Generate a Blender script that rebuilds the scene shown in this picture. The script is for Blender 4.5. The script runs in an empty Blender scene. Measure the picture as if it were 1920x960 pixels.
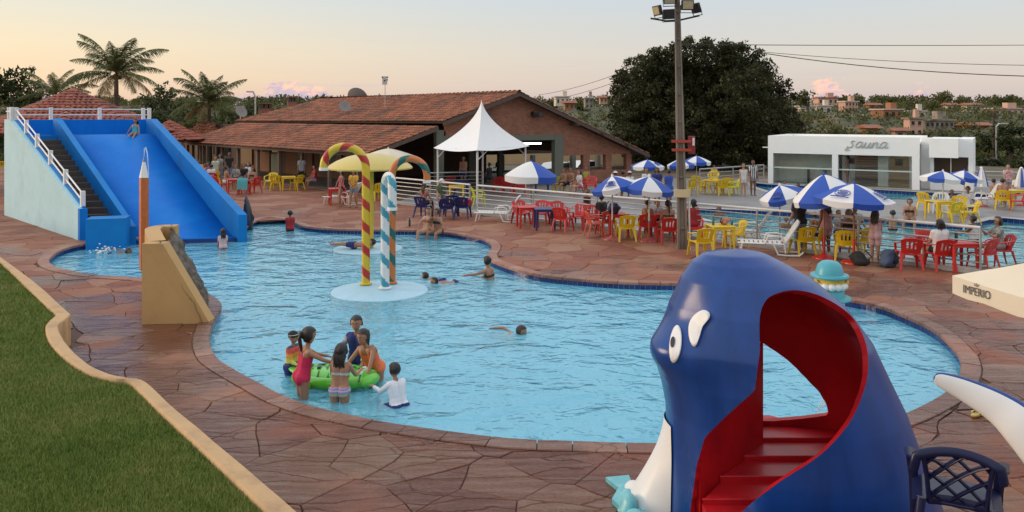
import bpy, bmesh, math, random
import numpy as np
from mathutils import Vector, Matrix, Quaternion, noise as mnoise
from math import pi, sin, cos, radians as R
random.seed(7); rng = np.random.default_rng(7)
sc = bpy.context.scene
COL = sc.collection
# ---------------------------------------------------------------- camera, sky, sun, exposure
EYE, FOC, HOR = 3.9, 1500.0, 215.0
cd = bpy.data.cameras.new('camera'); cam = bpy.data.objects.new('camera', cd); COL.objects.link(cam)
cam.location = (0, 0, EYE); cam.rotation_euler = (R(90), 0, 0)
cd.sensor_width = 36; cd.lens = FOC / 1920 * 36; cd.shift_y = -(480 - HOR) / 1920
cd.clip_start = 0.1; cd.clip_end = 6000
sc.camera = cam
sc.view_settings.view_transform = 'Standard'; sc.view_settings.look = 'None'
sc.view_settings.exposure = 0.4; sc.view_settings.gamma = 1.0
SUN_AZ, SUN_EL = R(-82), R(11)          # azimuth from +Y towards +X: the sun stands low on the left
w = bpy.data.worlds.new('World'); sc.world = w; w.use_nodes = True
nt = w.node_tree; nt.nodes.clear()
def N(nt, typ, ins=None, **kw):
    n = nt.nodes.new(typ)
    for k, v in kw.items(): setattr(n, k, v)
    if ins:
        for k, v in ins.items():
            if isinstance(v, bpy.types.NodeSocket): nt.links.new(v, n.inputs[k])
            else: n.inputs[k].default_value = v
    return n
def ramp(nt, fac, stops, interp='LINEAR'):
    n = nt.nodes.new('ShaderNodeValToRGB'); n.color_ramp.interpolation = interp
    e = n.color_ramp.elements
    while len(e) > 1: e.remove(e[-1])
    e[0].position = stops[0][0]; e[0].color = (*stops[0][1], 1)
    for p, c in stops[1:]:
        q = e.new(p); q.color = (*c, 1)
    nt.links.new(fac, n.inputs[0]); return n.outputs[0]
def mth(nt, op, a, b=0.0, c=0.0, clamp=False):
    n = nt.nodes.new('ShaderNodeMath'); n.operation = op; n.use_clamp = clamp
    for i, x in enumerate((a, b, c)):
        if isinstance(x, bpy.types.NodeSocket): nt.links.new(x, n.inputs[i])
        else: n.inputs[i].default_value = x
    return n.outputs[0]
def mixc(nt, fac, a, b, mode='MIX'):
    n = nt.nodes.new('ShaderNodeMix'); n.data_type = 'RGBA'; n.blend_type = mode
    for k, x in ((0, fac), (6, a), (7, b)):
        if isinstance(x, bpy.types.NodeSocket): nt.links.new(x, n.inputs[k])
        else: n.inputs[k].default_value = x if k == 0 else (*x, 1) if len(x) == 3 else x
    return n.outputs[2]
def sky_nodes():
    sky = N(nt, 'ShaderNodeTexSky', sky_type='NISHITA')
    sky.sun_disc = False; sky.sun_elevation = SUN_EL; sky.sun_rotation = SUN_AZ
    sky.air_density = 1.0; sky.dust_density = 1.6; sky.ozone_density = 1.2
    nish = N(nt, 'ShaderNodeVectorMath', {0: sky.outputs[0], 3: 0.075}, operation='SCALE').outputs[0]
    tc = N(nt, 'ShaderNodeTexCoord').outputs['Generated']
    sp = N(nt, 'ShaderNodeSeparateXYZ', {0: tc}); x, y, z = sp.outputs
    # dusk gradient: cream low down, grey blue higher up, yellower to the left, brightened overhead as added fill light
    el = mth(nt, 'DIVIDE', z, mth(nt, 'SQRT', mth(nt, 'ADD', mth(nt, 'ADD', mth(nt, 'MULTIPLY', x, x), mth(nt, 'MULTIPLY', y, y)), 1e-4)))
    az = mth(nt, 'ARCTAN2', x, y)
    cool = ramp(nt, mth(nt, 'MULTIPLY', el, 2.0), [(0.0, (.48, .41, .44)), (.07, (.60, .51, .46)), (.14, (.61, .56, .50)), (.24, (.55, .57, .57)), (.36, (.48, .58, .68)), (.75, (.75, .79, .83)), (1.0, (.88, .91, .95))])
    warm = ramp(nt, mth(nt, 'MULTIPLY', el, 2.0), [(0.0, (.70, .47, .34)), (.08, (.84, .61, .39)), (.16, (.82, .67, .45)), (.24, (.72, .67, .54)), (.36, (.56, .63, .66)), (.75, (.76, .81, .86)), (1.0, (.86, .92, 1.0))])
    lw = N(nt, 'ShaderNodeMapRange', {0: az, 1: 0.25, 2: -0.75}, interpolation_type='SMOOTHSTEP').outputs[0]
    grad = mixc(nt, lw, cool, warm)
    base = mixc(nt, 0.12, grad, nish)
    # clouds: low cumulus banks with lit tops, thin dark bars above
    cv = N(nt, 'ShaderNodeCombineXYZ', {0: mth(nt, 'MULTIPLY', az, 34.0), 1: mth(nt, 'MULTIPLY', el, 60.0), 2: 3.3}).outputs[0]
    puff = N(nt, 'ShaderNodeTexNoise', {'Vector': cv, 'Scale': 1.0, 'Detail': 6.0, 'Roughness': .62}).outputs[0]
    puff2 = N(nt, 'ShaderNodeTexNoise', {'Vector': cv, 'Scale': 2.6, 'Detail': 4.0, 'Roughness': .55}).outputs[0]
    def bump(a0, wd, h):
        d = mth(nt, 'DIVIDE', mth(nt, 'SUBTRACT', az, a0), wd)
        return mth(nt, 'MULTIPLY', mth(nt, 'MAXIMUM', mth(nt, 'SUBTRACT', 1.0, mth(nt, 'MULTIPLY', d, d)), 0.0), h)
    top = mth(nt, 'ADD', bump(-0.272, .075, .042), bump(0.376, .036, .042))
    for a in ((-.345, .03, .026), (.335, .02, .02), (0.475, .035, .028), (-.525, .03, .034), (.60, .05, .022), (-.80, .12, .05), (.9, .15, .06), (1.6, .2, .07), (2.5, .3, .06), (-1.7, .25, .06), (-2.6, .2, .07)):
        top = mth(nt, 'MAXIMUM', top, bump(*a))
    edge = mth(nt, 'ADD', top, mth(nt, 'MULTIPLY', mth(nt, 'SUBTRACT', puff, .5), mth(nt, 'MULTIPLY', mth(nt, 'MINIMUM', mth(nt, 'MULTIPLY', top, 60.0), 1.0), .085)))
    cm = N(nt, 'ShaderNodeMapRange', {0: mth(nt, 'SUBTRACT', edge, el), 1: -.001, 2: .008}).outputs[0]
    lit = mth(nt, 'ADD', mth(nt, 'MULTIPLY', mth(nt, 'SUBTRACT', puff2, .50), 3.4), N(nt, 'ShaderNodeMapRange', {0: mth(nt, 'SUBTRACT', edge, el), 1: .0, 2: .026, 3: .75, 4: .0}).outputs[0], clamp=True)
    ccol = mixc(nt, lit, (.50, .41, .47), (1.0, .56, .36))
    low = N(nt, 'ShaderNodeMapRange', {0: el, 1: .012, 2: .03}).outputs[0]
    ccol = mixc(nt, low, (.42, .39, .46), ccol)
    base = mixc(nt, mth(nt, 'MULTIPLY', cm, .97), base, ccol)
    bv = N(nt, 'ShaderNodeCombineXYZ', {0: mth(nt, 'MULTIPLY', az, 7.0), 1: mth(nt, 'MULTIPLY', el, 95.0), 2: 8.1}).outputs[0]
    bars = N(nt, 'ShaderNodeTexNoise', {'Vector': bv, 'Scale': 1.0, 'Detail': 3.0, 'Roughness': .5}).outputs[0]
    bm = N(nt, 'ShaderNodeMapRange', {0: bars, 1: .62, 2: .76}).outputs[0]
    bm = mth(nt, 'MULTIPLY', bm, N(nt, 'ShaderNodeMapRange', {0: el, 1: .11, 2: .03}).outputs[0])
    base = mixc(nt, mth(nt, 'MULTIPLY', bm, .55), base, (.50, .45, .50))
    below = N(nt, 'ShaderNodeMapRange', {0: z, 1: 0.0, 2: -.05}).outputs[0]
    base = mixc(nt, below, base, (.20, .17, .14))
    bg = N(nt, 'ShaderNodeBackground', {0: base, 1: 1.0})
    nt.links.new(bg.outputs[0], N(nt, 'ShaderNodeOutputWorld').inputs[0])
sky_nodes()
sl = bpy.data.lights.new('sun', 'SUN'); so = bpy.data.objects.new('sun', sl); COL.objects.link(so)
sl.energy = 1.5; sl.angle = R(24); sl.color = (1.0, .72, .47)
sd = Vector((sin(SUN_AZ) * cos(SUN_EL), cos(SUN_AZ) * cos(SUN_EL), sin(SUN_EL)))
so.rotation_euler = sd.to_track_quat('Z', 'Y').to_euler()
sc.cycles.use_denoising = True
sc.cycles.max_bounces = 6; sc.cycles.transparent_max_bounces = 12; sc.cycles.caustics_reflective = False

# ---------------------------------------------------------------- measured points -> places in the world
def G(u, v, z=0.0):
    d = FOC * (EYE - z) / (v - HOR); return Vector(((u - 960) / FOC * d, d, z))
def Q(u, v, d): return Vector(((u - 960) / FOC * d, d, EYE - (v - HOR) / FOC * d))
# ---------------------------------------------------------------- mesh helpers
class MB:
    def __init__(s): s.v = []; s.f = []; s.m = []
    def add(s, vs, fs, mat=0, M=None):
        o = len(s.v)
        if M is not None: vs = [M @ Vector(p) for p in vs]
        s.v.extend([tuple(p) for p in vs])
        for i, f in enumerate(fs):
            s.f.append(tuple(o + k for k in f)); s.m.append(mat if not isinstance(mat, (list, tuple)) else mat[i])
        return s
    def box(s, c, d, mat=0, rz=0, M=None, ch=0.0):
        x, y, z = (q / 2 for q in d); T = Matrix.Translation(c) @ Matrix.Rotation(rz, 4, 'Z')
        if M is not None: T = M @ T
        if ch <= 0:
            vs = [(i * x, j * y, k * z) for k in (-1, 1) for j in (-1, 1) for i in (-1, 1)]
            fs = [(0, 2, 3, 1), (4, 5, 7, 6), (0, 1, 5, 4), (2, 6, 7, 3), (0, 4, 6, 2), (1, 3, 7, 5)]
            return s.add(vs, fs, mat, T)
        b = bmesh.new(); bmesh.ops.create_cube(b, size=1)
        for q in b.verts: q.co = (q.co.x * d[0], q.co.y * d[1], q.co.z * d[2])
        bmesh.ops.bevel(b, geom=b.edges[:], offset=ch, segments=2, affect='EDGES', profile=.5)
        b.verts.index_update()
        s.add([q.co[:] for q in b.verts], [[q.index for q in f.verts] for f in b.faces], mat, T); b.free(); return s
    def tube(s, pts, r, n=8, mat=0, cap=True, closed=False, flat=None, M=None, up=None, mats=None):
        P = [Vector(p) for p in pts]; L = len(P)
        rs = list(r) if hasattr(r, '__len__') else [r] * L
        T = []
        for i in range(L):
            a = P[(i - 1) % L] if (closed or i > 0) else P[i]; b = P[(i + 1) % L] if (closed or i < L - 1) else P[i]
            t = (b - a); T.append(t.normalized() if t.length > 1e-9 else Vector((0, 0, 1)))
        u = Vector(up) if up is not None else (Vector((0, 0, 1)) if abs(T[0].z) < .9 else Vector((1, 0, 0)))
        u = (u - T[0] * u.dot(T[0])).normalized(); vs = []
        for i in range(L):
            u = (u - T[i] * u.dot(T[i])); u = u.normalized() if u.length > 1e-6 else T[i].orthogonal().normalized()
            w_ = T[i].cross(u)
            fa, fb = flat if flat else (1, 1)
            for k in range(n):
                a = 2 * pi * (k + .5) / n
                vs.append(P[i] + (u * cos(a) * fa + w_ * sin(a) * fb) * rs[i])
        fs = []; ms = []
        for i in range(L if closed else L - 1):
            for k in range(n):
                a = i * n + k; b = i * n + (k + 1) % n; i2 = ((i + 1) % L) * n
                fs.append((a, b, i2 + (k + 1) % n, i2 + k)); ms.append(mats(i, k) if mats else mat)
        if cap and not closed:
            fs.append(tuple(range(n - 1, -1, -1))); ms.append(mats(0, 0) if mats else mat); fs.append(tuple((L - 1) * n + k for k in range(n))); ms.append(mats(L - 2, 0) if mats else mat)
        return s.add(vs, fs, ms, M)
    def lathe(s, prof, n=20, c=(0, 0, 0), mat=0, sx=1, sy=1, M=None, mats=None):
        vs = []; fs = []; ms = []
        for r, z in prof:
            for k in range(n):
                a = 2 * pi * k / n; vs.append((c[0] + r * cos(a) * sx, c[1] + r * sin(a) * sy, c[2] + z))
        for i in range(len(prof) - 1):
            for k in range(n):
                fs.append((i * n + k, i * n + (k + 1) % n, (i + 1) * n + (k + 1) % n, (i + 1) * n + k)); ms.append(mats[i] if mats else mat)
        fs.append(tuple(range(n - 1, -1, -1))); ms.append(mats[0] if mats else mat)
        fs.append(tuple((len(prof) - 1) * n + k for k in range(n))); ms.append(mats[-1] if mats else mat)
        return s.add(vs, fs, ms, M)
    def prism(s, poly, z0, z1, mat=0, M=None, inset=0.0):
        n = len(poly); cx = sum(p[0] for p in poly) / n; cy = sum(p[1] for p in poly) / n
        vs = [(p[0], p[1], z0) for p in poly]
        if inset > 0:
            vs += [(p[0], p[1], z1 - inset) for p in poly]
            for p in poly:
                dx, dy = cx - p[0], cy - p[1]; l = math.hypot(dx, dy) or 1
                vs.append((p[0] + dx / l * inset, p[1] + dy / l * inset, z1))
        else: vs += [(p[0], p[1], z1) for p in poly]
        R_ = len(vs) // n
        fs = [(a * n + i, a * n + (i + 1) % n, (a + 1) * n + (i + 1) % n, (a + 1) * n + i) for a in range(R_ - 1) for i in range(n)]
        fs.append(tuple((R_ - 1) * n + i for i in range(n))); fs.append(tuple(range(n - 1, -1, -1)))
        return s.add(vs, fs, mat, M)
    def grid(s, P, mat=0, M=None, closed_v=False):
        a, b = len(P), len(P[0]); vs = [p for row in P for p in row]
        fs = [(i * b + j, i * b + (j + 1) % b, (i + 1) * b + (j + 1) % b, (i + 1) * b + j) for i in range(a - 1) for j in range(b if closed_v else b - 1)]
        return s.add(vs, fs, mat, M)
    def ell(s, c, r, nu=12, nv=8, mat=0, M=None):
        r = r if hasattr(r, '__len__') else (r, r, r)
        vs = [(c[0], c[1], c[2] - r[2])]
        for i in range(1, nv):
            t = -pi / 2 + pi * i / nv
            for k in range(nu):
                a = 2 * pi * k / nu; vs.append((c[0] + r[0] * cos(t) * cos(a), c[1] + r[1] * cos(t) * sin(a), c[2] + r[2] * sin(t)))
        vs.append((c[0], c[1], c[2] + r[2])); L = len(vs) - 1; fs = []
        for k in range(nu):
            fs.append((0, 1 + (k + 1) % nu, 1 + k)); o = 1 + (nv - 2) * nu; fs.append((o + k, o + (k + 1) % nu, L))
        for i in range(nv - 2):
            for k in range(nu):
                o = 1 + i * nu; fs.append((o + k, o + (k + 1) % nu, o + nu + (k + 1) % nu, o + nu + k))
        return s.add(vs, fs, mat, M)
    def slab(s, quad, t, mat=0, nrm=None):      # a quad given in space, thickened by t along its normal
        q = [Vector(p) for p in quad]
        n = Vector(nrm) if nrm is not None else (q[1] - q[0]).cross(q[-1] - q[0]).normalized()
        k = len(q); vs = [p for p in q] + [p - n * t for p in q]
        fs = [tuple(range(k)), tuple(range(2 * k - 1, k - 1, -1))] + [(i, k + i, k + (i + 1) % k, (i + 1) % k) for i in range(k)]
        return s.add(vs, fs, mat)
    def mesh(s, name, mats, smooth=None):
        me = bpy.data.meshes.new(name); me.from_pydata(s.v, [], s.f)
        for m in (mats if isinstance(mats, (list, tuple)) else [mats]): me.materials.append(m)
        if any(s.m): me.polygons.foreach_set('material_index', s.m)
        if smooth is not None:
            me.polygons.foreach_set('use_smooth', [True] * len(s.f))
            if smooth < 180: me.set_sharp_from_angle(angle=R(smooth))
        me.update(); return me
    def build(s, name, mats, parent=None, smooth=None, loc=None, rz=0, label=None):
        return obj(name, s.mesh(name, mats, smooth), parent, loc, rz, label)
def obj(name, me, parent=None, loc=None, rz=0, label=None):
    o = bpy.data.objects.new(name, me); COL.objects.link(o)
    if parent is not None: o.parent = parent
    if loc is not None: o.location = loc
    if rz: o.rotation_euler = (0, 0, rz)
    if label: o['label'] = label
    return o
def tag(o, label=None, cat=None, group=None, kind=None):
    if label: o['label'] = label
    if cat: o['category'] = cat
    if group: o['group'] = group
    if kind: o['kind'] = kind
    return o
def thing(name, label, cat, loc=(0, 0, 0), rz=0, group=None):
    o = bpy.data.objects.new(name, None); COL.objects.link(o); o.location = loc; o.rotation_euler = (0, 0, rz); o.empty_display_size = .1
    return tag(o, label, cat, group)
def dup(o, loc=None, rz=None, label=None, group=None, parent=None, scale=None):
    c = o.copy(); COL.objects.link(c)
    if parent is not None: c.parent = parent
    if loc is not None: c.location = loc
    if rz is not None: c.rotation_euler = (0, 0, rz)
    if scale is not None: c.scale = (scale,) * 3 if not hasattr(scale, '__len__') else scale
    if label: c['label'] = label
    if group: c['group'] = group
    for ch in list(o.children): dup(ch, parent=c)
    return c
def rawmesh(name, V, Fq, mat, smooth=False, parent=None, mi=None):     # V (n,3), Fq (m,3|4) arrays -> one mesh object, fast
    me = bpy.data.meshes.new(name); V = np.asarray(V, np.float32); Fq = np.asarray(Fq, np.int32); k = Fq.shape[1]
    me.vertices.add(len(V)); me.vertices.foreach_set('co', V.ravel())
    me.loops.add(Fq.size); me.loops.foreach_set('vertex_index', Fq.ravel())
    me.polygons.add(len(Fq)); me.polygons.foreach_set('loop_start', np.arange(0, Fq.size, k, dtype=np.int32))
    for m in (mat if isinstance(mat, (list, tuple)) else [mat]): me.materials.append(m)
    if mi is not None: me.polygons.foreach_set('material_index', np.asarray(mi, np.int32))
    me.polygons.foreach_set('use_smooth', np.full(len(Fq), bool(smooth)))
    me.update(calc_edges=True); me.validate()
    return obj(name, me, parent)
# ---------------------------------------------------------------- materials
MATS = {}
def mat(name, col, rough=.6, var=.12, scale=6.0, bump=0.0, bscale=40.0, metal=0.0, spec=.5, island=0.0, objrand=0.0, col2=None, c2=(.45, .62), c2scale=2.0, coat=0.0, rvar=0.0, stretch=None, sss=0.0, emit=None, estr=0.0):
    if name in MATS: return MATS[name]
    m = bpy.data.materials.new(name); m.use_nodes = True; t = m.node_tree; t.nodes.clear(); MATS[name] = m
    tc = N(t, 'ShaderNodeTexCoord').outputs['Object']
    if stretch: tc = N(t, 'ShaderNodeMapping', {0: tc, 3: stretch}).outputs[0]
    nz = N(t, 'ShaderNodeTexNoise', {'Vector': tc, 'Scale': scale, 'Detail': 5.0, 'Roughness': .6}).outputs[0]
    c = N(t, 'ShaderNodeRGB').outputs[0]; c.default_value = (*col, 1)
    if col2:
        n2 = N(t, 'ShaderNodeTexNoise', {'Vector': tc, 'Scale': c2scale, 'Detail': 6.0, 'Roughness': .65}).outputs[0]
        c = mixc(t, N(t, 'ShaderNodeMapRange', {0: n2, 1: c2[0], 2: c2[1]}).outputs[0], c, col2)
    val = mth(t, 'ADD', 1.0, mth(t, 'MULTIPLY', mth(t, 'SUBTRACT', nz, .5), var * 2.6))
    if island: val = mth(t, 'MULTIPLY', val, mth(t, 'ADD', 1.0 - island, mth(t, 'MULTIPLY', N(t, 'ShaderNodeNewGeometry').outputs['Random Per Island'], 2 * island)))
    if objrand: val = mth(t, 'MULTIPLY', val, mth(t, 'ADD', 1.0 - objrand, mth(t, 'MULTIPLY', N(t, 'ShaderNodeObjectInfo').outputs['Random'], 2 * objrand)))
    c = N(t, 'ShaderNodeVectorMath', {0: c, 3: val}, operation='SCALE').outputs[0]
    p = N(t, 'ShaderNodeBsdfPrincipled', {'Base Color': c, 'Roughness': rough, 'Metallic': metal, 'Specular IOR Level': spec, 'Coat Weight': coat, 'Coat Roughness': .12})
    if rvar:
        t.links.new(mth(t, 'ADD', rough, mth(t, 'MULTIPLY', mth(t, 'SUBTRACT', nz, .5), rvar * 3), clamp=True), p.inputs['Roughness'])
    if bump:
        bz = N(t, 'ShaderNodeTexNoise', {'Vector': tc, 'Scale': bscale, 'Detail': 4.0}).outputs[0]
        t.links.new(N(t, 'ShaderNodeBump', {'Strength': min(bump, 1.0), 'Distance': .02, 'Height': bz}).outputs[0], p.inputs['Normal'])
    if emit: p.inputs['Emission Color'].default_value = (*emit, 1); p.inputs['Emission Strength'].default_value = estr
    t.nodes.new('ShaderNodeOutputMaterial'); t.links.new(p.outputs[0], t.nodes['Material Output'].inputs[0])
    return m
def plast(name, col, **k): return mat(name, col, **{**dict(rough=.38, var=.10, scale=9, rvar=.12), **k})
def spline(P, n, closed=True):
    P = [Vector(p) for p in P]; L = len(P); out = []
    for i in range(L if closed else L - 1):
        g = lambda k: P[k % L] if closed else P[max(0, min(L - 1, k))]
        a, b, c, d = g(i - 1), g(i), g(i + 1), g(i + 2)
        for j in range(n):
            t = j / n; out.append(.5 * ((2 * b) + (c - a) * t + (2 * a - 5 * b + 4 * c - d) * t * t + (3 * b - a - 3 * c + d) * t ** 3))
    if not closed: out.append(P[-1].copy())
    return out
def resample(P, step, closed=True):
    Q_ = P + [P[0]] if closed else list(P); L = [0.0]
    for a, b in zip(Q_, Q_[1:]): L.append(L[-1] + (b - a).length)
    n = max(2, round(L[-1] / step)); out = []; j = 0
    for i in range(n if closed else n + 1):
        s = L[-1] * i / n
        while j < len(L) - 2 and L[j + 1] < s: j += 1
        t = (s - L[j]) / max(1e-9, L[j + 1] - L[j]); out.append(Q_[j].lerp(Q_[j + 1], t))
    return out
def offset(P, d, closed=True):      # to the left of the direction of travel
    out = []; L = len(P)
    for i in range(L):
        a = P[(i - 1) % L] if closed or i else P[i]; b = P[(i + 1) % L] if closed or i < L - 1 else P[i]
        t = (b - a).normalized(); out.append(P[i] + Vector((-t.y, t.x, 0)) * d)
    return out
def area2(P): return sum(a.x * b.y - b.x * a.y for a, b in zip(P, P[1:] + P[:1])) / 2
def inpoly(p, P):
    c = False; j = len(P) - 1
    for i in range(len(P)):
        a, b = P[i], P[j]
        if (a[1] > p[1]) != (b[1] > p[1]) and p[0] < (b[0] - a[0]) * (p[1] - a[1]) / (b[1] - a[1]) + a[0]: c = not c
        j = i
    return c
def inpoly_np(X, Y, P):
    c = np.zeros(len(X), bool); j = len(P) - 1
    for i in range(len(P)):
        (ax, ay), (bx, by) = P[i], P[j]; j = i
        if ay == by: continue
        c ^= ((ay > Y) != (by > Y)) & (X < (bx - ax) * (Y - ay) / (by - ay) + ax)
    return c
def filled(name, outer, holes, z, m, parent=None):        # flat polygon with holes
    b = bmesh.new(); es = []
    for loop in [outer] + holes:
        vs = [b.verts.new((p[0], p[1], z)) for p in loop]
        es += [b.edges.new((vs[i], vs[(i + 1) % len(vs)])) for i in range(len(vs))]
    bmesh.ops.triangle_fill(b, edges=es, use_beauty=True, use_dissolve=False)
    bmesh.ops.recalc_face_normals(b, faces=b.faces[:])
    for f in b.faces:
        if f.normal.z < 0: f.normal_flip()
    me = bpy.data.meshes.new(name); b.to_mesh(me); b.free(); me.materials.append(m)
    return obj(name, me, parent)
# ================================================================ SETTING: ground, pools, paving, lawn, terrain
POOL_PX = [(91, 493), (94, 483), (117, 468), (158, 458), (236, 449), (345, 440), (444, 432), (460, 427), (476, 416), (502, 408), (540, 412), (570, 424), (620, 429), (700, 431), (780, 432), (840, 436), (870, 441), (905, 448), (922, 458), (922, 468), (916, 477), (920, 487), (940, 496), (967, 505), (1020, 517), (1100, 525), (1180, 530), (1268, 532), (1400, 538), (1500, 548), (1593, 562), (1647, 573), (1702, 594), (1756, 621), (1794, 657), (1805, 680), (1802, 705), (1783, 732), (1756, 751), (1707, 776), (1620, 805), (1500, 825), (1350, 834), (1187, 834), (1067, 830), (942, 825), (767, 802), (642, 779), (546, 752), (475, 716), (425, 688), (400, 668), (390, 637), (399, 602), (413, 577), (405, 562), (375, 546), (330, 533), (269, 523), (177, 516), (110, 504)]
PO = resample(spline([G(u, v) for u, v in POOL_PX], 8), .28)
if area2(PO) < 0: PO.reverse()                     # counter-clockwise: left of travel is the water
POUT = offset(PO, -.255); WZ = -.15
P2N = [G(*p) for p in [(1293, 391), (1389, 395), (1488, 400), (1641, 411), (1809, 424), (1873, 409), (1925, 414), (2100, 432), (2160, 560), (1950, 512), (1870, 502), (1750, 489), (1650, 474), (1500, 452), (1400, 433), (1295, 404)]]
P2F = [G(*p) for p in [(1410, 343), (1440, 346.5), (1580, 353), (1722, 361), (1850, 365), (1862, 370), (1730, 376), (1600, 376), (1520, 372), (1450, 362), (1418, 352)]]
for q in (P2N, P2F):
    if area2(q) < 0: q.reverse()
FA, FB0, FB1 = G(740, 381), G(895, 401), G(1838, 512)
VC = Q(680, 288, 38.7); VL = Q(340, 267, 54.5)      # veranda eave corners
LAWN_O = [(-120, 400), (-40, 453), (0, 481), (74, 536), (117, 575), (133, 589), (124, 597), (113, 605), (110, 614), (115, 628), (133, 653), (166, 681), (198, 697), (240, 708), (276, 717), (330, 766), (430, 848), (560, 960), (690, 1072)]
LAWN_I = [(-120, 404), (-40, 458), (0, 490), (58, 545), (88, 573), (106, 589), (100, 594), (90, 603), (85, 614), (90, 634), (108, 658), (142, 685), (177, 702), (215, 711), (244, 717), (300, 770), (395, 858), (502, 960), (620, 1072)]
LO = [G(u, v, .5) for u, v in LAWN_O]; LI = [G(u, v, .5) for u, v in LAWN_I]

M_ground = mat('dirt', (.17, .11, .07), .9, .25, 3, .3, 8, col2=(.07, .075, .03), c2scale=.35)
M_mortar = mat('mortar', (.11, .065, .05), .8, .3, 5, .4, 30)
M_concrete = mat('grey_concrete', (.25, .235, .225), .55, .14, 1.6, .15, 30, rvar=.25, col2=(.19, .18, .18), c2scale=.8)
M_pale = mat('pale_concrete', (.42, .40, .37), .6, .12, 3, .1, 30)
M_poolpaint = mat('pool_paint', (.30, .70, .86), .5, .06, 2.0, .0)
M_poolpaint2 = mat('deep_pool_paint', (.17, .62, .68), .5, .08, 2.0, .0)
M_tile = mat('navy_glazed_tile', (.012, .028, .14), .18, .2, 12, .0, objrand=.25)
M_grout = mat('pale_grout', (.42, .44, .46), .7, .1, 8)
def stone_mat(name, a, b, c, wet0, wet1):
    m = bpy.data.materials.new(name); m.use_nodes = True; t = m.node_tree; t.nodes.clear()
    g = N(t, 'ShaderNodeNewGeometry'); pos = g.outputs['Position']; isl = g.outputs['Random Per Island']
    rnd = N(t, 'ShaderNodeTexWhiteNoise', {'W': mth(t, 'ADD', mth(t, 'MULTIPLY', N(t, 'ShaderNodeObjectInfo').outputs['Random'], 37.0), mth(t, 'MULTIPLY', isl, 91.0))}, noise_dimensions='1D').outputs[0]
    wv = N(t, 'ShaderNodeTexNoise', {'Vector': pos, 'Scale': 1.1, 'Detail': 7.0, 'Roughness': .68, 'Distortion': .8}).outputs[0]
    st = N(t, 'ShaderNodeMapping', {0: pos, 2: (0, 0, .35), 3: (1.0, 4.5, 1.0)}).outputs[0]
    lay = N(t, 'ShaderNodeTexNoise', {'Vector': st, 'Scale': 1.7, 'Detail': 6.0, 'Roughness': .6, 'Distortion': .6}).outputs[0]
    fine = N(t, 'ShaderNodeTexNoise', {'Vector': pos, 'Scale': 26.0, 'Detail': 4.0}).outputs[0]
    col = ramp(t, mth(t, 'ADD', mth(t, 'MULTIPLY', rnd, .55), mth(t, 'MULTIPLY', wv, .5)), [(.18, a), (.5, b), (.85, c)])
    col = mixc(t, N(t, 'ShaderNodeMapRange', {0: lay, 1: .50, 2: .68, 4: .34}).outputs[0], col, (.28, .15, .09))
    col = mixc(t, N(t, 'ShaderNodeMapRange', {0: wv, 1: .60, 2: .70, 4: .6}).outputs[0], col, (.24, .135, .062))
    sx = N(t, 'ShaderNodeSeparateXYZ', {0: pos}).outputs
    wn = N(t, 'ShaderNodeTexNoise', {'Vector': pos, 'Scale': .42, 'Detail': 4.0, 'Roughness': .55}).outputs[0]
    near = N(t, 'ShaderNodeMapRange', {0: sx[1], 1: 12.0, 2: 26.0, 3: .12, 4: -.14}).outputs[0]
    wet = N(t, 'ShaderNodeMapRange', {0: mth(t, 'ADD', wn, near), 1: .44, 2: .62}, interpolation_type='SMOOTHSTEP').outputs[0]
    v = mth(t, 'MULTIPLY', mth(t, 'ADD', .72, mth(t, 'MULTIPLY', fine, .56)), N(t, 'ShaderNodeMapRange', {0: wet, 1: 0, 2: 1, 3: 1.3, 4: .68}).outputs[0])
    col = N(t, 'ShaderNodeVectorMath', {0: col, 3: v}, operation='SCALE').outputs[0]
    ro = mth(t, 'ADD', N(t, 'ShaderNodeMapRange', {0: wet, 1: 0, 2: 1, 3: wet0, 4: wet1}).outputs[0], mth(t, 'MULTIPLY', mth(t, 'SUBTRACT', lay, .5), .35), clamp=True)
    # natural cracks and cleft layers as relief
    cr = N(t, 'ShaderNodeTexVoronoi', {'Vector': N(t, 'ShaderNodeVectorMath', {0: st, 1: N(t, 'ShaderNodeVectorMath', {0: N(t, 'ShaderNodeTexNoise', {'Vector': pos, 'Scale': 1.6, 'Detail': 4.0}).outputs[1], 3: 1.1}, operation='SCALE').outputs[0]}, operation='ADD').outputs[0], 'Scale': .55}, feature='DISTANCE_TO_EDGE').outputs[0]
    ck = N(t, 'ShaderNodeMapRange', {0: cr, 1: 0.0, 2: .018}).outputs[0]
    h = mth(t, 'ADD', mth(t, 'ADD', mth(t, 'MULTIPLY', lay, 1.1), mth(t, 'MULTIPLY', fine, .16)), mth(t, 'MULTIPLY', ck, .35))
    col = mixc(t, mth(t, 'MULTIPLY', mth(t, 'SUBTRACT', 1.0, ck), .45), col, (.07, .038, .03))
    p = N(t, 'ShaderNodeBsdfPrincipled', {'Base Color': col, 'Roughness': ro, 'Specular IOR Level': .32, 'Normal': N(t, 'ShaderNodeBump', {'Strength': .7, 'Distance': .05, 'Height': h}).outputs[0]})
    N(t, 'ShaderNodeOutputMaterial', {0: p.outputs[0]}); MATS[name] = m; return m
M_stone = stone_mat('sandstone', (.145, .040, .022), (.21, .072, .036), (.255, .128, .075), .62, .13)
M_coping = stone_mat('coping_sandstone', (.19, .075, .052), (.25, .115, .08), (.29, .165, .12), .55, .26)

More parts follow.
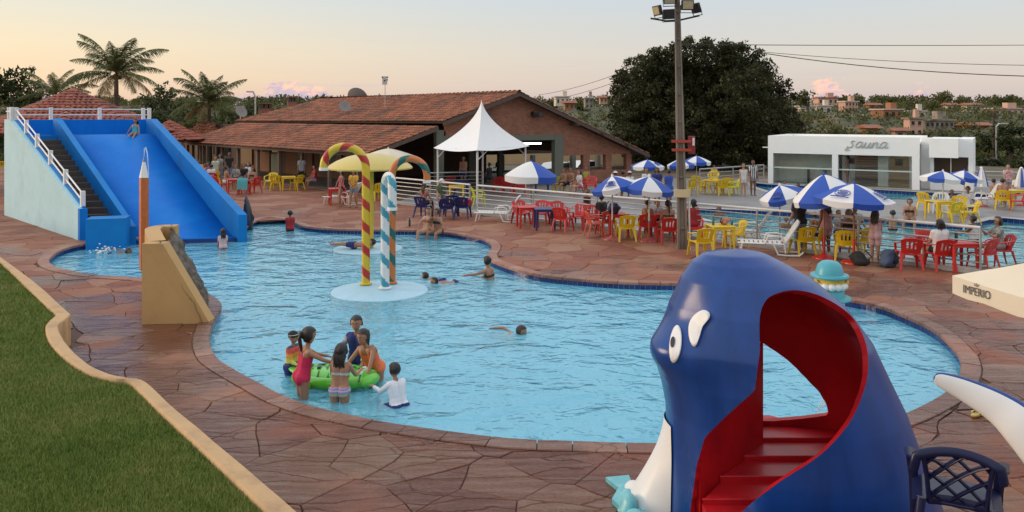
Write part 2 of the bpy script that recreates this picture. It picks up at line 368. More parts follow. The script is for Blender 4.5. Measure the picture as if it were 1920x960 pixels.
def water_mat(name, tint, wave, wscale, gl, milk, mk):
    m = bpy.data.materials.new(name); m.use_nodes = True; t = m.node_tree; t.nodes.clear()
    pos = N(t, 'ShaderNodeTexCoord').outputs['Object']
    st = N(t, 'ShaderNodeMapping', {0: pos, 2: (0, 0, .25), 3: (.85, 1.0, 1.0)}).outputs[0]
    n1 = N(t, 'ShaderNodeTexNoise', {'Vector': st, 'Scale': wscale, 'Detail': 3.0, 'Roughness': .5, 'Distortion': .5}).outputs[0]
    n2 = N(t, 'ShaderNodeTexNoise', {'Vector': st, 'Scale': wscale * 3.3, 'Detail': 2.0, 'Roughness': .5, 'Distortion': .9}).outputs[0]
    h = mth(t, 'ADD', mth(t, 'MULTIPLY', n1, 1.0), mth(t, 'MULTIPLY', n2, .26))
    bp = N(t, 'ShaderNodeBump', {'Strength': 1.0, 'Distance': wave, 'Height': h}).outputs[0]
    fr = N(t, 'ShaderNodeFresnel', {'IOR': 1.33, 'Normal': bp}).outputs[0]
    tr = N(t, 'ShaderNodeBsdfRefraction', {'Color': (*tint, 1), 'Roughness': 0.0, 'IOR': 1.2, 'Normal': bp}).outputs[0]
    tr2 = N(t, 'ShaderNodeBsdfTransparent', {'Color': (*tint, 1)}).outputs[0]
    df = N(t, 'ShaderNodeBsdfDiffuse', {0: (*milk, 1), 'Normal': bp}).outputs[0]
    trm = N(t, 'ShaderNodeMixShader', {0: .70, 1: tr2, 2: tr}).outputs[0]; trm = N(t, 'ShaderNodeMixShader', {0: mk, 1: trm, 2: df}).outputs[0]
    g = N(t, 'ShaderNodeBsdfGlossy', {'Color': (gl, gl, gl, 1), 'Roughness': .05, 'Normal': bp}).outputs[0]
    mx = N(t, 'ShaderNodeMixShader', {0: fr, 1: trm, 2: g}).outputs[0]
    N(t, 'ShaderNodeOutputMaterial', {0: mx}); return m
M_water = water_mat('pool_water', (.90, .99, 1.0), .125, 1.2, 1.0, (.23, .71, .92), .43)
M_water2 = water_mat('deep_pool_water', (.75, .97, .98), .11, 1.1, 1.0, (.16, .56, .60), .38)

# --- ground sheets
E = [Vector(p) for p in [(-700, -60, 0), (700, -60, 0), (700, 62, 0), (-700, 62, 0)]]
tag(filled('ground', E, [offset(PO, -.04), offset(P2N, -.04), offset(P2F, -.04)], -.07, M_ground), kind='structure')
DECK = [Vector(p) for p in [(-30, 3.5, 0), (22, 3.5, 0), (22, 19.4, 0)]] + [FB1, FB0, FA, Vector((-6.4, 38.5, 0)), Vector((-22.2, 54.4, 0)), Vector((-38, 54.4, 0)), Vector((-36, 20, 0))]
bed = tag(filled('paved_terrace', DECK, [offset(PO, -.04)], -.022, M_mortar), kind='structure')
G2 = [FB1 + Vector((.0, .0, 0)), Vector((26, 19.4, 0)), Vector((40, 36, 0)), Vector((34, 46.5, 0)), Vector((8, 49, 0)), Vector((-4.5, 42, 0)), FA + Vector((.1, .1, 0)), FB0]
tag(filled('pool_deck', G2, [offset(P2N, -.04), offset(P2F, -.04)], .02, M_concrete), kind='structure')
kb = MB(); dv = (FB1 - FB0).normalized(); nn = Vector((-dv.y, dv.x, 0))
for a, b in ((FA, FB0), (FB0, FB1)):
    d_ = (b - a); n_ = Vector((-d_.y, d_.x, 0)).normalized()
    kb.slab([a - n_ * .10 + Vector((0, 0, .10)), b - n_ * .10 + Vector((0, 0, .10)), b + n_ * .12 + Vector((0, 0, .10)), a + n_ * .12 + Vector((0, 0, .10))], .2, nrm=(0, 0, 1))
tag(kb.build('kerb', M_pale), kind='structure')
# --- pool shells and water
def pool(name, out, depth, paint, wm, wname, wz):
    b = MB(); n = len(out)
    b.grid([[(p.x, p.y, z) for p in out] for z in (-.02, -depth)], 0, closed_v=True)
    b.f = [tuple(reversed(f)) for f in b.f]
    o = tag(b.build(name, paint), kind='structure')
    filled('pool_floor', out, [], -depth, paint, parent=o)
    tag(filled(wname, offset(out, .012), [], wz, wm), kind='structure'); return o
basin = pool('pool_basin', PO, .85, M_poolpaint, M_water, 'pool_water', WZ)
basin2 = pool('swimming_basin', P2N, 1.2, M_poolpaint2, M_water2, 'swimming_pool_water', -.13)
basin3 = pool('far_basin', P2F, 1.2, M_poolpaint2, M_water2, 'far_pool_water', -.13)
# --- the navy tile band under the coping, one tile at a time on the far sides, and the coping stones
tb = MB().box((0, 0, 0), (.112, .018, .125), ch=.0).mesh('tile', M_tile)
def tileband(out, par, step, z, limit, far):
    T = resample(out, step); L = len(T); cand = []
    for i in range(L):
        a, b = T[i], T[(i + 1) % L]; c = (a + b) / 2; t = (b - a).normalized(); nr = Vector((-t.y, t.x, 0))
        facing = nr.dot(Vector((-c.x, -c.y, 0)).normalized())
        cand.append((0 if facing > .05 else 1, c.length, c + nr * .008, math.atan2(t.y, t.x)))
    cand.sort(key=lambda q: (q[0], q[1])); rest = MB()
    vis = [q for q in cand if abs(q[2].x) < .66 * q[2].y and not (q[2].x > 2.5 and q[2].x < 5.2 and q[2].y < 12)]
    keep = set(id(q) for q in vis[:limit])
    for q in cand:
        if id(q) in keep:
            obj('tile', tb, par, (q[2].x, q[2].y, z), q[3])
        else: rest.box((q[2].x, q[2].y, z), (.112, .018, .125), rz=q[3])
    o = rest.build('tile_band', M_tile, par); o['kind'] = 'stuff'
g_ = MB(); g_.grid([[(p.x, p.y, z) for p in offset(PO, .003)] for z in (-.025, -.17)], 0, closed_v=True); g_.f = [tuple(reversed(f)) for f in g_.f]; g_.build('grout_band', M_grout, basin)
tileband(PO, basin, .124, -.094, 296, True)
for q, par in ((P2N, basin2), (P2F, basin3)):
    r_ = MB(); 
    for p in resample(q, .2): pass
    T = resample(q, .2); L = len(T)
    for i in range(L):
        a, b = T[i], T[(i + 1) % L]; c = (a + b) / 2; t = (b - a).normalized()
        r_.box((c.x - t.y * .006, c.y + t.x * .006, -.06), (.185, .02, .16), rz=math.atan2(t.y, t.x))
    o = r_.build('tile_band', M_tile, par); o['kind'] = 'stuff'
    cq = MB(); inn = offset(resample(q, .4), .03); ou = offset(resample(q, .4), -.32)
    cq.grid([[(p.x, p.y, .03) for p in inn], [(p.x, p.y, .034) for p in ou]], 0, closed_v=True)
    cq.f = [tuple(reversed(f)) for f in cq.f]
    tag(cq.build('pool_coping', M_pale), kind='structure')
cop = tag(filled('coping_bed', offset(PO, -.27), [offset(PO, -.01)], -.012, M_mortar), kind='structure')
ci = resample(PO, .02 + .28); i = 0
ring = resample(PO, .07); L = len(ring); inn = offset(ring, .028); ou = offset(ring, -.245)
i = 0; nst = 0; rest = MB(); pieces = []
while i < L:
    k = min(L - i, random.choice((6, 7, 8, 9, 11)));
    if L - i - k < 4: k = L - i
    idx = [(i + j) % L for j in range(k + 1)]; g = .09
    A = [inn[j] for j in idx]; B = [ou[j] for j in idx]
    A[0] = A[0].lerp(A[1], g); B[0] = B[0].lerp(B[1], g); A[-1] = A[-1].lerp(A[-2], g); B[-1] = B[-1].lerp(B[-2], g)
    h = .022 + random.uniform(-.004, .005); pieces.append((A, B, h)); i += k
def coping_mb(A, B, h, b):
    n = len(A); rows = []
    for a, c in zip(A, B):
        d = (c - a).normalized()
        rows.append([(a.x, a.y, -.045), (a.x, a.y, h - .014), (a.x + d.x * .014, a.y + d.y * .014, h), (c.x - d.x * .01, c.y - d.y * .01, h - .003), (c.x, c.y, h - .014), (c.x, c.y, -.02)])
    b.grid([list(r) for r in rows]); b.f[-(n - 1) * 5:] = [tuple(reversed(f)) for f in b.f[-(n - 1) * 5:]]
    o = len(b.v) - n * 6; b.f.append(tuple(range(o, o + 6))); b.m.append(0); b.f.append(tuple(range(len(b.v) - 1, len(b.v) - 7, -1))); b.m.append(0); return b
for A, B, h in pieces: coping_mb(A, B, h, MB()).build('coping_stone', M_coping, cop)
# --- flagstones: irregular slabs, one object each where they show, the rest joined
def voronoi_cells(x0, x1, y0, y1, sx, sy):
    pts = []; j = 0; y = y0
    while y < y1:
        x = x0 + (sx / 2 if j % 2 else 0)
        while x < x1:
            pts.append((x + random.uniform(-.42, .42) * sx, y + random.uniform(-.42, .42) * sy)); x += sx
        y += sy; j += 1
    A = np.array(pts); out = []
    for i, (px, py) in enumerate(pts):
        d = np.hypot((A[:, 0] - px) / sx, (A[:, 1] - py) / sy); nb = np.argsort(d)[1:22]
        poly = [(px - 2.5 * sx, py - 2.5 * sy), (px + 2.5 * sx, py - 2.5 * sy), (px + 2.5 * sx, py + 2.5 * sy), (px - 2.5 * sx, py + 2.5 * sy)]
        for q in nb:
            qx, qy = A[q]; nx, ny = qx - px, qy - py; c = (qx * qx + qy * qy - px * px - py * py) / 2; new = []
            for a, b in zip(poly, poly[1:] + poly[:1]):
                da, db = a[0] * nx + a[1] * ny - c, b[0] * nx + b[1] * ny - c
                if da <= 0: new.append(a)
                if da * db < 0: t = da / (da - db); new.append((a[0] + (b[0] - a[0]) * t, a[1] + (b[1] - a[1]) * t))
            poly = new
            if len(poly) < 3: break
        if len(poly) >= 3: out.append(((px, py), poly))
    return out
POA = np.array([(p.x, p.y) for p in resample(POUT, .12)]); POUT_L = [(p.x, p.y) for p in POUT]
deckp = [(p.x, p.y) for p in DECK]; lawnp = [(p.x, p.y) for p in LI] + [(-30, 2), (-60, 40)]
stones = []
for (cx, cy), poly in voronoi_cells(-34, 21, 3.6, 55, .98, .70):
    if not inpoly((cx, cy), deckp) or inpoly((cx, cy), lawnp): continue
    pts = []
    for a, b in zip(poly, poly[1:] + poly[:1]):
        l = math.hypot(b[0] - a[0], b[1] - a[1]); n = max(1, round(l / .28))
        if l < .05: continue
        for j in range(n):
            x, y = a[0] + (b[0] - a[0]) * j / n, a[1] + (b[1] - a[1]) * j / n
            dn = mnoise.noise_vector(Vector((x * 1.1, y * 1.1, 4.0))); d2 = mnoise.noise_vector(Vector((x * 4.2, y * 4.2, 9.0)))
            pts.append((x + dn.x * .16 + d2.x * .04, y + dn.y * .16 + d2.y * .04))
    ins = [inpoly(p, POUT_L) for p in pts]
    if all(ins) or len(pts) < 3: continue
    if any(ins):
        for k, f in enumerate(ins):
            if f:
                d = np.hypot(POA[:, 0] - pts[k][0], POA[:, 1] - pts[k][1]); pts[k] = tuple(POA[int(d.argmin())])
    mx = sum(p[0] for p in pts) / len(pts); my = sum(p[1] for p in pts) / len(pts); sp = []
    for x, y in pts:
        d = math.hypot(x - mx, y - my) or 1; g = (.002 + .006 * random.random()) / d; q = (x + (mx - x) * min(g, .5), y + (my - y) * min(g, .5))
        if not sp or math.hypot(q[0] - sp[-1][0], q[1] - sp[-1][1]) > .03: sp.append(q)
    if len(sp) < 4: continue
    ar = abs(sum(a[0] * b[1] - b[0] * a[1] for a, b in zip(sp, sp[1:] + sp[:1]))) / 2
    if ar < .05: continue
    inview = abs(mx) < .68 * my + .6 and my > 7.4
    stones.append((inview, ar / my ** 3, mx, my, sp))
stones.sort(key=lambda s: (not s[0], -s[1])); rest = MB()
for n, (vis, _, mx, my, sp) in enumerate(stones):
    h = random.uniform(-.006, .006); a, b = random.uniform(-.006, .006), random.uniform(-.006, .006)
    if n < 300 and vis:
        s = MB().prism([(x - mx, y - my) for x, y in sp], -.05, .0, inset=.009)
        s.v = [(x, y, z + (h + a * x + b * y)) for x, y, z in s.v]
        s.build('flagstone', M_stone, bed, loc=(mx, my, 0))
    else:
        k = len(rest.v); rest.prism(sp, -.05, h, inset=.006)
o = rest.build('flagstones', M_stone, bed); o['kind'] = 'stuff'
# --- raised lawn with its rendered wall
M_wallpaint = mat('cream_render', (.50, .315, .155), .75, .10, 3.5, .25, 22, col2=(.36, .22, .115), c2=(.5, .7), c2scale=2.2)
wb = MB(); n = len(LO)
lo = spline(LO[:6], 4, False) + spline(LO[5:], 4, False)[1:]; li = spline(LI[:6], 4, False) + spline(LI[5:], 4, False)[1:]
rows = []
for a, b in zip(lo, li):
    d = (b - a).normalized(); z = .5 + mnoise.noise(Vector((a.x, a.y, 0)) * 2.2) * .012
    rows.append([(a.x, a.y, -.06), (a.x, a.y, z - .02), (a.x + d.x * .02, a.y + d.y * .02, z), (b.x - d.x * .02, b.y - d.y * .02, z + .004), (b.x, b.y, z - .02), (b.x, b.y, .2)])
wb.grid(rows); tag(wb.build('garden_wall', M_wallpaint, smooth=40), 'low cream rendered wall curving along the edge of the lawn', 'wall')
M_soil = mat('lawn_soil', (.06, .085, .022), .9, .3, 8, .3, 40)
LZ = .45
def lawn_z(x, y):
    return LZ + .035 * mnoise.noise(Vector((x * .5, y * .5, 0)))
lawn_poly = [Vector((p.x, p.y, 0)) for p in offset(li, .0, False)] + [Vector((-9, 3.5, 0)), Vector((-40, 3.5, 0)), Vector((-40, 30, 0))]
lawn = tag(filled('lawn', lawn_poly, [], LZ - .012, M_soil), kind='structure')
def grass_mat():
    m = bpy.data.materials.new('grass'); m.use_nodes = True; t = m.node_tree; t.nodes.clear()
    g = N(t, 'ShaderNodeNewGeometry'); pos = g.outputs['Position']
    big = N(t, 'ShaderNodeTexNoise', {'Vector': pos, 'Scale': .9, 'Detail': 4.0, 'Roughness': .6}).outputs[0]
    med = N(t, 'ShaderNodeTexNoise', {'Vector': pos, 'Scale': 5.0, 'Detail': 3.0}).outputs[0]
    c = ramp(t, mth(t, 'ADD', mth(t, 'MULTIPLY', big, .6), mth(t, 'ADD', mth(t, 'MULTIPLY', med, .25), mth(t, 'MULTIPLY', g.outputs['Random Per Island'], .22))), [(.3, (.09, .14, .025)), (.50, (.155, .215, .042)), (.64, (.22, .25, .065)), (.78, (.31, .26, .11))])
    p = N(t, 'ShaderNodeBsdfPrincipled', {'Base Color': c, 'Roughness': .6, 'Specular IOR Level': .2})
    N(t, 'ShaderNodeOutputMaterial', {0: p.outputs[0]}); return m
M_grass = grass_mat()
def grass(n):
    lp = [(p.x, p.y) for p in lawn_poly]; V = []
    # denser close to the camera: sample in depth with weight 1/d
    P = np.zeros((0, 2))
    while len(P) < n:
        d = 6.2 * (24 / 6.2) ** rng.random(60000); x = -d * rng.uniform(-.2, 1.0, 60000); k = inpoly_np(x, d, lp)
        P = np.concatenate([P, np.stack([x[k], d[k]], 1)])
    P = P[:n]; h = rng.uniform(.018, .042, n) * (1 + P[:, 1] * .02); wd = .0022 + P[:, 1] * .00042
    a = rng.uniform(0, 2 * pi, n); le = rng.normal(0, .45, (n, 2)) * h[:, None]; z = np.full(n, LZ - .015)
    V = np.zeros((n, 3, 3)); dx, dy = np.cos(a) * wd, np.sin(a) * wd
    V[:, 0] = np.stack([P[:, 0] - dx, P[:, 1] - dy, z], 1); V[:, 1] = np.stack([P[:, 0] + dx, P[:, 1] + dy, z], 1)
    V[:, 2] = np.stack([P[:, 0] + le[:, 0], P[:, 1] + le[:, 1], z + h + .012], 1)
    o = rawmesh('grass', V.reshape(-1, 3), np.arange(n * 3).reshape(-1, 3), M_grass); tag(o, 'short green turf growing on the raised lawn', 'grass', kind='stuff')
grass(330000)
# --- far terrain: the hillside across the valley
def tz(x, y):
    t = max(0.0, y - 62)
    z = float(np.interp(t, (0, 10, 24, 45, 58, 90, 118, 180, 240, 420), (-.07, -.5, -.9, .1, 1.0, 3.2, 4.7, 6.4, 7.5, 8.0)))
    z += mnoise.noise(Vector((x * .012, y * .012, 1))) * .8 * min(1, t / 90) + mnoise.noise(Vector((x * .04, y * .04, 5))) * .5 * min(1, t / 60)
    return z - max(0, t - 300) * .01 * 0
M_hill = mat('hillside', (.052, .056, .020), .95, .3, .25, .0, col2=(.19, .125, .055), c2=(.54, .64), c2scale=.05)
tv = []; ys = [62 + 6 * i for i in range(12)] + [134 + 14 * i for i in range(1, 17)] + [400, 480, 620, 900, 1500]; xs = [-700, -450, -300] + [-220 + 11 * i for i in range(46)] + [360, 500, 700]
tm = MB(); tm.grid([[(x, y, tz(x, min(y, 420)) - (max(0, y - 420) * .03)) for x in xs] for y in ys]); tm.f = [tuple(reversed(f)) for f in tm.f]
tag(tm.build('hillside', M_hill, smooth=180), kind='structure')
# ================================================================ BUILDINGS AND LARGE STRUCTURES
M_rooftile = mat('clay_roof_tile', (.265, .092, .045), .8, .25, .9, .0, island=.38, col2=(.13, .06, .04), c2=(.48, .66), c2scale=.55)
M_rooftile2 = mat('red_roof_tile', (.27, .072, .040), .75, .2, .9, .0, island=.30, col2=(.15, .055, .04), c2=(.52, .66), c2scale=.6)
M_roofdark = mat('roof_underside', (.055, .035, .028), .9, .2, 4)
M_timber = mat('dark_timber', (.065, .040, .028), .75, .25, 6, .2, 20)
M_post = mat('worn_timber', (.16, .11, .08), .75, .25, 5, .2, 20)
M_green = mat('grey_green_paint', (.115, .125, .095), .6, .10, 4)
def brick_mat():
    m = bpy.data.materials.new('brickwork'); m.use_nodes = True; t = m.node_tree; t.nodes.clear()
    tc = N(t, 'ShaderNodeTexCoord').outputs['Object']; sp = N(t, 'ShaderNodeSeparateXYZ', {0: tc}).outputs
    uv = N(t, 'ShaderNodeCombineXYZ', {0: mth(t, 'ADD', sp[0], sp[1]), 1: sp[2]}).outputs[0]
    b = N(t, 'ShaderNodeTexBrick', {'Vector': uv, 'Color1': (.30, .115, .062, 1), 'Color2': (.20, .075, .045, 1), 'Mortar': (.20, .13, .10, 1), 'Scale': 1.0, 'Mortar Size': .008, 'Brick Width': .24, 'Row Height': .085, 'Bias': -.1})
    nz = N(t, 'ShaderNodeTexNoise', {'Vector': tc, 'Scale': 1.3, 'Detail': 5.0}).outputs[0]
    c = N(t, 'ShaderNodeVectorMath', {0: b.outputs[0], 3: mth(t, 'ADD', .6, mth(t, 'MULTIPLY', nz, .8))}, operation='SCALE').outputs[0]
    p = N(t, 'ShaderNodeBsdfPrincipled', {'Base Color': c, 'Roughness': .85, 'Normal': N(t, 'ShaderNodeBump', {'Strength': .5, 'Distance': .01, 'Height': b.outputs[1], 'Filter Width': .1}).outputs[0]})
    N(t, 'ShaderNodeOutputMaterial', {0: p.outputs[0]}); return m
M_brick = brick_mat()
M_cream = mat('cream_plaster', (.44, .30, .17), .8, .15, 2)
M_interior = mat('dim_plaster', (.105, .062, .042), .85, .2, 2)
M_white = mat('white_paint', (.74, .73, .70), .5, .07, 2.2, .05, 30, col2=(.62, .61, .58), c2=(.55, .75), c2scale=.9)
M_steel = mat('galvanised_pipe', (.40, .395, .38), .38, .12, 8, metal=.55)
M_rail = mat('cream_white_rail', (.62, .60, .56), .45, .12, 6)
M_black = mat('black_plastic', (.015, .015, .017), .5, .1, 8)
def tiles(mb, A, B, C_, D, su=.21, sv=.33, jit=.012, r=None):
    A, B, C_, D = (Vector(p) for p in (A, B, C_, D)); r = r or su * .56
    nrm = (B - A).cross(D - A); nrm = nrm.normalized() if nrm.z > 0 else -nrm.normalized()
    w0 = (B - A).normalized(); up = nrm.cross(w0).normalized(); up = up if up.z > 0 else -up
    ht = (D - A).dot(up); nv = max(1, round(ht / sv)); ang = [R(a) for a in (-82, -40, 0, 40, 82)]
    for j in range(nv):
        t0 = (j - .12) / nv; t = (j + .5) / nv; L = A.lerp(D, t); Rr = B.lerp(C_, t); wd = (Rr - L).length; n = int(wd / su)
        if n < 1: continue
        sh = (wd - n * su) / 2
        for i in range(n):
            c = L + w0 * (sh + (i + .5) * su + random.uniform(-jit, jit)) + nrm * random.uniform(-.006, .012)
            q0 = c - up * (sv * .60) + nrm * .035; q1 = c + up * (sv * .56)
            vs = [q0 + w0 * sin(a) * r + nrm * cos(a) * r * .62 for a in ang] + [q1 + w0 * sin(a) * r * .86 + nrm * cos(a) * r * .52 for a in ang]
            o = len(mb.v); mb.v.extend([tuple(p) for p in vs])
            for k in range(4): mb.f.append((o + k, o + 5 + k, o + 6 + k, o + k + 1)); mb.m.append(0)
            mb.f.append((o, o + 1, o + 2, o + 3, o + 4)); mb.m.append(0)
def ridge(mb, a, b, r=.13, step=.36):
    a, b = Vector(a), Vector(b); n = max(1, round((b - a).length / step)); d = (b - a) / n; w_ = d.cross(Vector((0, 0, 1))).normalized(); u = w_.cross(d).normalized(); u = u if u.z > 0 else -u
    for i in range(n):
        p, q = a + d * i, a + d * (i + 1.12)
        vs = [p + w_ * sin(x) * r + u * (cos(x) * r * .8 + .03) for x in (-1.5, -.75, 0, .75, 1.5)] + [q + w_ * sin(x) * r * .85 + u * (cos(x) * r * .66) for x in (-1.5, -.75, 0, .75, 1.5)]
        o = len(mb.v); mb.v.extend([tuple(v) for v in vs])
        for k in range(4): mb.f.append((o + k, o + 5 + k, o + 6 + k, o + k + 1)); mb.m.append(0)
def roof_face(parent, A, B, C_, D, m, name='roof_slope', ridges=(), **k):
    s = MB().slab([A, B, C_, D] if (Vector(C_) - Vector(D)).length > .05 else [A, B, C_], .09, nrm=None)
    o = s.build(name, M_roofdark, parent); t = MB(); tiles(t, A, B, C_, D, **k)
    for a, b in ridges: ridge(t, a, b)
    q = t.build('roof_tiles', m, o); q['kind'] = 'stuff'; return o
# ---------------------------------------------------------------- the clay-roofed bar hall with its veranda
hall = thing('bar_hall', 'long brick bar hall with clay tiled roof, open gable and timber veranda', 'building', (0, 0, 0))
g0 = VC.copy(); gd = (Q(1205, 287, 47) - VC); gd.z = 0
def gab(u, z):              # a point of the gable plane seen at column u, height z
    k = (u - 960) / FOC; t = (k * g0.y - g0.x) / (gd.x - k * gd.y); return Vector((g0.x + gd.x * t, g0.y + gd.y * t, z))
def gz(u, v): p = gab(u, 0); return EYE - (v - HOR) / FOC * p.y
gdir = gd.normalized(); back = Vector((-gdir.y, gdir.x, 0))
apex = gab(965, gz(965, 173)); uev = gab(822, gz(822, 228)); rev = gab(1207, gz(1207, 288))
ldir = (VL - VC); ldir.z = 0; LEN = ldir.length; ldir.normalize()
off = -back * .55                                             # verge overhang in front of the wall
ap_l = Q(575, 188, 58.5); ap_l = apex + ldir * 20; ap_l.z = apex.z - .15
ue_l = uev + ldir * 23.2; ue_l.z = uev.z - .12; ue_ll = ue_l
r_l = rev + ldir * 22.7
roof_face(hall, ue_l + off * 0, uev + off, apex + off, ap_l, M_rooftile, ridges=[(apex + off, ap_l)])
roof_face(hall, uev + off, uev + off + Vector((0, 0, -.001)), uev + off, uev + off, M_rooftile) if False else None
roof_face(hall, rev + off, r_l, ap_l, apex + off, M_rooftile)
roof_face(hall, r_l, ue_l, ap_l, ap_l + Vector((.02, 0, 0)), M_rooftile)          # hip at the far end
vt = uev - gdir * .25; vt.z = uev.z - .22; vt_l = vt + ldir * LEN; vt_l.z = vt.z - .05
vc0 = VC + off; roof_face(hall, VL, vc0, vt + off, vt_l, M_rooftile, name='veranda_roof')
b = MB()
for a, c in ((rev, apex), (uev, apex), (VC, vt)):             # dark verge boards and rafters' ends
    b.slab([a + off + Vector((0, 0, -.03)), c + off + Vector((0, 0, -.03)), c + off * 1.06 + Vector((0, 0, -.22)), a + off * 1.06 + Vector((0, 0, -.22))], .05)
b.build('verge_board', M_timber, hall)
b = MB(); b.slab([VL + Vector((0, 0, -.02)), VC + Vector((0, 0, -.02)), VC + Vector((0, 0, -.13)), VL + Vector((0, 0, -.13))], .06); b.build('eaves_board', M_timber, hall)
for u, v in ((905, 212), (1000, 214), (1070, 232), (1118, 250), (1165, 270)):        # purlin ends under the verge
    p = gab(u, gz(u, v)); MB().box(p + off * .45 + Vector((0, 0, -.02)), (.16, 1.1, .15), rz=math.atan2(gdir.y, gdir.x)).build('purlin_end', M_timber, hall)
wz = gz(830, 255); bz = gz(830, 266)                           # lintel
def wall_piece(name, pts, t, m): return MB().slab(pts, t, nrm=-back).build(name, m, hall)
zl = gz(1050, 257); hd = gz(1120, 290)
gw = [gab(836, wz), gab(1047, wz), gab(1047, hd), gab(1182, hd), gab(1182, gz(1182, 283)), gab(965, apex.z - .12), gab(836, gz(836, 231))]
wall_piece('gable_wall', gw, .24, M_brick)
wall_piece('lintel', [p - back * .02 for p in (gab(820, bz), gab(1050, bz), gab(1050, wz), gab(820, wz))], .3, M_green)
for u0, u1, z1, m in ((818, 832, wz + .3, M_green), (1040, 1056, wz - .002, M_green)):
    wall_piece('column', [p - back * .03 for p in (gab(u0, 0), gab(u1, 0), gab(u1, z1), gab(u0, z1))], .36, m)
for u0, u1 in ((1094, 1106), (1136, 1147), (1175, 1184)):
    wall_piece('brick_pillar', [gab(u0, .0), gab(u1, .0), gab(u1, hd), gab(u0, hd)], .3, M_brick)
for u0, u1 in ((1056, 1094), (1106, 1136), (1147, 1175)):
    sz = gz(u0, 319); wall_piece('sill_wall', [gab(u0, 0), gab(u1, 0), gab(u1, sz), gab(u0, sz)], .18, M_brick)
for u, v in ((893, 207), (1002, 214)):
    p = gab(u, gz(u, v)); MB().box(p - back * .25, (.55, .35, .28), rz=math.atan2(gdir.y, gdir.x), ch=.03).build('loudspeaker', M_black, hall)
# interior: floor, back wall with openings, inner columns, bar counter
fl = [gab(700, .06), gab(1200, .06), gab(1200, .06) + ldir * 14, gab(700, .06) + ldir * 14]
MB().slab(fl, .1, nrm=(0, 0, 1)).build('floor', mat('hall_floor', (.14, .11, .095), .5, .15, 2), hall)
def inn(u, s, z, sh=0): p = gab(u, z) + back * s; return p
iw = 9.5
def iq(u, v, s):       # point of the plane parallel to the gable s metres further in
    k = (u - 960) / FOC; o = g0 + back * s; t = (k * o.y - o.x) / (gd.x - k * gd.y); p = o + gd * t; p.z = EYE - (v - HOR) / FOC * p.y; return p
def ipan(name, u0, u1, v0, v1, s, t, m): 
    a, c = iq(u0, v1, s), iq(u1, v1, s); z0, z1 = a.z, iq(u0, v0, s).z
    return MB().slab([Vector((a.x, a.y, z0)), Vector((c.x, c.y, z0)), Vector((c.x, c.y, z1)), Vector((a.x, a.y, z1))], t, nrm=-back).build(name, m, hall)
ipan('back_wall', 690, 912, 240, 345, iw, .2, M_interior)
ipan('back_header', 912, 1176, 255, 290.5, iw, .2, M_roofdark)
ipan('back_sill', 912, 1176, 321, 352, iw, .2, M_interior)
for u0, u1 in ((938, 946), (998, 1004), (1072, 1080), (1120, 1126)): ipan('inner_column', u0, u1, 290.6, 321, iw, .3, M_green)
for u0, u1, s in ((880, 892, 5.0), (936, 943, 6.5), (1073, 1079, 6.5)): ipan('inner_column', u0, u1, 262, 350, s, .3, M_green)
ipan('bar_counter', 845, 985, 333, 352, 7.5, .5, M_timber)
for i in range(3): ipan('bar_shelf', 700, 800, 272 + i * 11, 274 + i * 11, 8.9, .35, M_timber)
lamp = thing('ceiling_lamp', 'lit white tube lamp hanging under the lintel inside the brick gable', 'lamp', iq(998, 269, 2.2))
MB().tube([(-.52, 0, 0), (.52, 0, 0)], .045, 8).build('tube', mat('lamp_tube', (.9, .9, .9), .4, 0, emit=(1, .96, .9), estr=4.0), lamp)
MB().box((0, 0, .07), (1.12, .10, .05)).build('fitting', M_white, lamp); MB().tube([(0, 0, .09), (0, 0, .7)], .012, 6).build('hanger', M_black, lamp)
# veranda: posts, floor, inner wall with door, windows and coloured panels
def ver(u, s, z):      # along the eave line at column u, s metres back
    k = (u - 960) / FOC; o = VC + Vector((.0, .0, 0)); nb = Vector((ldir.y, -ldir.x, 0)); nb = nb if nb.dot(back) > 0 or nb.y > 0 else -nb
    o = o + nb * s; t = (k * o.y - o.x) / (ldir.x - k * ldir.y); p = o + ldir * t; p.z = z; return p
nb = Vector((ldir.y, -ldir.x, 0)); nb = nb if nb.y > 0 else -nb
for u in (362, 383, 417, 447, 484, 524, 567, 618, 672):
    p = ver(u, .35, 0); MB().box((p.x, p.y, 1.02), (.17, .17, 2.04), rz=.7, ch=.015).build('veranda_post', M_post, hall)
vf = [ver(330, .15, .05), ver(690, .15, .05), ver(690, .15, .05) + nb * 4.3, ver(330, .15, .05) + nb * 4.3]
MB().slab(vf, .1, nrm=(0, 0, 1)).build('veranda_floor', mat('veranda_floor', (.17, .12, .10), .6, .2, 2), hall)
S = 4.2
def vpan(name, u0, u1, z0, z1, s, m, t=.12):
    a, c = ver(u0, s, z0), ver(u1, s, z0)
    return MB().slab([a, c, Vector((c.x, c.y, z1)), Vector((a.x, a.y, z1))], t, nrm=-nb).build(name, m, hall)
M_brk2 = mat('orange_render', (.22, .10, .05), .8, .15, 2); M_win = mat('dark_window', (.02, .022, .025), .12, .1, 3)
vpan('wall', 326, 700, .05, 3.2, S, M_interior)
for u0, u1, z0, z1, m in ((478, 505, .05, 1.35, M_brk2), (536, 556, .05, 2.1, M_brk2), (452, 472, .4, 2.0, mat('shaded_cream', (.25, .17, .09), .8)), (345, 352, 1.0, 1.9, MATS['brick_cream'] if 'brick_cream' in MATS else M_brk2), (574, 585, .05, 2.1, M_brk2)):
    vpan('wall_panel', u0, u1, z0, z1, S - .1, m)
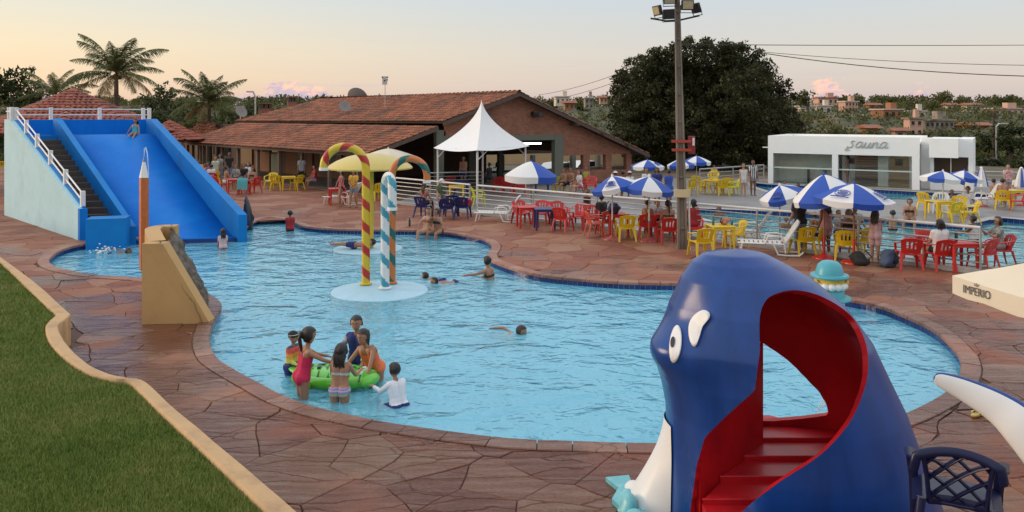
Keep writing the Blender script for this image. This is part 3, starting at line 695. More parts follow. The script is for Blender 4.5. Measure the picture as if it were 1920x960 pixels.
for u0, u1, z0, z1, m, nm in ((491, 505, 1.38, 2.1, M_win, 'window'), (508, 524, .05, 1.25, mat('green_door', (.05, .09, .07), .6, .1, 3), 'door'), (556, 574, .05, 2.1, M_win, 'doorway'), (600, 640, .9, 2.0, M_win, 'window'), (400, 430, .9, 2.0, M_win, 'window')):
    vpan(nm, u0, u1, z0, z1, S - .105, m)
vpan('sign_panel', 510, 523, 1.42, 1.62, S - .25, plast('yellow_panel', (.55, .48, .03)), .03)
# dishes, chimneys, antenna, standing on the roof
def on_up(u, t):     # point of the upper-left slope at column u, t of the way up
    P, Qv = uev.lerp(apex, t), ue_l.lerp(ap_l, t); k = (u - 960) / FOC; d = Qv - P; s = (k * P.y - P.x) / (d.x - k * d.y); return P + d * s
M_dish = mat('grey_mesh_dish', (.20, .185, .17), .6, .2, 20)
def dish(label, base, h, r, az):
    t = thing('satellite_dish', label, 'satellite dish', base, az, 'satellite dishes on the bar hall roof'); k = MB()
    k.lathe([(.02, 0), (.5 * r, .06 * r), (r, .26 * r), (r * 1.02, .27 * r), (.97 * r, .28 * r), (.5 * r, .09 * r), (.02, .03)], 18, M=Matrix.Translation((0, 0, h)) @ Matrix.Rotation(R(62), 4, 'X'))
    k.build('reflector', M_dish, t, smooth=40); MB().tube([(0, 0, -.1), (0, 0, h)], .035, 6).build('mast', M_steel, t)
    MB().tube([(0, -.1, h), (0, -r * .85, h + r * .42)], .015, 5).build('feed_arm', M_steel, t)
p = on_up(646, .22); dish('grey satellite dish standing on the tiles left of the thin antenna', p, .55, .36, .5)
p = ue_l + Vector((.5, -.2, .1)); dish('grey satellite dish at the low left end of the clay roof', p, .55, .45, .9)
p = on_up(646, 1.0) + Vector((.6, 1.2, -.3)); dish('large mesh satellite dish just peeping over the roof ridge', p, .35, .75, 2.9)
def brick_chimney(label, u, v0, v1, d, w_):
    a = Q(u, v1, d); h = (v1 - v0) / FOC * d; t = thing('chimney', label, 'chimney', a, .5, 'chimneys of the bar hall'); k = MB()
    k.box((0, 0, h * .3), (w_, w_ * .8, h * .6)); k.build('stack', M_brick, t)
    for s in (-.38, 0, .38): MB().box((s * w_, 0, h * .78), (w_ * .2, w_ * .8, h * .4)).build('cap_brick', M_timber, t)
    MB().box((0, 0, h * .985), (w_ * 1.1, w_ * .95, h * .06)).build('cap', M_brick, t)
brick_chimney('open topped brick chimney beside the hip of the clay roof', 547, 182, 203, 58, .6)
brick_chimney('wider low brick chimney nearer the left satellite dish', 497, 194, 218, 59, .85)
pa = on_up(722, .55); ant = thing('antenna', 'thin roof antenna mast with small panel and spheres', 'antenna', pa)
h = EYE - (143 - HOR) / FOC * pa.y - pa.z
MB().tube([(0, 0, -.1), (0, 0, h)], .022, 6).build('mast', M_steel, ant); MB().box((-.02, 0, h - .25), (.30, .05, .5), ch=.01).build('panel', mat('antenna_panel', (.5, .5, .48), .5), ant)
for q in ((-.16, h - .06), (.16, h - .06), (-.02, h - .25), (.14, h - .22)): MB().ell((q[0], -.05, q[1]), .045, 8, 6).build('knob', M_black, ant)
# courtyard wall behind, and the car parked there
cw = MB().slab([Q(880, 345, 69), Q(1245, 340, 65), Q(1245, 286, 65), Q(880, 288, 69)], .2).build('courtyard_wall', M_cream, smooth=None); tag(cw, 'cream courtyard wall seen through the openings of the brick hall', 'wall')
def car(label, loc, rz):
    t = thing('parked_car', label, 'car', loc, rz, 'cars parked behind the hall'); cm = mat('white_car_paint', (.7, .7, .7), .25, .03, coat=.6)
    prof = [(-2.0, .35), (-2.05, .75), (-1.75, .92), (-1.1, 1.0), (-.55, 1.42), (.75, 1.45), (1.45, 1.0), (1.95, .92), (2.05, .6), (2.0, .3)]
    k = MB(); k.grid([[(x, y * (1 if z < 1.05 else .82), z) for x, z in prof] for y in (-.85, .85)]); 
    n_ = len(prof); k.f += [tuple(range(n_)), tuple(range(2 * n_ - 1, n_ - 1, -1)), (0, n_ - 1, 2 * n_ - 1, n_)]; k.m += [0, 0, 0]; k.build('body', cm, t, smooth=30)
    gl = MB(); gl.slab([(-1.02, -.72, 1.04), (-.56, -.68, 1.39), (.72, -.68, 1.41), (1.34, -.72, 1.04)], .02, nrm=(0, -1, .2)); gl.v = [(x, y - .12, z) for x, y, z in gl.v]; gl.build('side_window', M_win, t)
    for x in (-1.25, 1.25):
        for y in (-.8, .8):
            wq = MB().lathe([(.02, -.1), (.3, -.1), (.32, -.05), (.32, .05), (.3, .1), (.02, .1)], 14, M=Matrix.Translation((x, y, .32)) @ Matrix.Rotation(R(90), 4, 'X')); wq.build('wheel', M_black, t, smooth=40)
for lb, u, v, d, rz in (('white parked car seen through the hall opening behind the blue parasol', 1042, 350, 58, 1.0), ('white parked car half hidden by the green column', 1090, 352, 60, .6)):
    p = Q(u, 345, d); p.z = -1.0; car(lb, p, rz)
# ---------------------------------------------------------------- small round pavilions with tiled hip roofs
def pavilion(label, cu, d, va, ve, hw, n, rot, m, su=.22):
    c = Q(cu, ve, d); c.z = 0; za = EYE - (va - HOR) / FOC * d; ze = EYE - (ve - HOR) / FOC * d; r = hw / FOC * d
    t = thing('pavilion', label, 'pavilion', c, 0, 'tiled open pavilions'); rim = [Vector((r * cos(rot + 2 * pi * i / n), r * sin(rot + 2 * pi * i / n), ze)) for i in range(n)]; ap = Vector((0, 0, za))
    for i in range(n): roof_face(t, rim[i], rim[(i + 1) % n], ap, ap, m, su=su, ridges=[(rim[i], ap)])
    for i in range(n):
        q = rim[i] * .88; MB().tube([(q.x, q.y, -.05), (q.x, q.y, ze)], .09, 8).build('post', M_post, t)
    MB().lathe([(.16, -.1), (.17, .0), (.1, .08), (.02, .12)], 10, (0, 0, za)).build('finial', m, t)
pavilion('large pavilion with red tiled hip roof behind the blue slide', 137, 43, 169, 248, 175, 8, .39, M_rooftile2, .26)
pavilion('small tiled pavilion roof beside the slide parapet, partly hidden', 318, 52, 228, 262, 62, 6, .3, M_rooftile2)
pavilion('small pointed pavilion roof below the second palm', 388, 60, 227, 254, 48, 4, .75, M_rooftile)
# ---------------------------------------------------------------- sauna pavilion
sa = thing('sauna_building', 'low white flat roofed sauna building with glass front and grey lettering', 'building')
A, B = Q(1440, 344, 45.2), Q(1724, 357, 41.2); sdv = (B - A); sdv.z = 0; SL = sdv.length; sdv.normalize(); sn = Vector((-sdv.y, sdv.x, 0)); SH = 2.72
SM = Matrix(((sdv.x, sn.x, 0, A.x), (sdv.y, sn.y, 0, A.y), (0, 0, 1, 0), (0, 0, 0, 1)))
sa.matrix_world = SM
M_saw = mat('white_render', (.86, .85, .83), .55, .05, 1.5, .06, 30, col2=(.78, .76, .73), c2=(.58, .75), c2scale=.7)
M_glass = bpy.data.materials.new('green_glass'); M_glass.use_nodes = True; t_ = M_glass.node_tree; t_.nodes.clear()
N(t_, 'ShaderNodeOutputMaterial', {0: N(t_, 'ShaderNodeMixShader', {0: mth(t_, 'ADD', .03, mth(t_, 'MULTIPLY', N(t_, 'ShaderNodeFresnel', {'IOR': 1.5}).outputs[0], .8)), 1: N(t_, 'ShaderNodeBsdfTransparent', {0: (.95, .98, .95, 1)}).outputs[0], 2: N(t_, 'ShaderNodeBsdfGlossy', {'Roughness': .03}).outputs[0]}).outputs[0]})
dp = 5.0; fz = 1.74
def sbox(name, x0, x1, y0, y1, z0, z1, m=M_saw, par=sa): return MB().box(((x0 + x1) / 2, (y0 + y1) / 2, (z0 + z1) / 2), (x1 - x0, y1 - y0, z1 - z0)).build(name, m, par)
sbox('fascia', 0, SL, 0, .3, fz, SH); sbox('end_wall', 0, .3, .301, dp, 0, SH - .003); sbox('end_pier', 0, .28, 0, .3, 0, fz - .002)
x1 = SL * (1574 - 1440) / 284 * .985; sbox('middle_pier', x1 - .15, x1 + .15, .004, .3, 0, fz - .002); sbox('right_pier', SL - .35, SL, .002, .3, 0, fz - .002)
sbox('roof', .302, SL - .002, .302, dp, SH - .35, SH - .25); sbox('back_wall', .3, SL, dp, dp + .2, 0, SH - .004); sbox('floor', .3, SL - .01, .02, dp - .002, -.05, .06, M_pale)
sbox('inner_wall', .3, x1 - .16, 1.35, 1.5, .06, SH - .36, M_white)
M_wood = mat('sauna_boards', (.16, .085, .042), .5, .2, 2, stretch=(1, 1, 6)); M_wood2 = mat('light_door_wood', (.34, .20, .09), .45, .15, 3, stretch=(4, 4, .6))
xa, xb = x1 + .9, SL - 2.05
k = 0; z = .07
while z < fz:      # horizontal boards of the recessed timber wall
    MB().box(((xa + xb) / 2, .82 + random.uniform(-.006, .006), z + .065), (xb - xa, .06, .122)).build('wood_board', M_wood, sa); z += .135
sbox('white_return', xb, xb + .5, .75, .9, .06, fz + .1, M_white); sbox('wood_door', xb + .55, xb + 1.5, .78, .84, .06, fz - .02, M_wood2)
sbox('door_window', xb + .85, xb + 1.2, .755, .779, 1.2, 1.55, M_win); sbox('inner_panel', xb + 1.52, SL - .36, .76, .88, .06, fz, M_white)
sbox('alcove_wall', x1 + .16, xa - .02, 1.3, 1.45, .06, fz + .1, M_white); sbox('wall_notice', x1 + .5, x1 + .8, 1.27, 1.299, 1.2, 1.5, M_win)
def pane(x0, x1_, y, z0, z1): sbox('glass_pane', x0, x1_, y, y + .015, z0, z1, M_glass)
gx = .3; step = (x1 - .17 - .3) / 4
for i in range(4): pane(.3 + i * step, .3 + (i + 1) * step - .02, .14, .07, fz - .01)
gx = x1 + .17; gw_ = (SL - .36 - gx) / 6
for i in range(6):
    if i: pane(gx + i * gw_, gx + (i + 1) * gw_ - .02, .15, .07, fz - .01)
sbox('glass_rail', .3, x1 - .16, .10, .13, .9, .98, mat('frosted_rail', (.55, .60, .56), .3)); sbox('glass_rail', x1 + .17, SL - .36, .11, .135, .9, .97, MATS['frosted_rail'])
sbox('bench', 2.6, x1 - .5, 1.0, 1.3, .85, .92, M_timber)
for q in (2.8, x1 - 1.6, x1 - .7): MB().box((q, 1.15, .45), (.08, .25, .8)).build('bench_leg', M_timber, sa)
W0 = SL + .001; WE = SL + 2.38
sbox('recess_wall', W0, W0 + .45, 1.0, 1.2, 0, SH - .02); sbox('wing_box', W0 + .45, W0 + 1.75, .0 - .2, 3.0, fz - .02, SH - .03)
sbox('wing_wall', W0 + .45, W0 + .62, .55, 3, 0, fz - .022); sbox('wing_sill', W0 + .621, WE - .2, .6, .75, 0, .48); sbox('wing_side', WE - .2, WE, .45, 4.5, 0, SH - .05); sbox('wing_roof', W0 + 1.751, WE - .201, .45, 4.5, fz, SH - .05)
for q in range(2): sbox('dark_window', W0 + .64 + q * .76, W0 + .64 + q * .76 + .735, .66, .69, .49, fz - .03, mat('brown_glass', (.05, .03, .022), .12, .1, 3))
MB().box((W0 + 1.388, .65, 1.1), (.04, .05, 1.22)).build('window_bar', M_white, sa); sbox('side_spout', -.45, -.001, .6, .7, 2.0, 2.06, M_white)
# script lettering, bent from round bars like the sign it shows
sg = thing('sauna_sign', 'grey handwritten style sauna lettering fixed to the white fascia', 'sign'); sg.matrix_world = SM @ Matrix.Translation((SL * .545, -.035, 2.12))
GL = {'s': [[(.52, .74), (.42, .86), (.24, .84), (.20, .66), (.36, .50), (.44, .30), (.34, .10), (.12, .06), (-.05, .18)], [(.06, .10), (-.1, -.2), (.06, -.34), (.2, -.2)]], 'a': [[(.62, .52), (.46, .66), (.2, .58), (.08, .3), (.2, .06), (.42, .12), (.58, .36), (.62, .52), (.58, .2), (.66, .04), (.86, .16)]],
      'u': [[(.0, .16), (.12, .6), (.1, .3), (.2, .05), (.4, .12), (.54, .6), (.52, .2), (.6, .04), (.78, .16)]], 'n': [[(.0, .16), (.12, .6), (.1, .04), (.2, .42), (.38, .62), (.5, .5), (.5, .14), (.6, .04), (.78, .16)]]}
xo = 0; M_sign = mat('sign_grey', (.40, .39, .37), .5)
for i, ch in enumerate('sauna'):
    g = MB()
    for st in GL[ch]: g.tube([(p.x, 0, p.y) for p in spline([Vector((x * .52 + y * .16 + xo, y * (.44 if ch == 's' else .52), 0)) for x, y in st], 5, False)], .025, 6)
    g.build('letter', M_sign, sg); xo += {'s': .36, 'a': .42, 'u': .38, 'n': .38}[ch]
# ---------------------------------------------------------------- pale blue water slide tower with stairs
TL, TR, BL, BR = Q(8, 222, 31.1), Q(284, 224, 34.5), G(146, 450), G(452, 441)
TL.z = TR.z = BL.z = BR.z = 0; TOPZ = 3.72; DEC = 3.1
def SP(s, t, z): p = TL.lerp(TR, t).lerp(BL.lerp(BR, t), s); p.z = z; return p
M_sky = mat('pale_blue_wall_paint', (.36, .60, .69), .65, .10, 1.3, .1, 14, col2=(.29, .50, .57), c2=(.52, .72), c2scale=.8)
M_blue = mat('slide_blue_paint', (.001, .155, .58), .5, .10, 1.4, .03, 6, spec=.12, col2=(.004, .19, .60), c2=(.45, .7), c2scale=.7, stretch=(1, 1, .3)); M_blue2 = mat('parapet_blue_paint', (.008, .185, .52), .55, .14, 1.6, .06, 8, spec=.15, col2=(.02, .15, .38), c2=(.5, .75), c2scale=.9)
M_step = mat('dark_wet_step', (.06, .042, .032), .5, .3, 4, .2, 15)
sl_ = thing('water_slide', 'wide blue water slide tower with side stairs and white handrails', 'water slide')
def strip(name, t0, t1, prof, m, base=-.1, mats=None, smooth=None):     # prof: (s, z) along the slide; solid down to base
    b = MB(); n = len(prof)
    for t in (t0, t1): b.v += [tuple(SP(s, t, z)) for s, z in prof] + [tuple(SP(s, t, base)) for s, z in prof]
    fs = []
    for i in range(n - 1):
        fs += [(i, i + 1, 2 * n + i + 1, 2 * n + i), (i, n + i, n + i + 1, i + 1), (2 * n + i, 2 * n + i + 1, 3 * n + i + 1, 3 * n + i)]
    fs += [(0, 2 * n, 3 * n, n), (n - 1, 2 * n - 1, 4 * n - 1, 3 * n - 1)]; b.f = fs; b.m = [0] * len(fs); return b.build(name, m, sl_, smooth)
sx = [i / 12 for i in range(13)]
wallz = lambda s: TOPZ if s < .09 else TOPZ + (.98 - TOPZ) * (s - .09) / .91
strip('side_wall', 0, .028, [(0, TOPZ), (.09, TOPZ), (1.0, .98)], M_sky)
strip('wall_capping', .029, .045, [(0, TOPZ + .03), (.09, TOPZ + .03), (1.0, 1.03)], M_blue2)
strip('front_edge', .0, .047, [(1.001, .98), (1.02, .98)], M_blue)
T0, T1, T2 = .285, .325, .945
ch = [(0, DEC), (.13, DEC), (.17, DEC - .06)] + [(.17 + .83 * i / 14, (DEC - .06) * (1 - i / 14) ** 1.06 - .02) for i in range(1, 15)] + [(1.035, -.02)]
strip('chute', T1, T2, ch, M_blue, -.3, smooth=180)
strip('tile_strip', T1 + .002, T2 - .002, [(1.0352, -.03), (1.04, -.03)], M_tile, -.3)
strip('divider', T0, T1, [(.06, TOPZ + .04), (.10, TOPZ + .04)] + [(.10 + .94 * i / 10, (TOPZ + .04) * (1 - i / 10) + .42 * (i / 10)) for i in range(1, 11)], M_blue2, -.3, smooth=None)
strip('right_parapet', T2, 1.0, [(.03, TOPZ), (.08, TOPZ)] + [(.08 + .97 * i / 10, TOPZ * (1 - i / 10) + .72 * (i / 10)) for i in range(1, 11)], M_blue2, -.3)
strip('back_wall', .029, 1.0, [(-.03, TOPZ - .02), (0, TOPZ - .02)], M_blue)
strip('top_deck', .046, T0 - .001, [(.001, DEC), (.13, DEC)], M_blue2)
NS = 17
for i in range(NS):
    s0 = .13 + (1.0 - .13) * i / NS; s1 = .13 + (1.0 - .13) * (i + 1) / NS; z = DEC * (1 - (i + 1) / (NS + .6)); strip('step', .048, T0 - .002, [(s0, z), (s1 + .006, z)], M_step, max(-.1, z - .35))
bl, br_ = G(160, 459), G(236, 456); d_ = (br_ - bl).normalized(); nrm_ = Vector((-d_.y, d_.x, 0))
MB().slab([bl + Vector((0, 0, .76)), br_ + Vector((0, 0, .76)), br_ + nrm_ * .75 + Vector((0, 0, .76)), bl + nrm_ * .75 + Vector((0, 0, .76))], 1.0, nrm=(0, 0, 1)).build('low_block', M_blue2, sl_)
M_wp = mat('white_rail_paint', (.70, .69, .68), .5, .08, 6)
for s in (.1, .26, .42, .60, .79, .985):
    p = SP(s, .037, wallz(s)); MB().box((p.x, p.y, p.z + .24), (.13, .13, .5), rz=.78, ch=.01).build('rail_post', M_wp, sl_)
for t in (.035, .30, .63, .945, .99): p = SP(-.012, t, TOPZ); MB().box((p.x, p.y, p.z + .22), (.13, .13, .5), rz=.67, ch=.01).build('rail_post', M_wp, sl_)
p = SP(.09, .013, TOPZ); MB().box((p.x, p.y, p.z + .22), (.12, .12, .5), rz=.78, ch=.01).build('rail_post', M_wp, sl_)
for dz in (.17, .40):
    MB().tube([SP(s, .037, wallz(s) + dz) for s in (.1, .4, .7, .985)], .026, 6).build('handrail', M_wp, sl_); MB().tube([SP(-.012, t, TOPZ + dz) for t in (.035, .35, .65, .99)], .026, 6).build('handrail', M_wp, sl_)
MB().tube([SP(s, .013, TOPZ + .3) for s in (.0, .09)], .026, 6).build('handrail', M_wp, sl_)
# ---------------------------------------------------------------- cascade wedge with a rock chute
we = thing('cascade_wall', 'cream wedge shaped cascade wall with a dark rock chute into the pool', 'water feature')
M_wedge = mat('ochre_render', (.50, .295, .115), .72, .09, 2.2, .15, 16, col2=(.40, .23, .09), c2=(.54, .75), c2scale=1.0)
M_rock = mat('dark_rock', (.075, .055, .040), .75, .35, 5, .7, 16, col2=(.16, .13, .10), c2scale=4)
f0, f1 = G(266, 608), G(392, 606); D0 = f0.y; tz_ = EYE - (457 - HOR) / FOC * D0; tw = Q(305, 457, D0).x
bk = Vector((-.42, 2.35, 0))
front = [f0 + Vector((0, 0, -.05)), f1 + Vector((0, 0, -.3)), f1 + Vector((0, 0, .02)), Vector((tw, D0, tz_)), Vector((f0.x, D0, tz_))]
MB().slab(front, .28, nrm=(0, -1, 0)).build('front_wall', M_wedge, we)
rim = [Vector((f0.x - .02, D0 + .29, tz_)) + bk * 0]
b = MB(); rows = []
arc = [Vector((f0.x, D0 + .285, 0)), Vector((f0.x - .42, D0 + 1.1, 0)), Vector((f0.x - .85, D0 + 2.0, 0)), Vector((f0.x - .80, D0 + 2.5, 0)), Vector((f0.x - .40, D0 + 2.62, 0))]
arc = spline(arc, 5, False)
for p in arc: rows.append(p)
ia = offset(arc, -.30, False)
b.grid([[(p.x, p.y, -.1), (p.x, p.y, tz_), (q.x, q.y, tz_), (q.x, q.y, .2)] for p, q in zip(arc, ia)]); b.f = [tuple(reversed(f)) for f in b.f]; b.f.append((len(b.v) - 4, len(b.v) - 3, len(b.v) - 2, len(b.v) - 1)); b.m.append(0); b.build('curved_wall', M_wedge, we, smooth=40)
rk = MB(); rows = []
for i in range(34):
    t = i / 33; row = []
    for j in range(30):
        s = j / 29       # j across depth (front..back), i down the slope
        y = D0 + .03 + s * 2.45
        chan = math.exp(-((s - .52) / .24) ** 2) * .42 * (1 - t) ** 2 * (1 if t < .6 else .5)
        x = f0.x + .32 + (f1.x - f0.x - .30) * (t ** .9) + .10 * sin(s * pi) * t - .33 * (y - D0); z = (tz_ + .02) * (1 - t) - .28 * t - chan
        nv = mnoise.noise_vector(Vector((x * 5, y * 5, z * 5))); n2 = mnoise.noise_vector(Vector((x * 13, y * 13, z * 13)))
        row.append((x + nv.x * .06 + n2.x * .035, y + nv.y * .05 * (0 if j == 0 else 1) + n2.y * .02 * (0 if j == 0 else 1), z + nv.z * .07 + n2.z * .035))
    rows.append(row)
rk.grid(rows); rk.build('rock_chute', M_rock, we)
# ---------------------------------------------------------------- pipe railings
def railing(label, P, h, nr, step, m_top=M_rail, m=M_steel, r=.028, first=.16):
    t = thing('pipe_railing', label, 'railing', P[0]); P0 = P[0]
    for a, c in zip(P, P[1:]):
        L = (c - a).length; n = max(1, round(L / step))
        for i in range(n + 1):
            q = a.lerp(c, i / n) - P0; MB().tube([q, q + Vector((0, 0, h))], r * 1.05, 8).build('post', m_top if i in (0,) else m, t, smooth=60)
    for k in range(nr):
        z = first + (h - first) * k / (nr - 1); MB().tube([p - P0 + Vector((0, 0, z)) for p in P], r * (1.35 if k == nr - 1 else .72), 8).build('top_rail' if k == nr - 1 else 'rail', m_top if k == nr - 1 else m, t, smooth=60)
U = Vector((0, 0, .10))
railing('white pipe railing running in front of the tent to the right beside the red chairs', [FB0 + U, FB0.lerp(FB1, .5) + U, FB1 + U], 1.02, 6, 3.1)
railing('short white pipe railing behind the candy cane showers', [FA + U, FB0.lerp(FA, .08) + U], 1.02, 6, 2.6)
railing('short grey railing of the hall terrace behind the tent poles', [G(795, 365), G(905, 362)], 1.05, 6, 2.4, M_steel)
railing('grey pipe railing in front of the dark tree left of the sauna', [G(1312, 355), G(1432, 344)], 1.05, 5, 2.5, M_steel)
railing('grey pipe railing behind the closed parasols right of the sauna', [G(1828, 361), G(1990, 366)], 1.05, 6, 2.3, M_steel)
# ---------------------------------------------------------------- concrete lamp pole
PB = G(1280, 467); pole = thing('floodlight_pole', 'tall grooved concrete pole carrying floodlights, with red and cream plates', 'lamp post', PB, -.12)
M_pole = mat('weathered_concrete', (.215, .175, .135), .8, .2, 2.5, .3, 25, col2=(.12, .09, .07), c2scale=1.5, stretch=(1, 1, .25))
PHT = 7.9; tx = -.17
def pq(z): f = z / PHT; return .145 - .075 * f, .13 - .06 * f
b = MB(); prof = [(-1, -1), (-.55, -1), (-.4, -.45), (.4, -.45), (.55, -1), (1, -1), (1, 1), (.55, 1), (.4, .45), (-.4, .45), (-.55, 1), (-1, 1)]
b.grid([[(tx * z / PHT + x * pq(z)[0], y * pq(z)[1], z) for x, y in prof] for z in [PHT * i / 16 - .1 for i in range(17)]], closed_v=True); b.build('shaft', M_pole, pole)
b = MB()
for z in (.62, 2.1, 2.9, 3.7, 4.5, 5.3, 6.1, 6.9): a, c = pq(z); b.box((tx * z / PHT, -c * .75, z), (a * .9, c * .4, .05))
b.build('cross_bar', M_pole, pole)
M_red = plast('red_steel', (.42, .045, .022))
for z in (2.88, 3.13): a, c = pq(z); MB().box((tx * z / PHT + .02, -c - .02, z), (.56, .03, .075)).build('bracket', M_red, pole)
MB().box((tx * .4 + .32, .0, 3.02), (.20, .12, .52), ch=.01).build('red_plate', mat('dark_red_plate', (.22, .02, .02), .5), pole); MB().box((.37 + tx * .4, -.066, 3.12), (.06, .01, .22)).build('sticker', M_white, pole)
MB().box((tx * .2 - .0, -.19, 1.63), (.44, .05, .23), ch=.008).build('cream_plate', mat('cream_plate', (.58, .46, .27), .6), pole)
MB().tube([(.20, -.05, 0), (.20 + tx * .2, -.05, 1.55)], .03, 8).build('conduit', M_rail, pole)
M_lens = mat('floodlight_glass', (.42, .34, .20), .15, .4, 14, spec=.7)
def flood(loc, rz, tilt, s=.86):
    f = thing('floodlight', 'x', 'floodlight', (PB.x + loc[0], PB.y + loc[1], loc[2]), rz, 'floodlights on the concrete pole'); f.rotation_euler = (tilt, 0, rz)
    MB().box((0, .05, 0), (.42 * s, .10, .34 * s), ch=.02).build('housing', M_black, f); MB().box((0, -.008, 0), (.34 * s, .02, .26 * s)).build('lens', M_lens, f)
    MB().tube([(-.23 * s, .05, 0), (-.23 * s, .05, -.22), (.23 * s, .05, -.22), (.23 * s, .05, 0)], .014, 6).build('yoke', M_black, f); return f
TZ = EYE + (HOR - 0) / FOC * PB.y
for lb, lc, rz, ti in (('topmost floodlight on the left, tilted forward and cut by the frame', (-.42, -.22, TZ - .02), -.3, .5), ('small floodlight at the outer left end of its arm', (-.78, -.05, TZ - .32), -1.15, .25), ('dark floodlight facing away, close to the left side of the pole', (-.33, .25, TZ - .38), 2.7, -.1), ('floodlight with bright glass just right of the pole', (.10, -.25, TZ - .18), .05, .1), ('outer right floodlight turned away on its arm', (.42, .0, TZ - .22), 2.0, -.35)):
    flood(lc, rz, ti)['label'] = lb
MB().tube([(tx - .75, .0, TZ - .52), (tx - .3, 0, TZ - .60), (tx + .1, 0, TZ - .58), (tx + .65, 0, TZ - .46)], .028, 6).build('crossarm', M_black, pole)
# ---------------------------------------------------------------- white pagoda tent on four poles
TP = [G(895, 383), G(985, 364), G(905, 357), G(821, 373)]; tc_ = sum(TP, Vector()) / 4
tent = thing('pagoda_tent', 'pointed white pagoda tent on slim poles in front of the brick gable', 'tent', tc_); M_canvas = mat('white_canvas', (.74, .73, .72), .6, .05, 2, .1, 5)
EZ, AZ_ = 2.36, 4.60
for q in TP: MB().tube([q - tc_, q - tc_ + Vector((0, 0, EZ))], .05, 8).build('pole', M_rail, tent, smooth=60)
for i in range(4):
    a, c = (TP[i] - tc_) * 1.10, (TP[(i + 1) % 4] - tc_) * 1.10; rows = []
    for j in range(17):
        t = j / 16; f = .70 * (1 - t) ** 2.1 + .298 * (1 - t) ** 1.2 + .002; rows.append([(a.lerp(c, u / 8) * f).to_tuple()[:2] + (EZ + (AZ_ - EZ) * t - .10 * sin(pi * u / 8) * (1 - t) * 0 - (.10 * sin(pi * u / 8) * (1 - t) ** 2),) for u in range(9)])
    k = MB().grid(rows); k.build('canopy_panel', M_canvas, tent, smooth=180)
    MB().tube([(TP[i] - tc_) + Vector((0, 0, EZ - .45)), ((TP[i] - tc_) * .78 + (TP[(i + 1) % 4] - tc_) * .22) + Vector((0, 0, EZ))], .022, 6).build('brace', M_rail, tent)
    MB().tube([(TP[i] - tc_) * 1.0 + Vector((0, 0, EZ)), (TP[(i + 1) % 4] - tc_) + Vector((0, 0, EZ))], .03, 6).build('frame_bar', M_rail, tent)
# ================================================================ TREES, PALMS, HILLSIDE
def leaf_mat(name, dark, mid, light, rough=.55, sc_=.5):
    m = bpy.data.materials.new(name); m.use_nodes = True; t = m.node_tree; t.nodes.clear()
    g = N(t, 'ShaderNodeNewGeometry'); pos = g.outputs['Position']
    big = N(t, 'ShaderNodeTexNoise', {'Vector': pos, 'Scale': sc_, 'Detail': 4.0, 'Roughness': .6}).outputs[0]
    orr = N(t, 'ShaderNodeObjectInfo').outputs['Random']
    f = mth(t, 'ADD', mth(t, 'ADD', mth(t, 'MULTIPLY', big, .75), mth(t, 'MULTIPLY', g.outputs['Random Per Island'], .35)), mth(t, 'MULTIPLY', mth(t, 'SUBTRACT', orr, .5), .22))
    c = ramp(t, f, [(.25, dark), (.52, mid), (.78, light)])
    p = N(t, 'ShaderNodeBsdfPrincipled', {'Base Color': c, 'Roughness': rough, 'Specular IOR Level': .12})
    tl = N(t, 'ShaderNodeBsdfTranslucent', {'Color': c})
    N(t, 'ShaderNodeOutputMaterial', {0: N(t, 'ShaderNodeMixShader', {0: .2, 1: p.outputs[0], 2: tl.outputs[0]}).outputs[0]}); return m
M_mango = leaf_mat('mango_leaf', (.016, .020, .009), (.030, .034, .014), (.072, .070, .030), sc_=.55)
M_bush = leaf_mat('scrub_leaf', (.034, .046, .013), (.072, .082, .025), (.14, .125, .045), sc_=.08)
M_tree = leaf_mat('tree_leaf', (.022, .030, .012), (.040, .052, .018), (.085, .09, .035), sc_=.25)
M_bark = mat('bark', (.085, .060, .045), .9, .3, 3, .6, 12, stretch=(1, 1, .3))
M_palmleaf = leaf_mat('palm_leaf', (.045, .065, .022), (.085, .11, .036), (.19, .18, .07), sc_=.9)
M_deadleaf = leaf_mat('dry_palm_leaf', (.12, .075, .03), (.20, .13, .05), (.28, .2, .09))
def leaves(P, n_each, rad, size, r=rng, squash=1.0, tris=False):
    P = np.asarray(P, float); k = len(P); n = k * n_each
    c = np.repeat(P, n_each, 0); d = r.normal(0, 1, (n, 3)); d /= np.linalg.norm(d, axis=1)[:, None]
    rr = (np.repeat(np.broadcast_to(rad, (k,)), n_each) * r.random(n) ** .4)[:, None]
    c = c + d * rr * np.array([1, 1, squash])
    a = r.normal(0, 1, (n, 3)) + np.array([0, 0, -.35]); a /= np.linalg.norm(a, axis=1)[:, None]
    b = np.cross(a, d + r.normal(0, .6, (n, 3))); b /= np.linalg.norm(b, axis=1)[:, None] + 1e-9
    s = (size * r.uniform(.6, 1.35, n))[:, None]
    if tris:
        V = np.stack([c - a * s - b * s * .35, c - a * s * .6 + b * s * .5, c + a * s], 1); return V.reshape(-1, 3), np.arange(n * 3).reshape(-1, 3)
    V = np.stack([c - a * s, c + b * s * .42, c + a * s, c - b * s * .42], 1); return V.reshape(-1, 3), np.arange(n * 4).reshape(-1, 4)
def limb(mb, a, b, r0, r1, wob=.3, n=6):
    a, b = Vector(a), Vector(b); pts = [a.lerp(b, i / n) + (Vector((random.uniform(-1, 1), random.uniform(-1, 1), random.uniform(-.5, .5))) * wob * (0 if i in (0, n) else 1)) for i in range(n + 1)]
    mb.tube(pts, [r0 + (r1 - r0) * i / n for i in range(n + 1)], 7); return pts
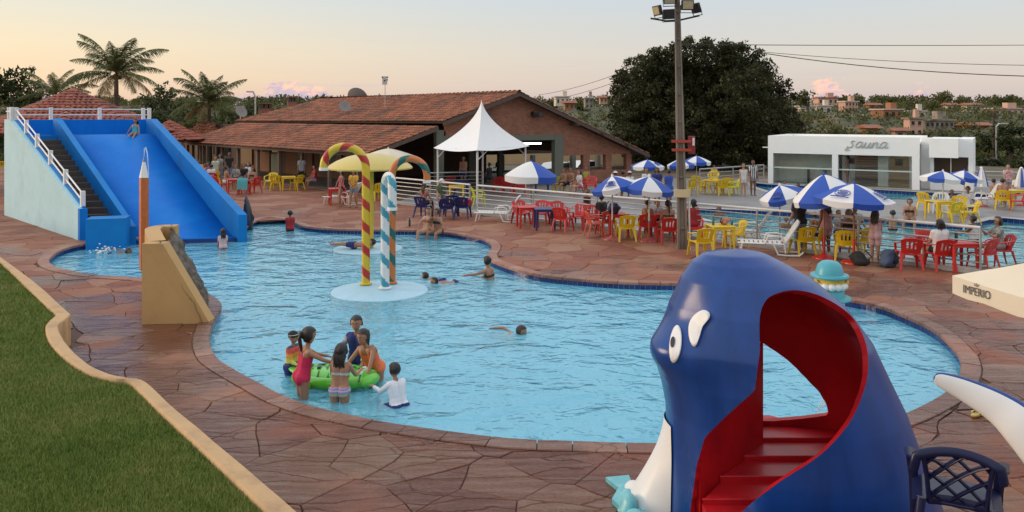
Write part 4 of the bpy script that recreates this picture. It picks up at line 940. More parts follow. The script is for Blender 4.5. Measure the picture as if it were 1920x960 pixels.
def crown_points(lobes, n):          # points near the surface of a set of ellipsoid lobes
    out = []
    for (c, r) in lobes:
        m = max(3, int(n * (r[0] * r[1] * r[2]) ** (2 / 3))); 
        d = rng.normal(0, 1, (m, 3)); d /= np.linalg.norm(d, axis=1)[:, None]; d = d * (rng.random((m, 1)) ** .22)
        out.append(np.array(c) + d * np.array(r))
    return np.concatenate(out)
def tree(name, label, loc, lobes, trunk_h, trunk_r, m, dens, leaf, clump, n_leaf, group=None, cat='tree'):
    t = thing(name, label, cat, loc, 0, group); b = MB()
    limb(b, (0, 0, -.2), (0, 0, trunk_h), trunk_r, trunk_r * .7, trunk_r * .3)
    for c, r in lobes[:14]: limb(b, (0, 0, trunk_h * random.uniform(.75, 1)), (c[0], c[1], c[2]), trunk_r * .42, trunk_r * .06, .25)
    b.build('trunk', M_bark, t, smooth=60)
    V, Fc = leaves(crown_points(lobes, dens), n_leaf, clump, leaf, squash=.75)
    rawmesh('crown', V, Fc, m, parent=t); return t
# --- the great dark mango tree behind the hall: low domed crown hanging almost to the ground
MT = Q(1322, 335, 58); MT.z = -.05; k = FOC / 58
mango_px = [(1320, 108, 62, 42), (1262, 118, 55, 38), (1382, 118, 60, 40), (1226, 150, 52, 44), (1430, 150, 50, 45), (1200, 195, 42, 48), (1468, 195, 36, 48), (1192, 248, 36, 46), (1300, 290, 60, 34), (1380, 290, 55, 36), (1225, 290, 40, 30), (1430, 250, 50, 50), (1480, 240, 26, 42), (1300, 165, 70, 50), (1375, 180, 60, 55), (1240, 200, 55, 50), (1440, 215, 45, 60), (1205, 235, 50, 45), (1285, 235, 55, 45), (1350, 235, 50, 45), (1410, 260, 40, 38), (1235, 265, 40, 28), (1206, 275, 36, 30), (1450, 285, 36, 38), (1478, 280, 22, 32), (1330, 262, 45, 28), (1390, 215, 50, 40), (1330, 100, 40, 24), (1290, 98, 34, 22), (1360, 102, 30, 22), (1405, 128, 30, 24), (1228, 125, 30, 24), (1205, 158, 28, 26)]
lobes = []
for i, (u, v, ru, rv) in enumerate(mango_px):
    dy = random.uniform(-3.8, 1.5) if 8 < i < 23 else random.uniform(-1.5, 1.5)
    q = Q(u, v, 58); lobes.append(((q.x - MT.x, dy, q.z - MT.z), (ru / k * .92, ru / k * .8, rv / k * .95)))
for i in range(9): a = 2 * pi * i / 9; lobes.append(((3.9 * cos(a), 5 + 3.5 * sin(a), 4 + 2 * random.random()), (2.7, 3.0, 3.2)))
tree('mango_tree', 'huge dark domed mango tree towering between the brick hall and the sauna', MT, lobes, 2.6, .55, M_mango, 15.0, .135, .50, 52)
M_branch = M_bark
# --- scrub, trees and houses on the hillside
bush = []; brad = []
for _ in range(4600):
    y = 66 + 270 * random.random() ** 1.9; x = random.uniform(-.80, .80) * y * 1.05
    if -22 < x < 10 and y < 82: continue
    dn = mnoise.noise(Vector((x * .02, y * .02, 3)))
    if dn < -.22 and random.random() < .6: continue
    r = random.uniform(.5, 1.6) * (1 + y * .0035); bush.append((x, y, tz(x, y) + r * .35)); brad.append(r)
V, Fc = leaves(bush, 34, np.array(brad), .30, squash=.65, tris=True)
d = V[:, 1:2].repeat(1, 1); tag(rawmesh('undergrowth', V, Fc, M_bush), 'mass of olive scrub covering the far hillside', 'scrub', kind='stuff')
V, Fc = leaves([(x, y, tz(x, y) + r * .5) for x, y, r in [(random.uniform(-1, 1) * .75 * y, y, random.uniform(2, 4.2)) for y in [random.uniform(250, 345) for _ in range(260)]]], 110, 2.6, .62, squash=.7, tris=True)
tag(rawmesh('treeline', V, Fc, M_bush), 'far line of trees along the crest of the hill', 'treeline', kind='stuff')
def htree(u, v, d, w_, h_, label, trunk=.25, m=None, dens=2.3):
    x = (u - 960) / FOC * d; z = tz(x, d) if d > 62 else 0; zc = EYE - (v - HOR) / FOC * d; rw, rh = w_ / FOC * d, h_ / FOC * d
    lob = [((random.uniform(-.5, .5) * rw, random.uniform(-.4, .4) * rw, zc - z + random.uniform(-.45, .45) * rh), (rw * random.uniform(.42, .62), rw * .5, rh * random.uniform(.45, .65))) for _ in range(8)]
    s = d / 90
    return tree('broadleaf_tree', label, (x, d, z - .05), lob, max(.6, (zc - z) * .7), .16 * (1 + s * .4), m or M_tree, dens / s ** 1.2 * 2.0, .17 * (.75 + .6 * s), .55 * (.6 + .5 * s), 16, 'trees on the hillside and behind the pools')
HT = [(30, 172, 78, 62, 50, 'dark spreading tree at the far left edge behind the pavilion'), (70, 185, 74, 45, 36, 'dark bushy tree between the left edge and the big pavilion roof'), (300, 195, 82, 40, 38, 'tree with a ragged crown between the two tall palms'), (345, 205, 80, 38, 30, 'olive tree just left of the second palm'), (290, 222, 66, 34, 24, 'yellow green bush tree right of the slide parapet'), (365, 236, 64, 30, 14, 'low bright green shrub tree under the second palm'), (450, 218, 75, 26, 22, 'dark shrub tree left of the low chimneys'),
      (478, 205, 90, 22, 16, 'thin tree by the street lamp left of the hall roof'), (1035, 196, 190, 16, 12, 'round tree on the crest left of the pale hill house'), (1090, 200, 180, 18, 13, 'round tree on the crest between the two hill houses'), (1515, 185, 150, 26, 20, 'dark tree on the crest right of the mango tree'), (1600, 188, 210, 20, 11, 'tree behind the pink hillside house'), (1645, 196, 200, 18, 10, 'low tree right of the pink hillside house'), (1700, 200, 205, 24, 12, 'reddish brown tree on the crest in the middle of the right hill'), (1768, 182, 215, 22, 12, 'tallest umbrella shaped tree on the crest'), (1800, 190, 210, 20, 12, 'tree on the crest beside the red roofed hill house'), (1745, 200, 190, 22, 12, 'dark bushy tree below the umbrella shaped tree'), (1880, 192, 200, 22, 12, 'tree on the crest near the right edge'),
      (1672, 190, 230, 9, 5, 'tiny lone tree standing above the crest'), (1560, 250, 105, 45, 16, 'broad green bush right behind the sauna roof on the left'), (1500, 225, 110, 30, 20, 'dark tree beside the lower right of the mango crown'), (1640, 255, 100, 30, 12, 'green bush peeping over the sauna roof below the ruin'), (1850, 270, 70, 34, 26, 'dense green tree right of the sauna'), (1895, 262, 66, 44, 36, 'big dense green tree at the right edge behind the railing'), (1860, 310, 62, 32, 16, 'low green hedge tree behind the closed parasols'), (1915, 305, 60, 26, 18, 'low dense bush at the right edge behind the railing'), (1780, 262, 90, 30, 10, 'low bush behind the right part of the sauna'), (1240, 308, 62, 22, 16, 'small bright shrub between the hall and the mango trunk')]
for u, v, d, w_, h_, lb in HT: htree(u, v, d, w_, h_, lb, m=M_bush if d > 95 or 'yellow' in lb or 'bright' in lb else None)
V, Fc = leaves([(x, y, tz(x, y) + 1.6 + random.random() * 2.2) for x, y in [(random.uniform(-.72, -.30) * 1.0 * y, y) for y in [random.uniform(68, 110) for _ in range(420)]]], 60, 1.7, .30, squash=.8, tris=True)
tag(rawmesh('woodland', V, Fc, M_tree), 'far mass of dark woodland beyond the pavilions on the left', 'woodland', kind='stuff')
# --- coconut palms
def palm(label, u, v_c, d, v_base, L, n, seed, dead=2, lean=0.0):
    rs = random.Random(seed); c = Q(u, v_c, d); base = Vector((c.x - lean, d, 0)); H_ = c.z
    t = thing('coconut_palm', label, 'palm tree', base, 0, 'coconut palms behind the slide')
    b = MB(); pts = [(lean * (i / 12) ** 1.4, 0, H_ * i / 12) for i in range(13)]; b.tube(pts, [.24 * (1 - .5 * i / 12) + (.06 if i == 0 else 0) for i in range(13)], 9)
    for i in range(int(H_ / .22)): pass
    b.build('trunk', M_bark, t, smooth=60)
    for i in range(n):
        az = 2 * pi * (i * .382) + rs.uniform(-.2, .2); e = R(84 - 100 * ((i + .5) / n) ** 1.0) + rs.uniform(-.1, .1); l = L * rs.uniform(.82, 1.08) * (1.0 if i > 3 else .85)
        p = Vector((lean, 0, H_)); pts = [p.copy()]; ang = e; segs = 12; droop = rs.uniform(.085, .14)
        for s in range(segs):
            p = p + Vector((cos(az) * cos(ang), sin(az) * cos(ang), sin(ang))) * (l / segs); ang -= droop * (.35 + s / segs * 1.1); pts.append(p.copy())
        V = []; Fq = []; side = Vector((-sin(az), cos(az), 0)); twist = rs.uniform(-.5, .5)
        for s in range(segs):       # rachis
            a, c2 = pts[s], pts[s + 1]; w0 = .035 * (1 - s / segs) + .008; o = len(V); V += [a - side * w0, a + side * w0, c2 + side * w0 * .9, c2 - side * w0 * .9]; Fq.append((o, o + 1, o + 2, o + 3))
        for s in range(1, segs):
            for q in range(6):
                f = (s + q / 6) / segs; a = pts[s].lerp(pts[s + 1], q / 6); dr = (pts[s + 1] - pts[s]).normalized(); nl = dr.cross(side).normalized(); ll = l * .22 * (sin(pi * min(1, f * .92 + .08)) ** .6) * rs.uniform(.75, 1.1)
                for sg in (-1, 1):
                    if rs.random() < .06: continue
                    dd = (side * sg * .72 + dr * .62 + nl * rs.uniform(-.15, .2) + Vector((0, 0, -.34 - .3 * f + sg * twist * .3))).normalized(); wd = dr * (l * .0058)
                    m1 = a + dd * ll * .55 + Vector((0, 0, .02)); e1 = a + dd * ll + Vector((0, 0, -ll * .22)); o = len(V)
                    V += [a - wd, a + wd, m1 + wd * 1.1, m1 - wd * 1.1, e1 + wd * .2, e1 - wd * .2]; Fq += [(o, o + 1, o + 2, o + 3), (o + 3, o + 2, o + 4, o + 5)]
        rawmesh('frond', [tuple(x) for x in V], Fq, M_deadleaf if i >= n - dead else M_palmleaf, parent=t)
    for i in range(5): MB().ell((lean + .28 * cos(i * 1.3), .28 * sin(i * 1.3), H_ - .25), .13, 8, 6).build('coconut', mat('coconut', (.10, .09, .03), .5), t, smooth=180)
palm('tallest coconut palm with drooping fronds above the pavilion roof', 218, 138, 52, 0, 3.5, 26, 3, 3)
palm('second coconut palm standing alone right of the blue slide', 392, 192, 60, 0, 3.4, 24, 8, 2)
palm('short coconut palm half hidden behind the left side of the pavilion roof', 105, 178, 60, 0, 2.9, 18, 5, 1)
# --- houses far up on the hill
def house(label, u, v0, v1, w_, d, wall, roof, nwin=3, flat=True, yaw=.15, storeys=1):
    x = (u - 960) / FOC * d; z1 = EYE - (v0 - HOR) / FOC * d; z0 = EYE - (v1 - HOR) / FOC * d - .6; W_ = w_ / FOC * d; hh = z1 - z0; dp_ = W_ * .6; hh = z1 - z0
    t = thing('hill_house', label, 'house', (x, d, z0), yaw, 'houses on the far hillside')
    wl = MB().box((0, dp_ / 2, hh * .5), (W_, dp_, hh)).build('wall', wall, t)
    if flat:
        MB().box((0, dp_ / 2, hh + .1), (W_ + .5, dp_ + .5, .25)).build('roof', roof, t); MB().box((W_ * .22, dp_ * .5, hh + .8), (W_ * .3, dp_ * .4, 1.2)).build('water_tank_room', wall, t)
    else:
        b = MB(); e = .6; a = [(-W_ / 2 - e, -e, hh), (W_ / 2 + e, -e, hh), (W_ / 2 + e, dp_ + e, hh), (-W_ / 2 - e, dp_ + e, hh), (-W_ / 2 - e, dp_ / 2, hh * 1.32), (W_ / 2 + e, dp_ / 2, hh * 1.32)]
        b.add(a, [(0, 1, 5, 4), (2, 3, 4, 5), (1, 2, 5), (3, 0, 4), (0, 3, 2, 1)]); b.build('roof', roof, t)
    for s in range(storeys):
        for i in range(nwin):
            xx = -W_ / 2 + W_ * (i + .5) / nwin; zc = hh * ((s + .55) / storeys); f = MB().box((xx, -.03, zc), (W_ / nwin * .42, .06, hh / storeys * .42)).build('window', M_win, t)
            MB().box((xx, -.06, zc - hh / storeys * .24), (W_ / nwin * .5, .1, .1)).build('sill', wall, f)
pk = mat('pink_render', (.55, .33, .24), .8, .1, 1); orr = mat('orange_brick', (.36, .15, .075), .85, .2, 1); wh = mat('cream_house', (.62, .53, .42), .8, .1, 1); gr = mat('ruin_render', (.30, .25, .19), .9, .3, .5, col2=(.12, .10, .08), c2=(.46, .6), c2scale=.6); rr_ = mat('far_roof', (.30, .12, .07), .85, .2, 1); wr = mat('pale_roof', (.5, .44, .4), .7, .1, 1)
for a in [('low cream house with a flat roof right of the mango crown', 1515, 200, 212, 34, 175, wh, wr, 3, True, .3), ('pale house beside the low cream one on the hill', 1547, 199, 211, 28, 178, wh, wr, 2, True, .2), ('two storey pink house on the crest of the hill', 1597, 191, 207, 30, 180, pk, wr, 4, True, .35, 2), ('long flat roofed pavilion house highest on the crest', 1553, 184, 193, 38, 205, pk, rr_, 4, True, .1), ('small house with red roof behind the bushes', 1640, 197, 205, 20, 185, orr, rr_, 2, False, .1), ('long orange walled house halfway up the hill', 1675, 206, 217, 50, 150, orr, wr, 3, True, .4), ('white shed next to the long orange house', 1722, 209, 216, 28, 152, wh, wr, 2, True, .1), ('unfinished grey two storey ruin on the slope', 1762, 226, 252, 62, 120, gr, gr, 6, True, .2, 2), ('taller pale end block of the ruin', 1718, 223, 250, 28, 118, pk, gr, 2, True, .2, 2), ('low orange shack at the right end of the ruin', 1835, 235, 245, 42, 125, orr, rr_, 3, False, .1), ('cream house with red hipped roof on the crest', 1785, 197, 206, 20, 200, wh, rr_, 2, False, .2), ('wide cream house with red roof right on the crest', 1826, 197, 206, 28, 195, wh, rr_, 3, False, .1), ('long low house at the right edge of the hill', 1893, 204, 214, 60, 180, pk, wr, 5, True, .1), ('small brick hut low on the slope behind the sauna', 1635, 240, 252, 26, 110, orr, rr_, 2, False, .3), ('lower brick hut further right behind the sauna', 1688, 245, 254, 20, 108, pk, rr_, 1, False, .1),
          ('pale grey house left on the crest above the hall roof', 1055, 182, 194, 26, 185, wh, wr, 3, True, .2), ('tall grey house next to the mango tree', 1105, 184, 199, 16, 165, gr, wr, 2, True, .2, 2), ('orange house below the crest above the hall roof', 1068, 193, 201, 18, 160, orr, rr_, 2, False, .2), ('tiny house on the crest touching the mango crown', 1132, 183, 190, 14, 180, pk, rr_, 2, False, .1)]: house(*a)
# --- wires and distant lamp posts
def wire(label, pts, r=.014):
    tag(MB().tube(pts, r, 5).build('power_cable', M_black), label, 'cable', 'power cables across the sky')
def sag(a, b, s, n=14): return [a.lerp(b, i / n) - Vector((0, 0, s * 4 * (i / n) * (1 - i / n))) for i in range(n + 1)]
wire('highest power cable running from the floodlight pole to the right edge', sag(PB + Vector((.0, .1, 5.95)), Q(2150, 82, 34), .05), .012)
wire('middle power cable behind the mango tree towards the right edge', sag(Q(1415, 96, 47), Q(2100, 123, 40), .25), .016)
wire('thick twin power cable sagging lowest towards the right edge', sag(Q(1420, 98, 46.5), Q(2150, 144, 40), .45), .026)
wire('upper thin cable rising from behind the hall ridge to the mango tree', sag(Q(1010, 178, 90), Q(1185, 128, 68), .3), .022)
wire('lower thin cable rising from behind the hall ridge to the mango tree', sag(Q(1016, 190, 90), Q(1190, 140, 68), .3), .022)
def street(label, u, vt, vb, d, hx):
    a = Q(u, vb, d); a.z = tz(a.x, d) if d > 62 else 0; h = EYE - (vt - HOR) / FOC * d - a.z; t = thing('street_lamp', label, 'street lamp', a, 0, 'distant street lamps')
    MB().tube([(0, 0, -.2), (0, 0, h * .93), (hx * .3, 0, h)], .07, 6).build('pole', M_steel, t); MB().box((hx * .7, 0, h), (abs(hx) * .9, .3, .12), ch=.03).build('lamp_head', M_steel, t)
street('street lamp left of the hall roof with its arm to the left', 479, 172, 240, 72, -.7); street('street lamp right of the sauna with its head turned right', 1868, 232, 300, 66, .8)
t = thing('utility_post', 'pale wooden post rising behind the left end of the sauna roof', 'post', (Q(1505, 340, 60).x, 60, -.05)); MB().tube([(0, 0, 0), (0, 0, EYE - (226 - HOR) / 25 + .05)], .14, 8).build('shaft', M_post, t); MB().tube([(.3, .2, 0), (.3, .2, 3.2)], .06, 8).build('stay', M_post, t)
t = thing('utility_post', 'thin dark post on the slope right of the sauna', 'post', (Q(1863, 300, 68).x, 68, -.1)); MB().tube([(0, 0, 0), (0, 0, 4.2)], .08, 8).build('shaft', M_timber, t); MB().box((0, 0, 3.9), (.9, .08, .08)).build('cross_arm', M_timber, t)
# ================================================================ PROPS: showers, chairs, tables, parasols, loungers
M_py = plast('yellow_plastic', (.68, .46, .012), c2scale=3); M_pr = plast('red_plastic', (.50, .022, .018)); M_pb = plast('navy_plastic', (.014, .022, .115)); M_pc = plast('faded_red_plastic', (.58, .10, .06)); M_pw = plast('white_plastic', (.70, .68, .64)); M_plg = plast('lime_plastic', (.60, .60, .02))
def chair_proto(m, name='plastic_chair', slots=True):
    t = thing(name, 'x', 'chair')
    P = []
    for j in range(6):
        y = -.22 + .46 * j / 5; w_ = .215 + .025 * j / 5
        P.append([(x * w_, y, .415 + .02 * (abs(x)) ** 2 + .012 * (j / 5) - (.03 if j == 5 else 0)) for x in (-1, -.7, 0, .7, 1)])
    b = MB().grid(P); k = len(b.v); b.v += [(x, y, z - .035) for x, y, z in b.v]; b.f += [tuple(q + k for q in reversed(f)) for f in b.f]
    rim = [0, 1, 2, 3, 4, 9, 14, 19, 24, 29, 28, 27, 26, 25, 20, 15, 10, 5]
    b.f += [(rim[i], rim[i] + k, rim[(i + 1) % 18] + k, rim[(i + 1) % 18]) for i in range(18)]; b.m = [0] * len(b.f); b.build('seat', m, t, smooth=40)
    b = MB(); xs = [-1, -.72, -.5, -.3, -.1, .1, .3, .5, .72, 1]
    def bp(x, s): return Vector((x * (.225 + .035 * s), -.20 - .13 * s - .05 * (1 - x * x) * .8 + .03, .42 + .40 * s - .055 * s * s * x * x))
    for i in range(9):
        for (s0, s1) in ((0, .28), (.28, .78), (.78, 1)):
            if slots and s0 == .28 and i in (2, 4, 6): continue
            q = [bp(xs[i], s0), bp(xs[i + 1], s0), bp(xs[i + 1], s1), bp(xs[i], s1)]; b.slab(q, .018)
    b.build('backrest', m, t)
    for sx in (-1, 1):
        MB().tube([(sx * .25, -.27, .70), (sx * .275, -.05, .655), (sx * .28, .14, .64), (sx * .265, .22, .60), (sx * .255, .23, .43)], [.022, .028, .028, .026, .024], 6, flat=(.6, 1.2)).build('armrest', m, t, smooth=60)
        for y, dy in ((.20, .06), (-.20, -.11)):
            MB().tube([(sx * .215, y, .42), (sx * .245, y + dy * .5, .2), (sx * .265, y + dy, 0)], [.042, .032, .024], 6, flat=(1.15, .7)).build('leg', m, t, smooth=60)
    return t
PROTO = {}
def first_use(key, make):
    if key not in PROTO: PROTO[key] = [make(), False]
    p = PROTO[key]
    if not p[1]: p[1] = True; return p[0]
    return dup(p[0])
CM = {'y': M_py, 'r': M_pr, 'b': M_pb, 'c': M_pc, 'w': M_pw, 'l': M_plg}
def chair(c, u, v, rz, label, z=0.0, group=None):
    t = first_use('chair' + c, lambda: chair_proto(CM[c])); t.location = G(u, v, z) if not isinstance(u, Vector) else u; t.rotation_euler = (0, 0, R(rz)); t['label'] = label
    t['group'] = group or {'y': 'yellow plastic armchairs', 'r': 'red plastic armchairs', 'b': 'navy plastic armchairs', 'c': 'faded red plastic armchairs', 'w': 'white plastic armchairs', 'l': 'lime plastic armchairs'}[c]; return t
def table_proto(m):
    t = thing('plastic_table', 'x', 'table'); MB().box((0, 0, .705), (.70, .70, .035), ch=.012).build('tabletop', m, t); b = MB()
    for sx in (-1, 1):
        MB().box((0, sx * .325, .655), (.62, .02, .07)).build('apron', m, t)
        for sy in (-1, 1): MB().tube([(sx * .29, sy * .29, .69), (sx * .31, sy * .31, 0)], [.052, .032], 6, flat=(1, 1)).build('leg', m, t, smooth=60)
    return t
def table(c, u, v, rz, label, z=0.0):
    t = first_use('table' + c, lambda: table_proto(CM[c])); t.location = G(u, v, z); t.rotation_euler = (0, 0, R(rz)); t['label'] = label; t['group'] = 'square plastic tables'; return t
# red row outside the railing
chair('r', 977, 420, 200, 'red armchair behind the left side of the first red table'); table('r', 989, 426, 10, 'red square table at the left end of the chair row'); chair('r', 1014, 420, 165, 'red armchair behind the right side of the first red table')
table('b', 1021, 430, 5, 'navy square table between the red chairs'); chair('r', 1047, 422, 190, 'red armchair facing us just right of the navy table'); chair('r', 1056, 433, -35, 'red armchair with its back to us in front of another red chair')
chair('r', 1085, 426, 150, 'red armchair facing us with open arms in mid row'); chair('r', 1108, 431, 175, 'red armchair right of the one with open arms, near the black hat'); chair('c', 1116, 443, -80, 'faded red armchair seen from the side, facing right')
chair('c', 1136, 440, 20, 'faded red armchair with its back to us beside the left parasol pole'); table('r', 1154, 442, 15, 'red table behind the left parasol pole'); chair('y', 1173, 451, 5, 'single yellow armchair in the red row, its back to us')
chair('y', 1192, 446, 60, 'yellow armchair half behind the single yellow one'); chair('r', 1214, 448, -8, 'red armchair with a shirtless boy in it beside the parasol pole'); chair('r', 1252, 457, 4, 'red armchair left of the concrete pole with a ponytailed woman in it')
table('r', 1232, 441, 10, 'red table between the two occupied chairs by the concrete pole'); chair('r', 1300, 451, 170, 'dark red armchair right of the concrete pole, facing us')
chair('y', 1314, 481, 15, 'yellow armchair nearest to us right of the concrete pole'); table('y', 1350, 469, 8, 'yellow table with drinks right of the concrete pole'); chair('y', 1377, 466, 100, 'yellow armchair on the right side of the table with drinks')
# inside the railing, before the right pool
chair('y', 1504, 478, 10, 'yellow armchair inside the railing left of the first red parasol base'); chair('y', 1530, 476, 40, 'yellow armchair just behind the first red parasol base'); chair('y', 1585, 486, -20, 'yellow armchair inside the railing left of the nearest parasol pole'); chair('y', 1618, 478, 15, 'yellow armchair inside the railing right of the nearest parasol pole')
chair('r', 1704, 504, -12, 'red armchair just right of the railing post by the blue bag'); chair('r', 1722, 494, 110, 'red armchair turned sideways behind the one by the post'); chair('r', 1738, 489, 160, 'red armchair farther back by the water, left of the white shirt'); chair('r', 1762, 507, 3, 'red armchair with the white shirted person'); table('r', 1796, 507, 5, 'red table laid with drinks inside the right end of the railing'); chair('r', 1842, 505, 30, 'red armchair behind the end post of the railing'); chair('r', 1874, 499, 85, 'red armchair with the capped woman, facing left')
# peninsula
for a in (('y', 1738, 398, -60, 'yellow armchair at the left end of the poolside group'), ('y', 1783, 420, 20, 'yellow armchair right of the poolside table, near the water'), ('y', 1796, 409, 140, 'yellow armchair behind the poolside table'), ('y', 1818, 420, 75, 'yellow armchair at the right end of the poolside group'), ('w', 1764, 400, 150, 'white armchair behind the yellow poolside group'), ('w', 1815, 405, 190, 'white armchair behind the right yellow chair'), ('y', 1880, 393, -30, 'yellow armchair with the man in navy trunks'), ('r', 1907, 396, 60, 'red armchair by the round table at the right edge')): chair(*a)
table('y', 1760, 413, 12, 'yellow table in the poolside group'); table('y', 1900, 388, 10, 'yellow table at the right edge by the closed parasol')
# far cluster by the dark tree
for a in ((1294, 366, 20, 'leftmost yellow armchair of the far cluster'), (1308, 359, -30, 'yellow armchair behind the leftmost one of the far cluster'), (1322, 364, 60, 'third yellow armchair from the left in the far cluster'), (1352, 367, 10, 'yellow armchair in the middle of the far cluster, back to us'), (1366, 364, -20, 'yellow armchair in the far cluster next to the lime one'), (1338, 349, 160, 'yellow armchair at the back of the far cluster')): chair('y', *a)
chair('l', 1376, 367, 90, 'tall lime armchair at the right end of the far cluster'); table('y', 1337, 365, 5, 'yellow table in the far cluster of chairs')
# by the hall and the tent
chair('b', 794, 407, -25, 'navy armchair with the tanned woman at the pool edge'); chair('b', 837, 411, 5, 'navy armchair nearest to us left of the one with bags'); chair('b', 846, 404, 12, 'navy armchair just behind the nearest navy one'); chair('b', 868, 408, -10, 'navy armchair heaped with dark and red bags')
table('y', 856, 378, 4, 'yellow table behind the navy chairs'); chair('l', 897, 387, -75, 'lime armchair at the foot of the front tent pole'); chair('l', 1049, 360, 20, 'lime armchair inside the hall by the green column')
for u, v, rz, lb in ((935, 361, 10, 'red armchair inside the hall left of the brown parasol pole'), (951, 364, -15, 'red armchair in the hall directly left of the small canopy'), (975, 367, 5, 'red armchair under the blue and white canopy'), (1086, 366, 100, 'red armchair with the woman in white by the brick pillars'), (1108, 361, 170, 'red armchair by the brick sill behind the parasol'), (843, 361, 20, 'red armchair in the hall behind the grey railing')): chair('r', u, v, rz, lb)
table('b', 1016, 361, 0, 'navy table behind the blue and white canopy'); table('b', 864, 366, 0, 'dark table behind the grey terrace railing')
chair('y', 518, 357, 5, 'yellow armchair on the veranda left of a post'); chair('y', 508, 353, 170, 'yellow armchair behind the left veranda one'); table('y', 541, 357, 20, 'yellow table on the veranda with a green cloth'); chair('y', 557, 357, 60, 'yellow armchair turned sideways on the veranda'); chair('y', 402, 348, 30, 'yellow armchair on the veranda behind the slide edge'); chair('y', 3, 325, 30, 'yellow armchair at the left edge behind the slide tower')
chair('r', 412, 360, -40, 'red armchair with the shirtless man by the veranda'); table('r', 440, 363, 20, 'red table in front of the veranda'); chair('r', 457, 366, 10, 'red armchair draped with the teal towel'); chair('r', 476, 362, 60, 'red armchair with the tanned person by the veranda post'); chair('r', 396, 352, 20, 'red armchair behind the edge of the blue slide'); table('r', 632, 384, 20, 'red side table behind the white lounger'); chair('y', 706, 376, 40, 'yellow armchair behind the yellow mushroom stem')
# towel, bags, bottles
tw = MB().grid([[(-.24 + .48 * i / 5, -.36 + .03 * sin(i * 2) - (.03 if j else -.04) - .02 * j, .86 - .11 * j + .02 * sin(i)) for i in range(6)] for j in range(6)])
o = tag(tw.build('towel', mat('teal_towel', (.10, .36, .36), .95, .2, 10, .4, 30), smooth=180, loc=G(457, 366), rz=R(10)), 'teal towel hanging over the back of a red chair', 'towel')
def bag(label, loc, col, s, seed):
    t = thing('bag', label, 'bag', loc, seed); b = MB(); b.ell((0, 0, .15 * s), (.25 * s, .16 * s, .20 * s), 16, 12); b.v = [(x + (.07 if z > .2 * s else .0) + .10 * mnoise.noise(Vector((x * 6, y * 6, z * 6 + seed * 3))), y + .08 * mnoise.noise(Vector((x * 9 + 5, y * 9, z * 9))), max(.0, z)) for x, y, z in b.v]
    m = mat('bag_cloth_%d' % seed, col, .8, .25, 12, .3, 40); b.build('body', m, t, smooth=180); MB().tube([(-.1 * s, -.13 * s, .1 * s), (-.16 * s, -.24 * s, .22 * s), (-.08 * s, -.12 * s, .38 * s)], .018, 6).build('strap', M_black, t); MB().ell((.05 * s, -.15 * s, .14 * s), (.12 * s, .06 * s, .09 * s), 8, 6).build('pocket', m, t, smooth=180); return t
bag('slate blue backpack lying beside the railing post', G(1664, 500), (.05, .075, .13), 1.25, 1); bag('black bag slumped at the nearest parasol base', G(1612, 497), (.012, .012, .014), 1.0, 2); bag('dark bag on the right navy chair', G(866, 408) + Vector((-.05, .1, .42)), (.02, .02, .03), 1.0, 3); bag('red bag on the right navy chair', G(871, 408) + Vector((.14, -.05, .45)), (.35, .02, .03), .8, 4); bag('dark violet bag on the red table by the left parasol', G(1150, 442) + Vector((0, 0, .722)), (.03, .025, .09), 1.0, 5); bag('flowered pink bag on the yellow table with drinks', G(1352, 469) + Vector((.1, .1, .722)), (.45, .20, .14), .55, 6)
def bottle(label, loc, col, h=.28):
    m = mat('bottle_%d' % int(col[1] * 1000), col, .12, .05); t = thing('bottle', label, 'bottle', loc); MB().lathe([(.034, 0), (.037, .01), (.037, h * .6), (.014, h * .8), (.013, h * .96)], 10).build('body', m, t, smooth=40); MB().lathe([(.016, h * .96), (.016, h)], 8).build('cap', M_white, t)
bottle('dark green bottle standing on the far pool rim', G(768, 424), (.02, .06, .025), .34); bottle('green bottle on the yellow table with drinks', G(1344, 469) + Vector((-.1, 0, .722)), (.02, .16, .09)); bottle('dark bottle on the red table of the right railing', G(1797, 507) + Vector((0, .1, .722)), (.02, .05, .03)); bottle('blue drink can like bottle beside the flowered bag', G(1358, 469) + Vector((.22, 0, .722)), (.02, .14, .22), .2)
# ---------------------------------------------------------------- loungers
def lounger_proto():
    t = thing('sun_lounger', 'x', 'sun lounger'); L = 1.25
    for i in range(9): MB().box((0, .12 + i * .125, .33), (.50, .085, .03)).build('seat_slat', M_pw, t)
    for sx in (-1, 1): MB().tube([(sx * .29, 0, .33), (sx * .29, L, .34)], .03, 6).build('side_rail', M_pw, t, smooth=60)
    th = R(58); fr = MB(); up = lambda s, x: Vector((x, -s * cos(th), .34 + s * sin(th)))
    fr.tube([up(0, -.27), up(.62, -.27), up(.72, -.2), up(.72, .2), up(.62, .27), up(0, .27)], .028, 6); fr.build('back_frame', M_pw, t, smooth=60)
    for i in range(6): x = -.2 + .08 * i; MB().slab([up(.04, x - .026), up(.04, x + .026), up(.70, x + .026), up(.70, x - .026)], .02).build('back_slat', M_pw, t)
    for sx in (-1, 1):
        MB().tube([(sx * .33, -.02, .1), (sx * .33, .05, .52), (sx * .33, .16, .56), (sx * .33, .45, .54), (sx * .33, .52, .34)], .024, 6).build('armrest', M_pw, t, smooth=60)
        MB().tube([(sx * .30, 1.12, .33), (sx * .30, 1.2, .02)], [.03, .022], 6).build('leg', M_pw, t); MB().tube([(sx * .30, .30, .33), (sx * .30, .18, .05), (sx * .30, -.02, .03), (sx * .30, -.38, .04), (sx * .30, -.48, .14)], .026, 6).build('leg', M_pw, t, smooth=60)
    return t
def lounger(u, v, rz, label, z=0):
    t = first_use('lounger', lounger_proto); t.location = G(u, v, z); t.rotation_euler = (0, 0, R(rz)); t['label'] = label; t['group'] = 'white plastic sun loungers'
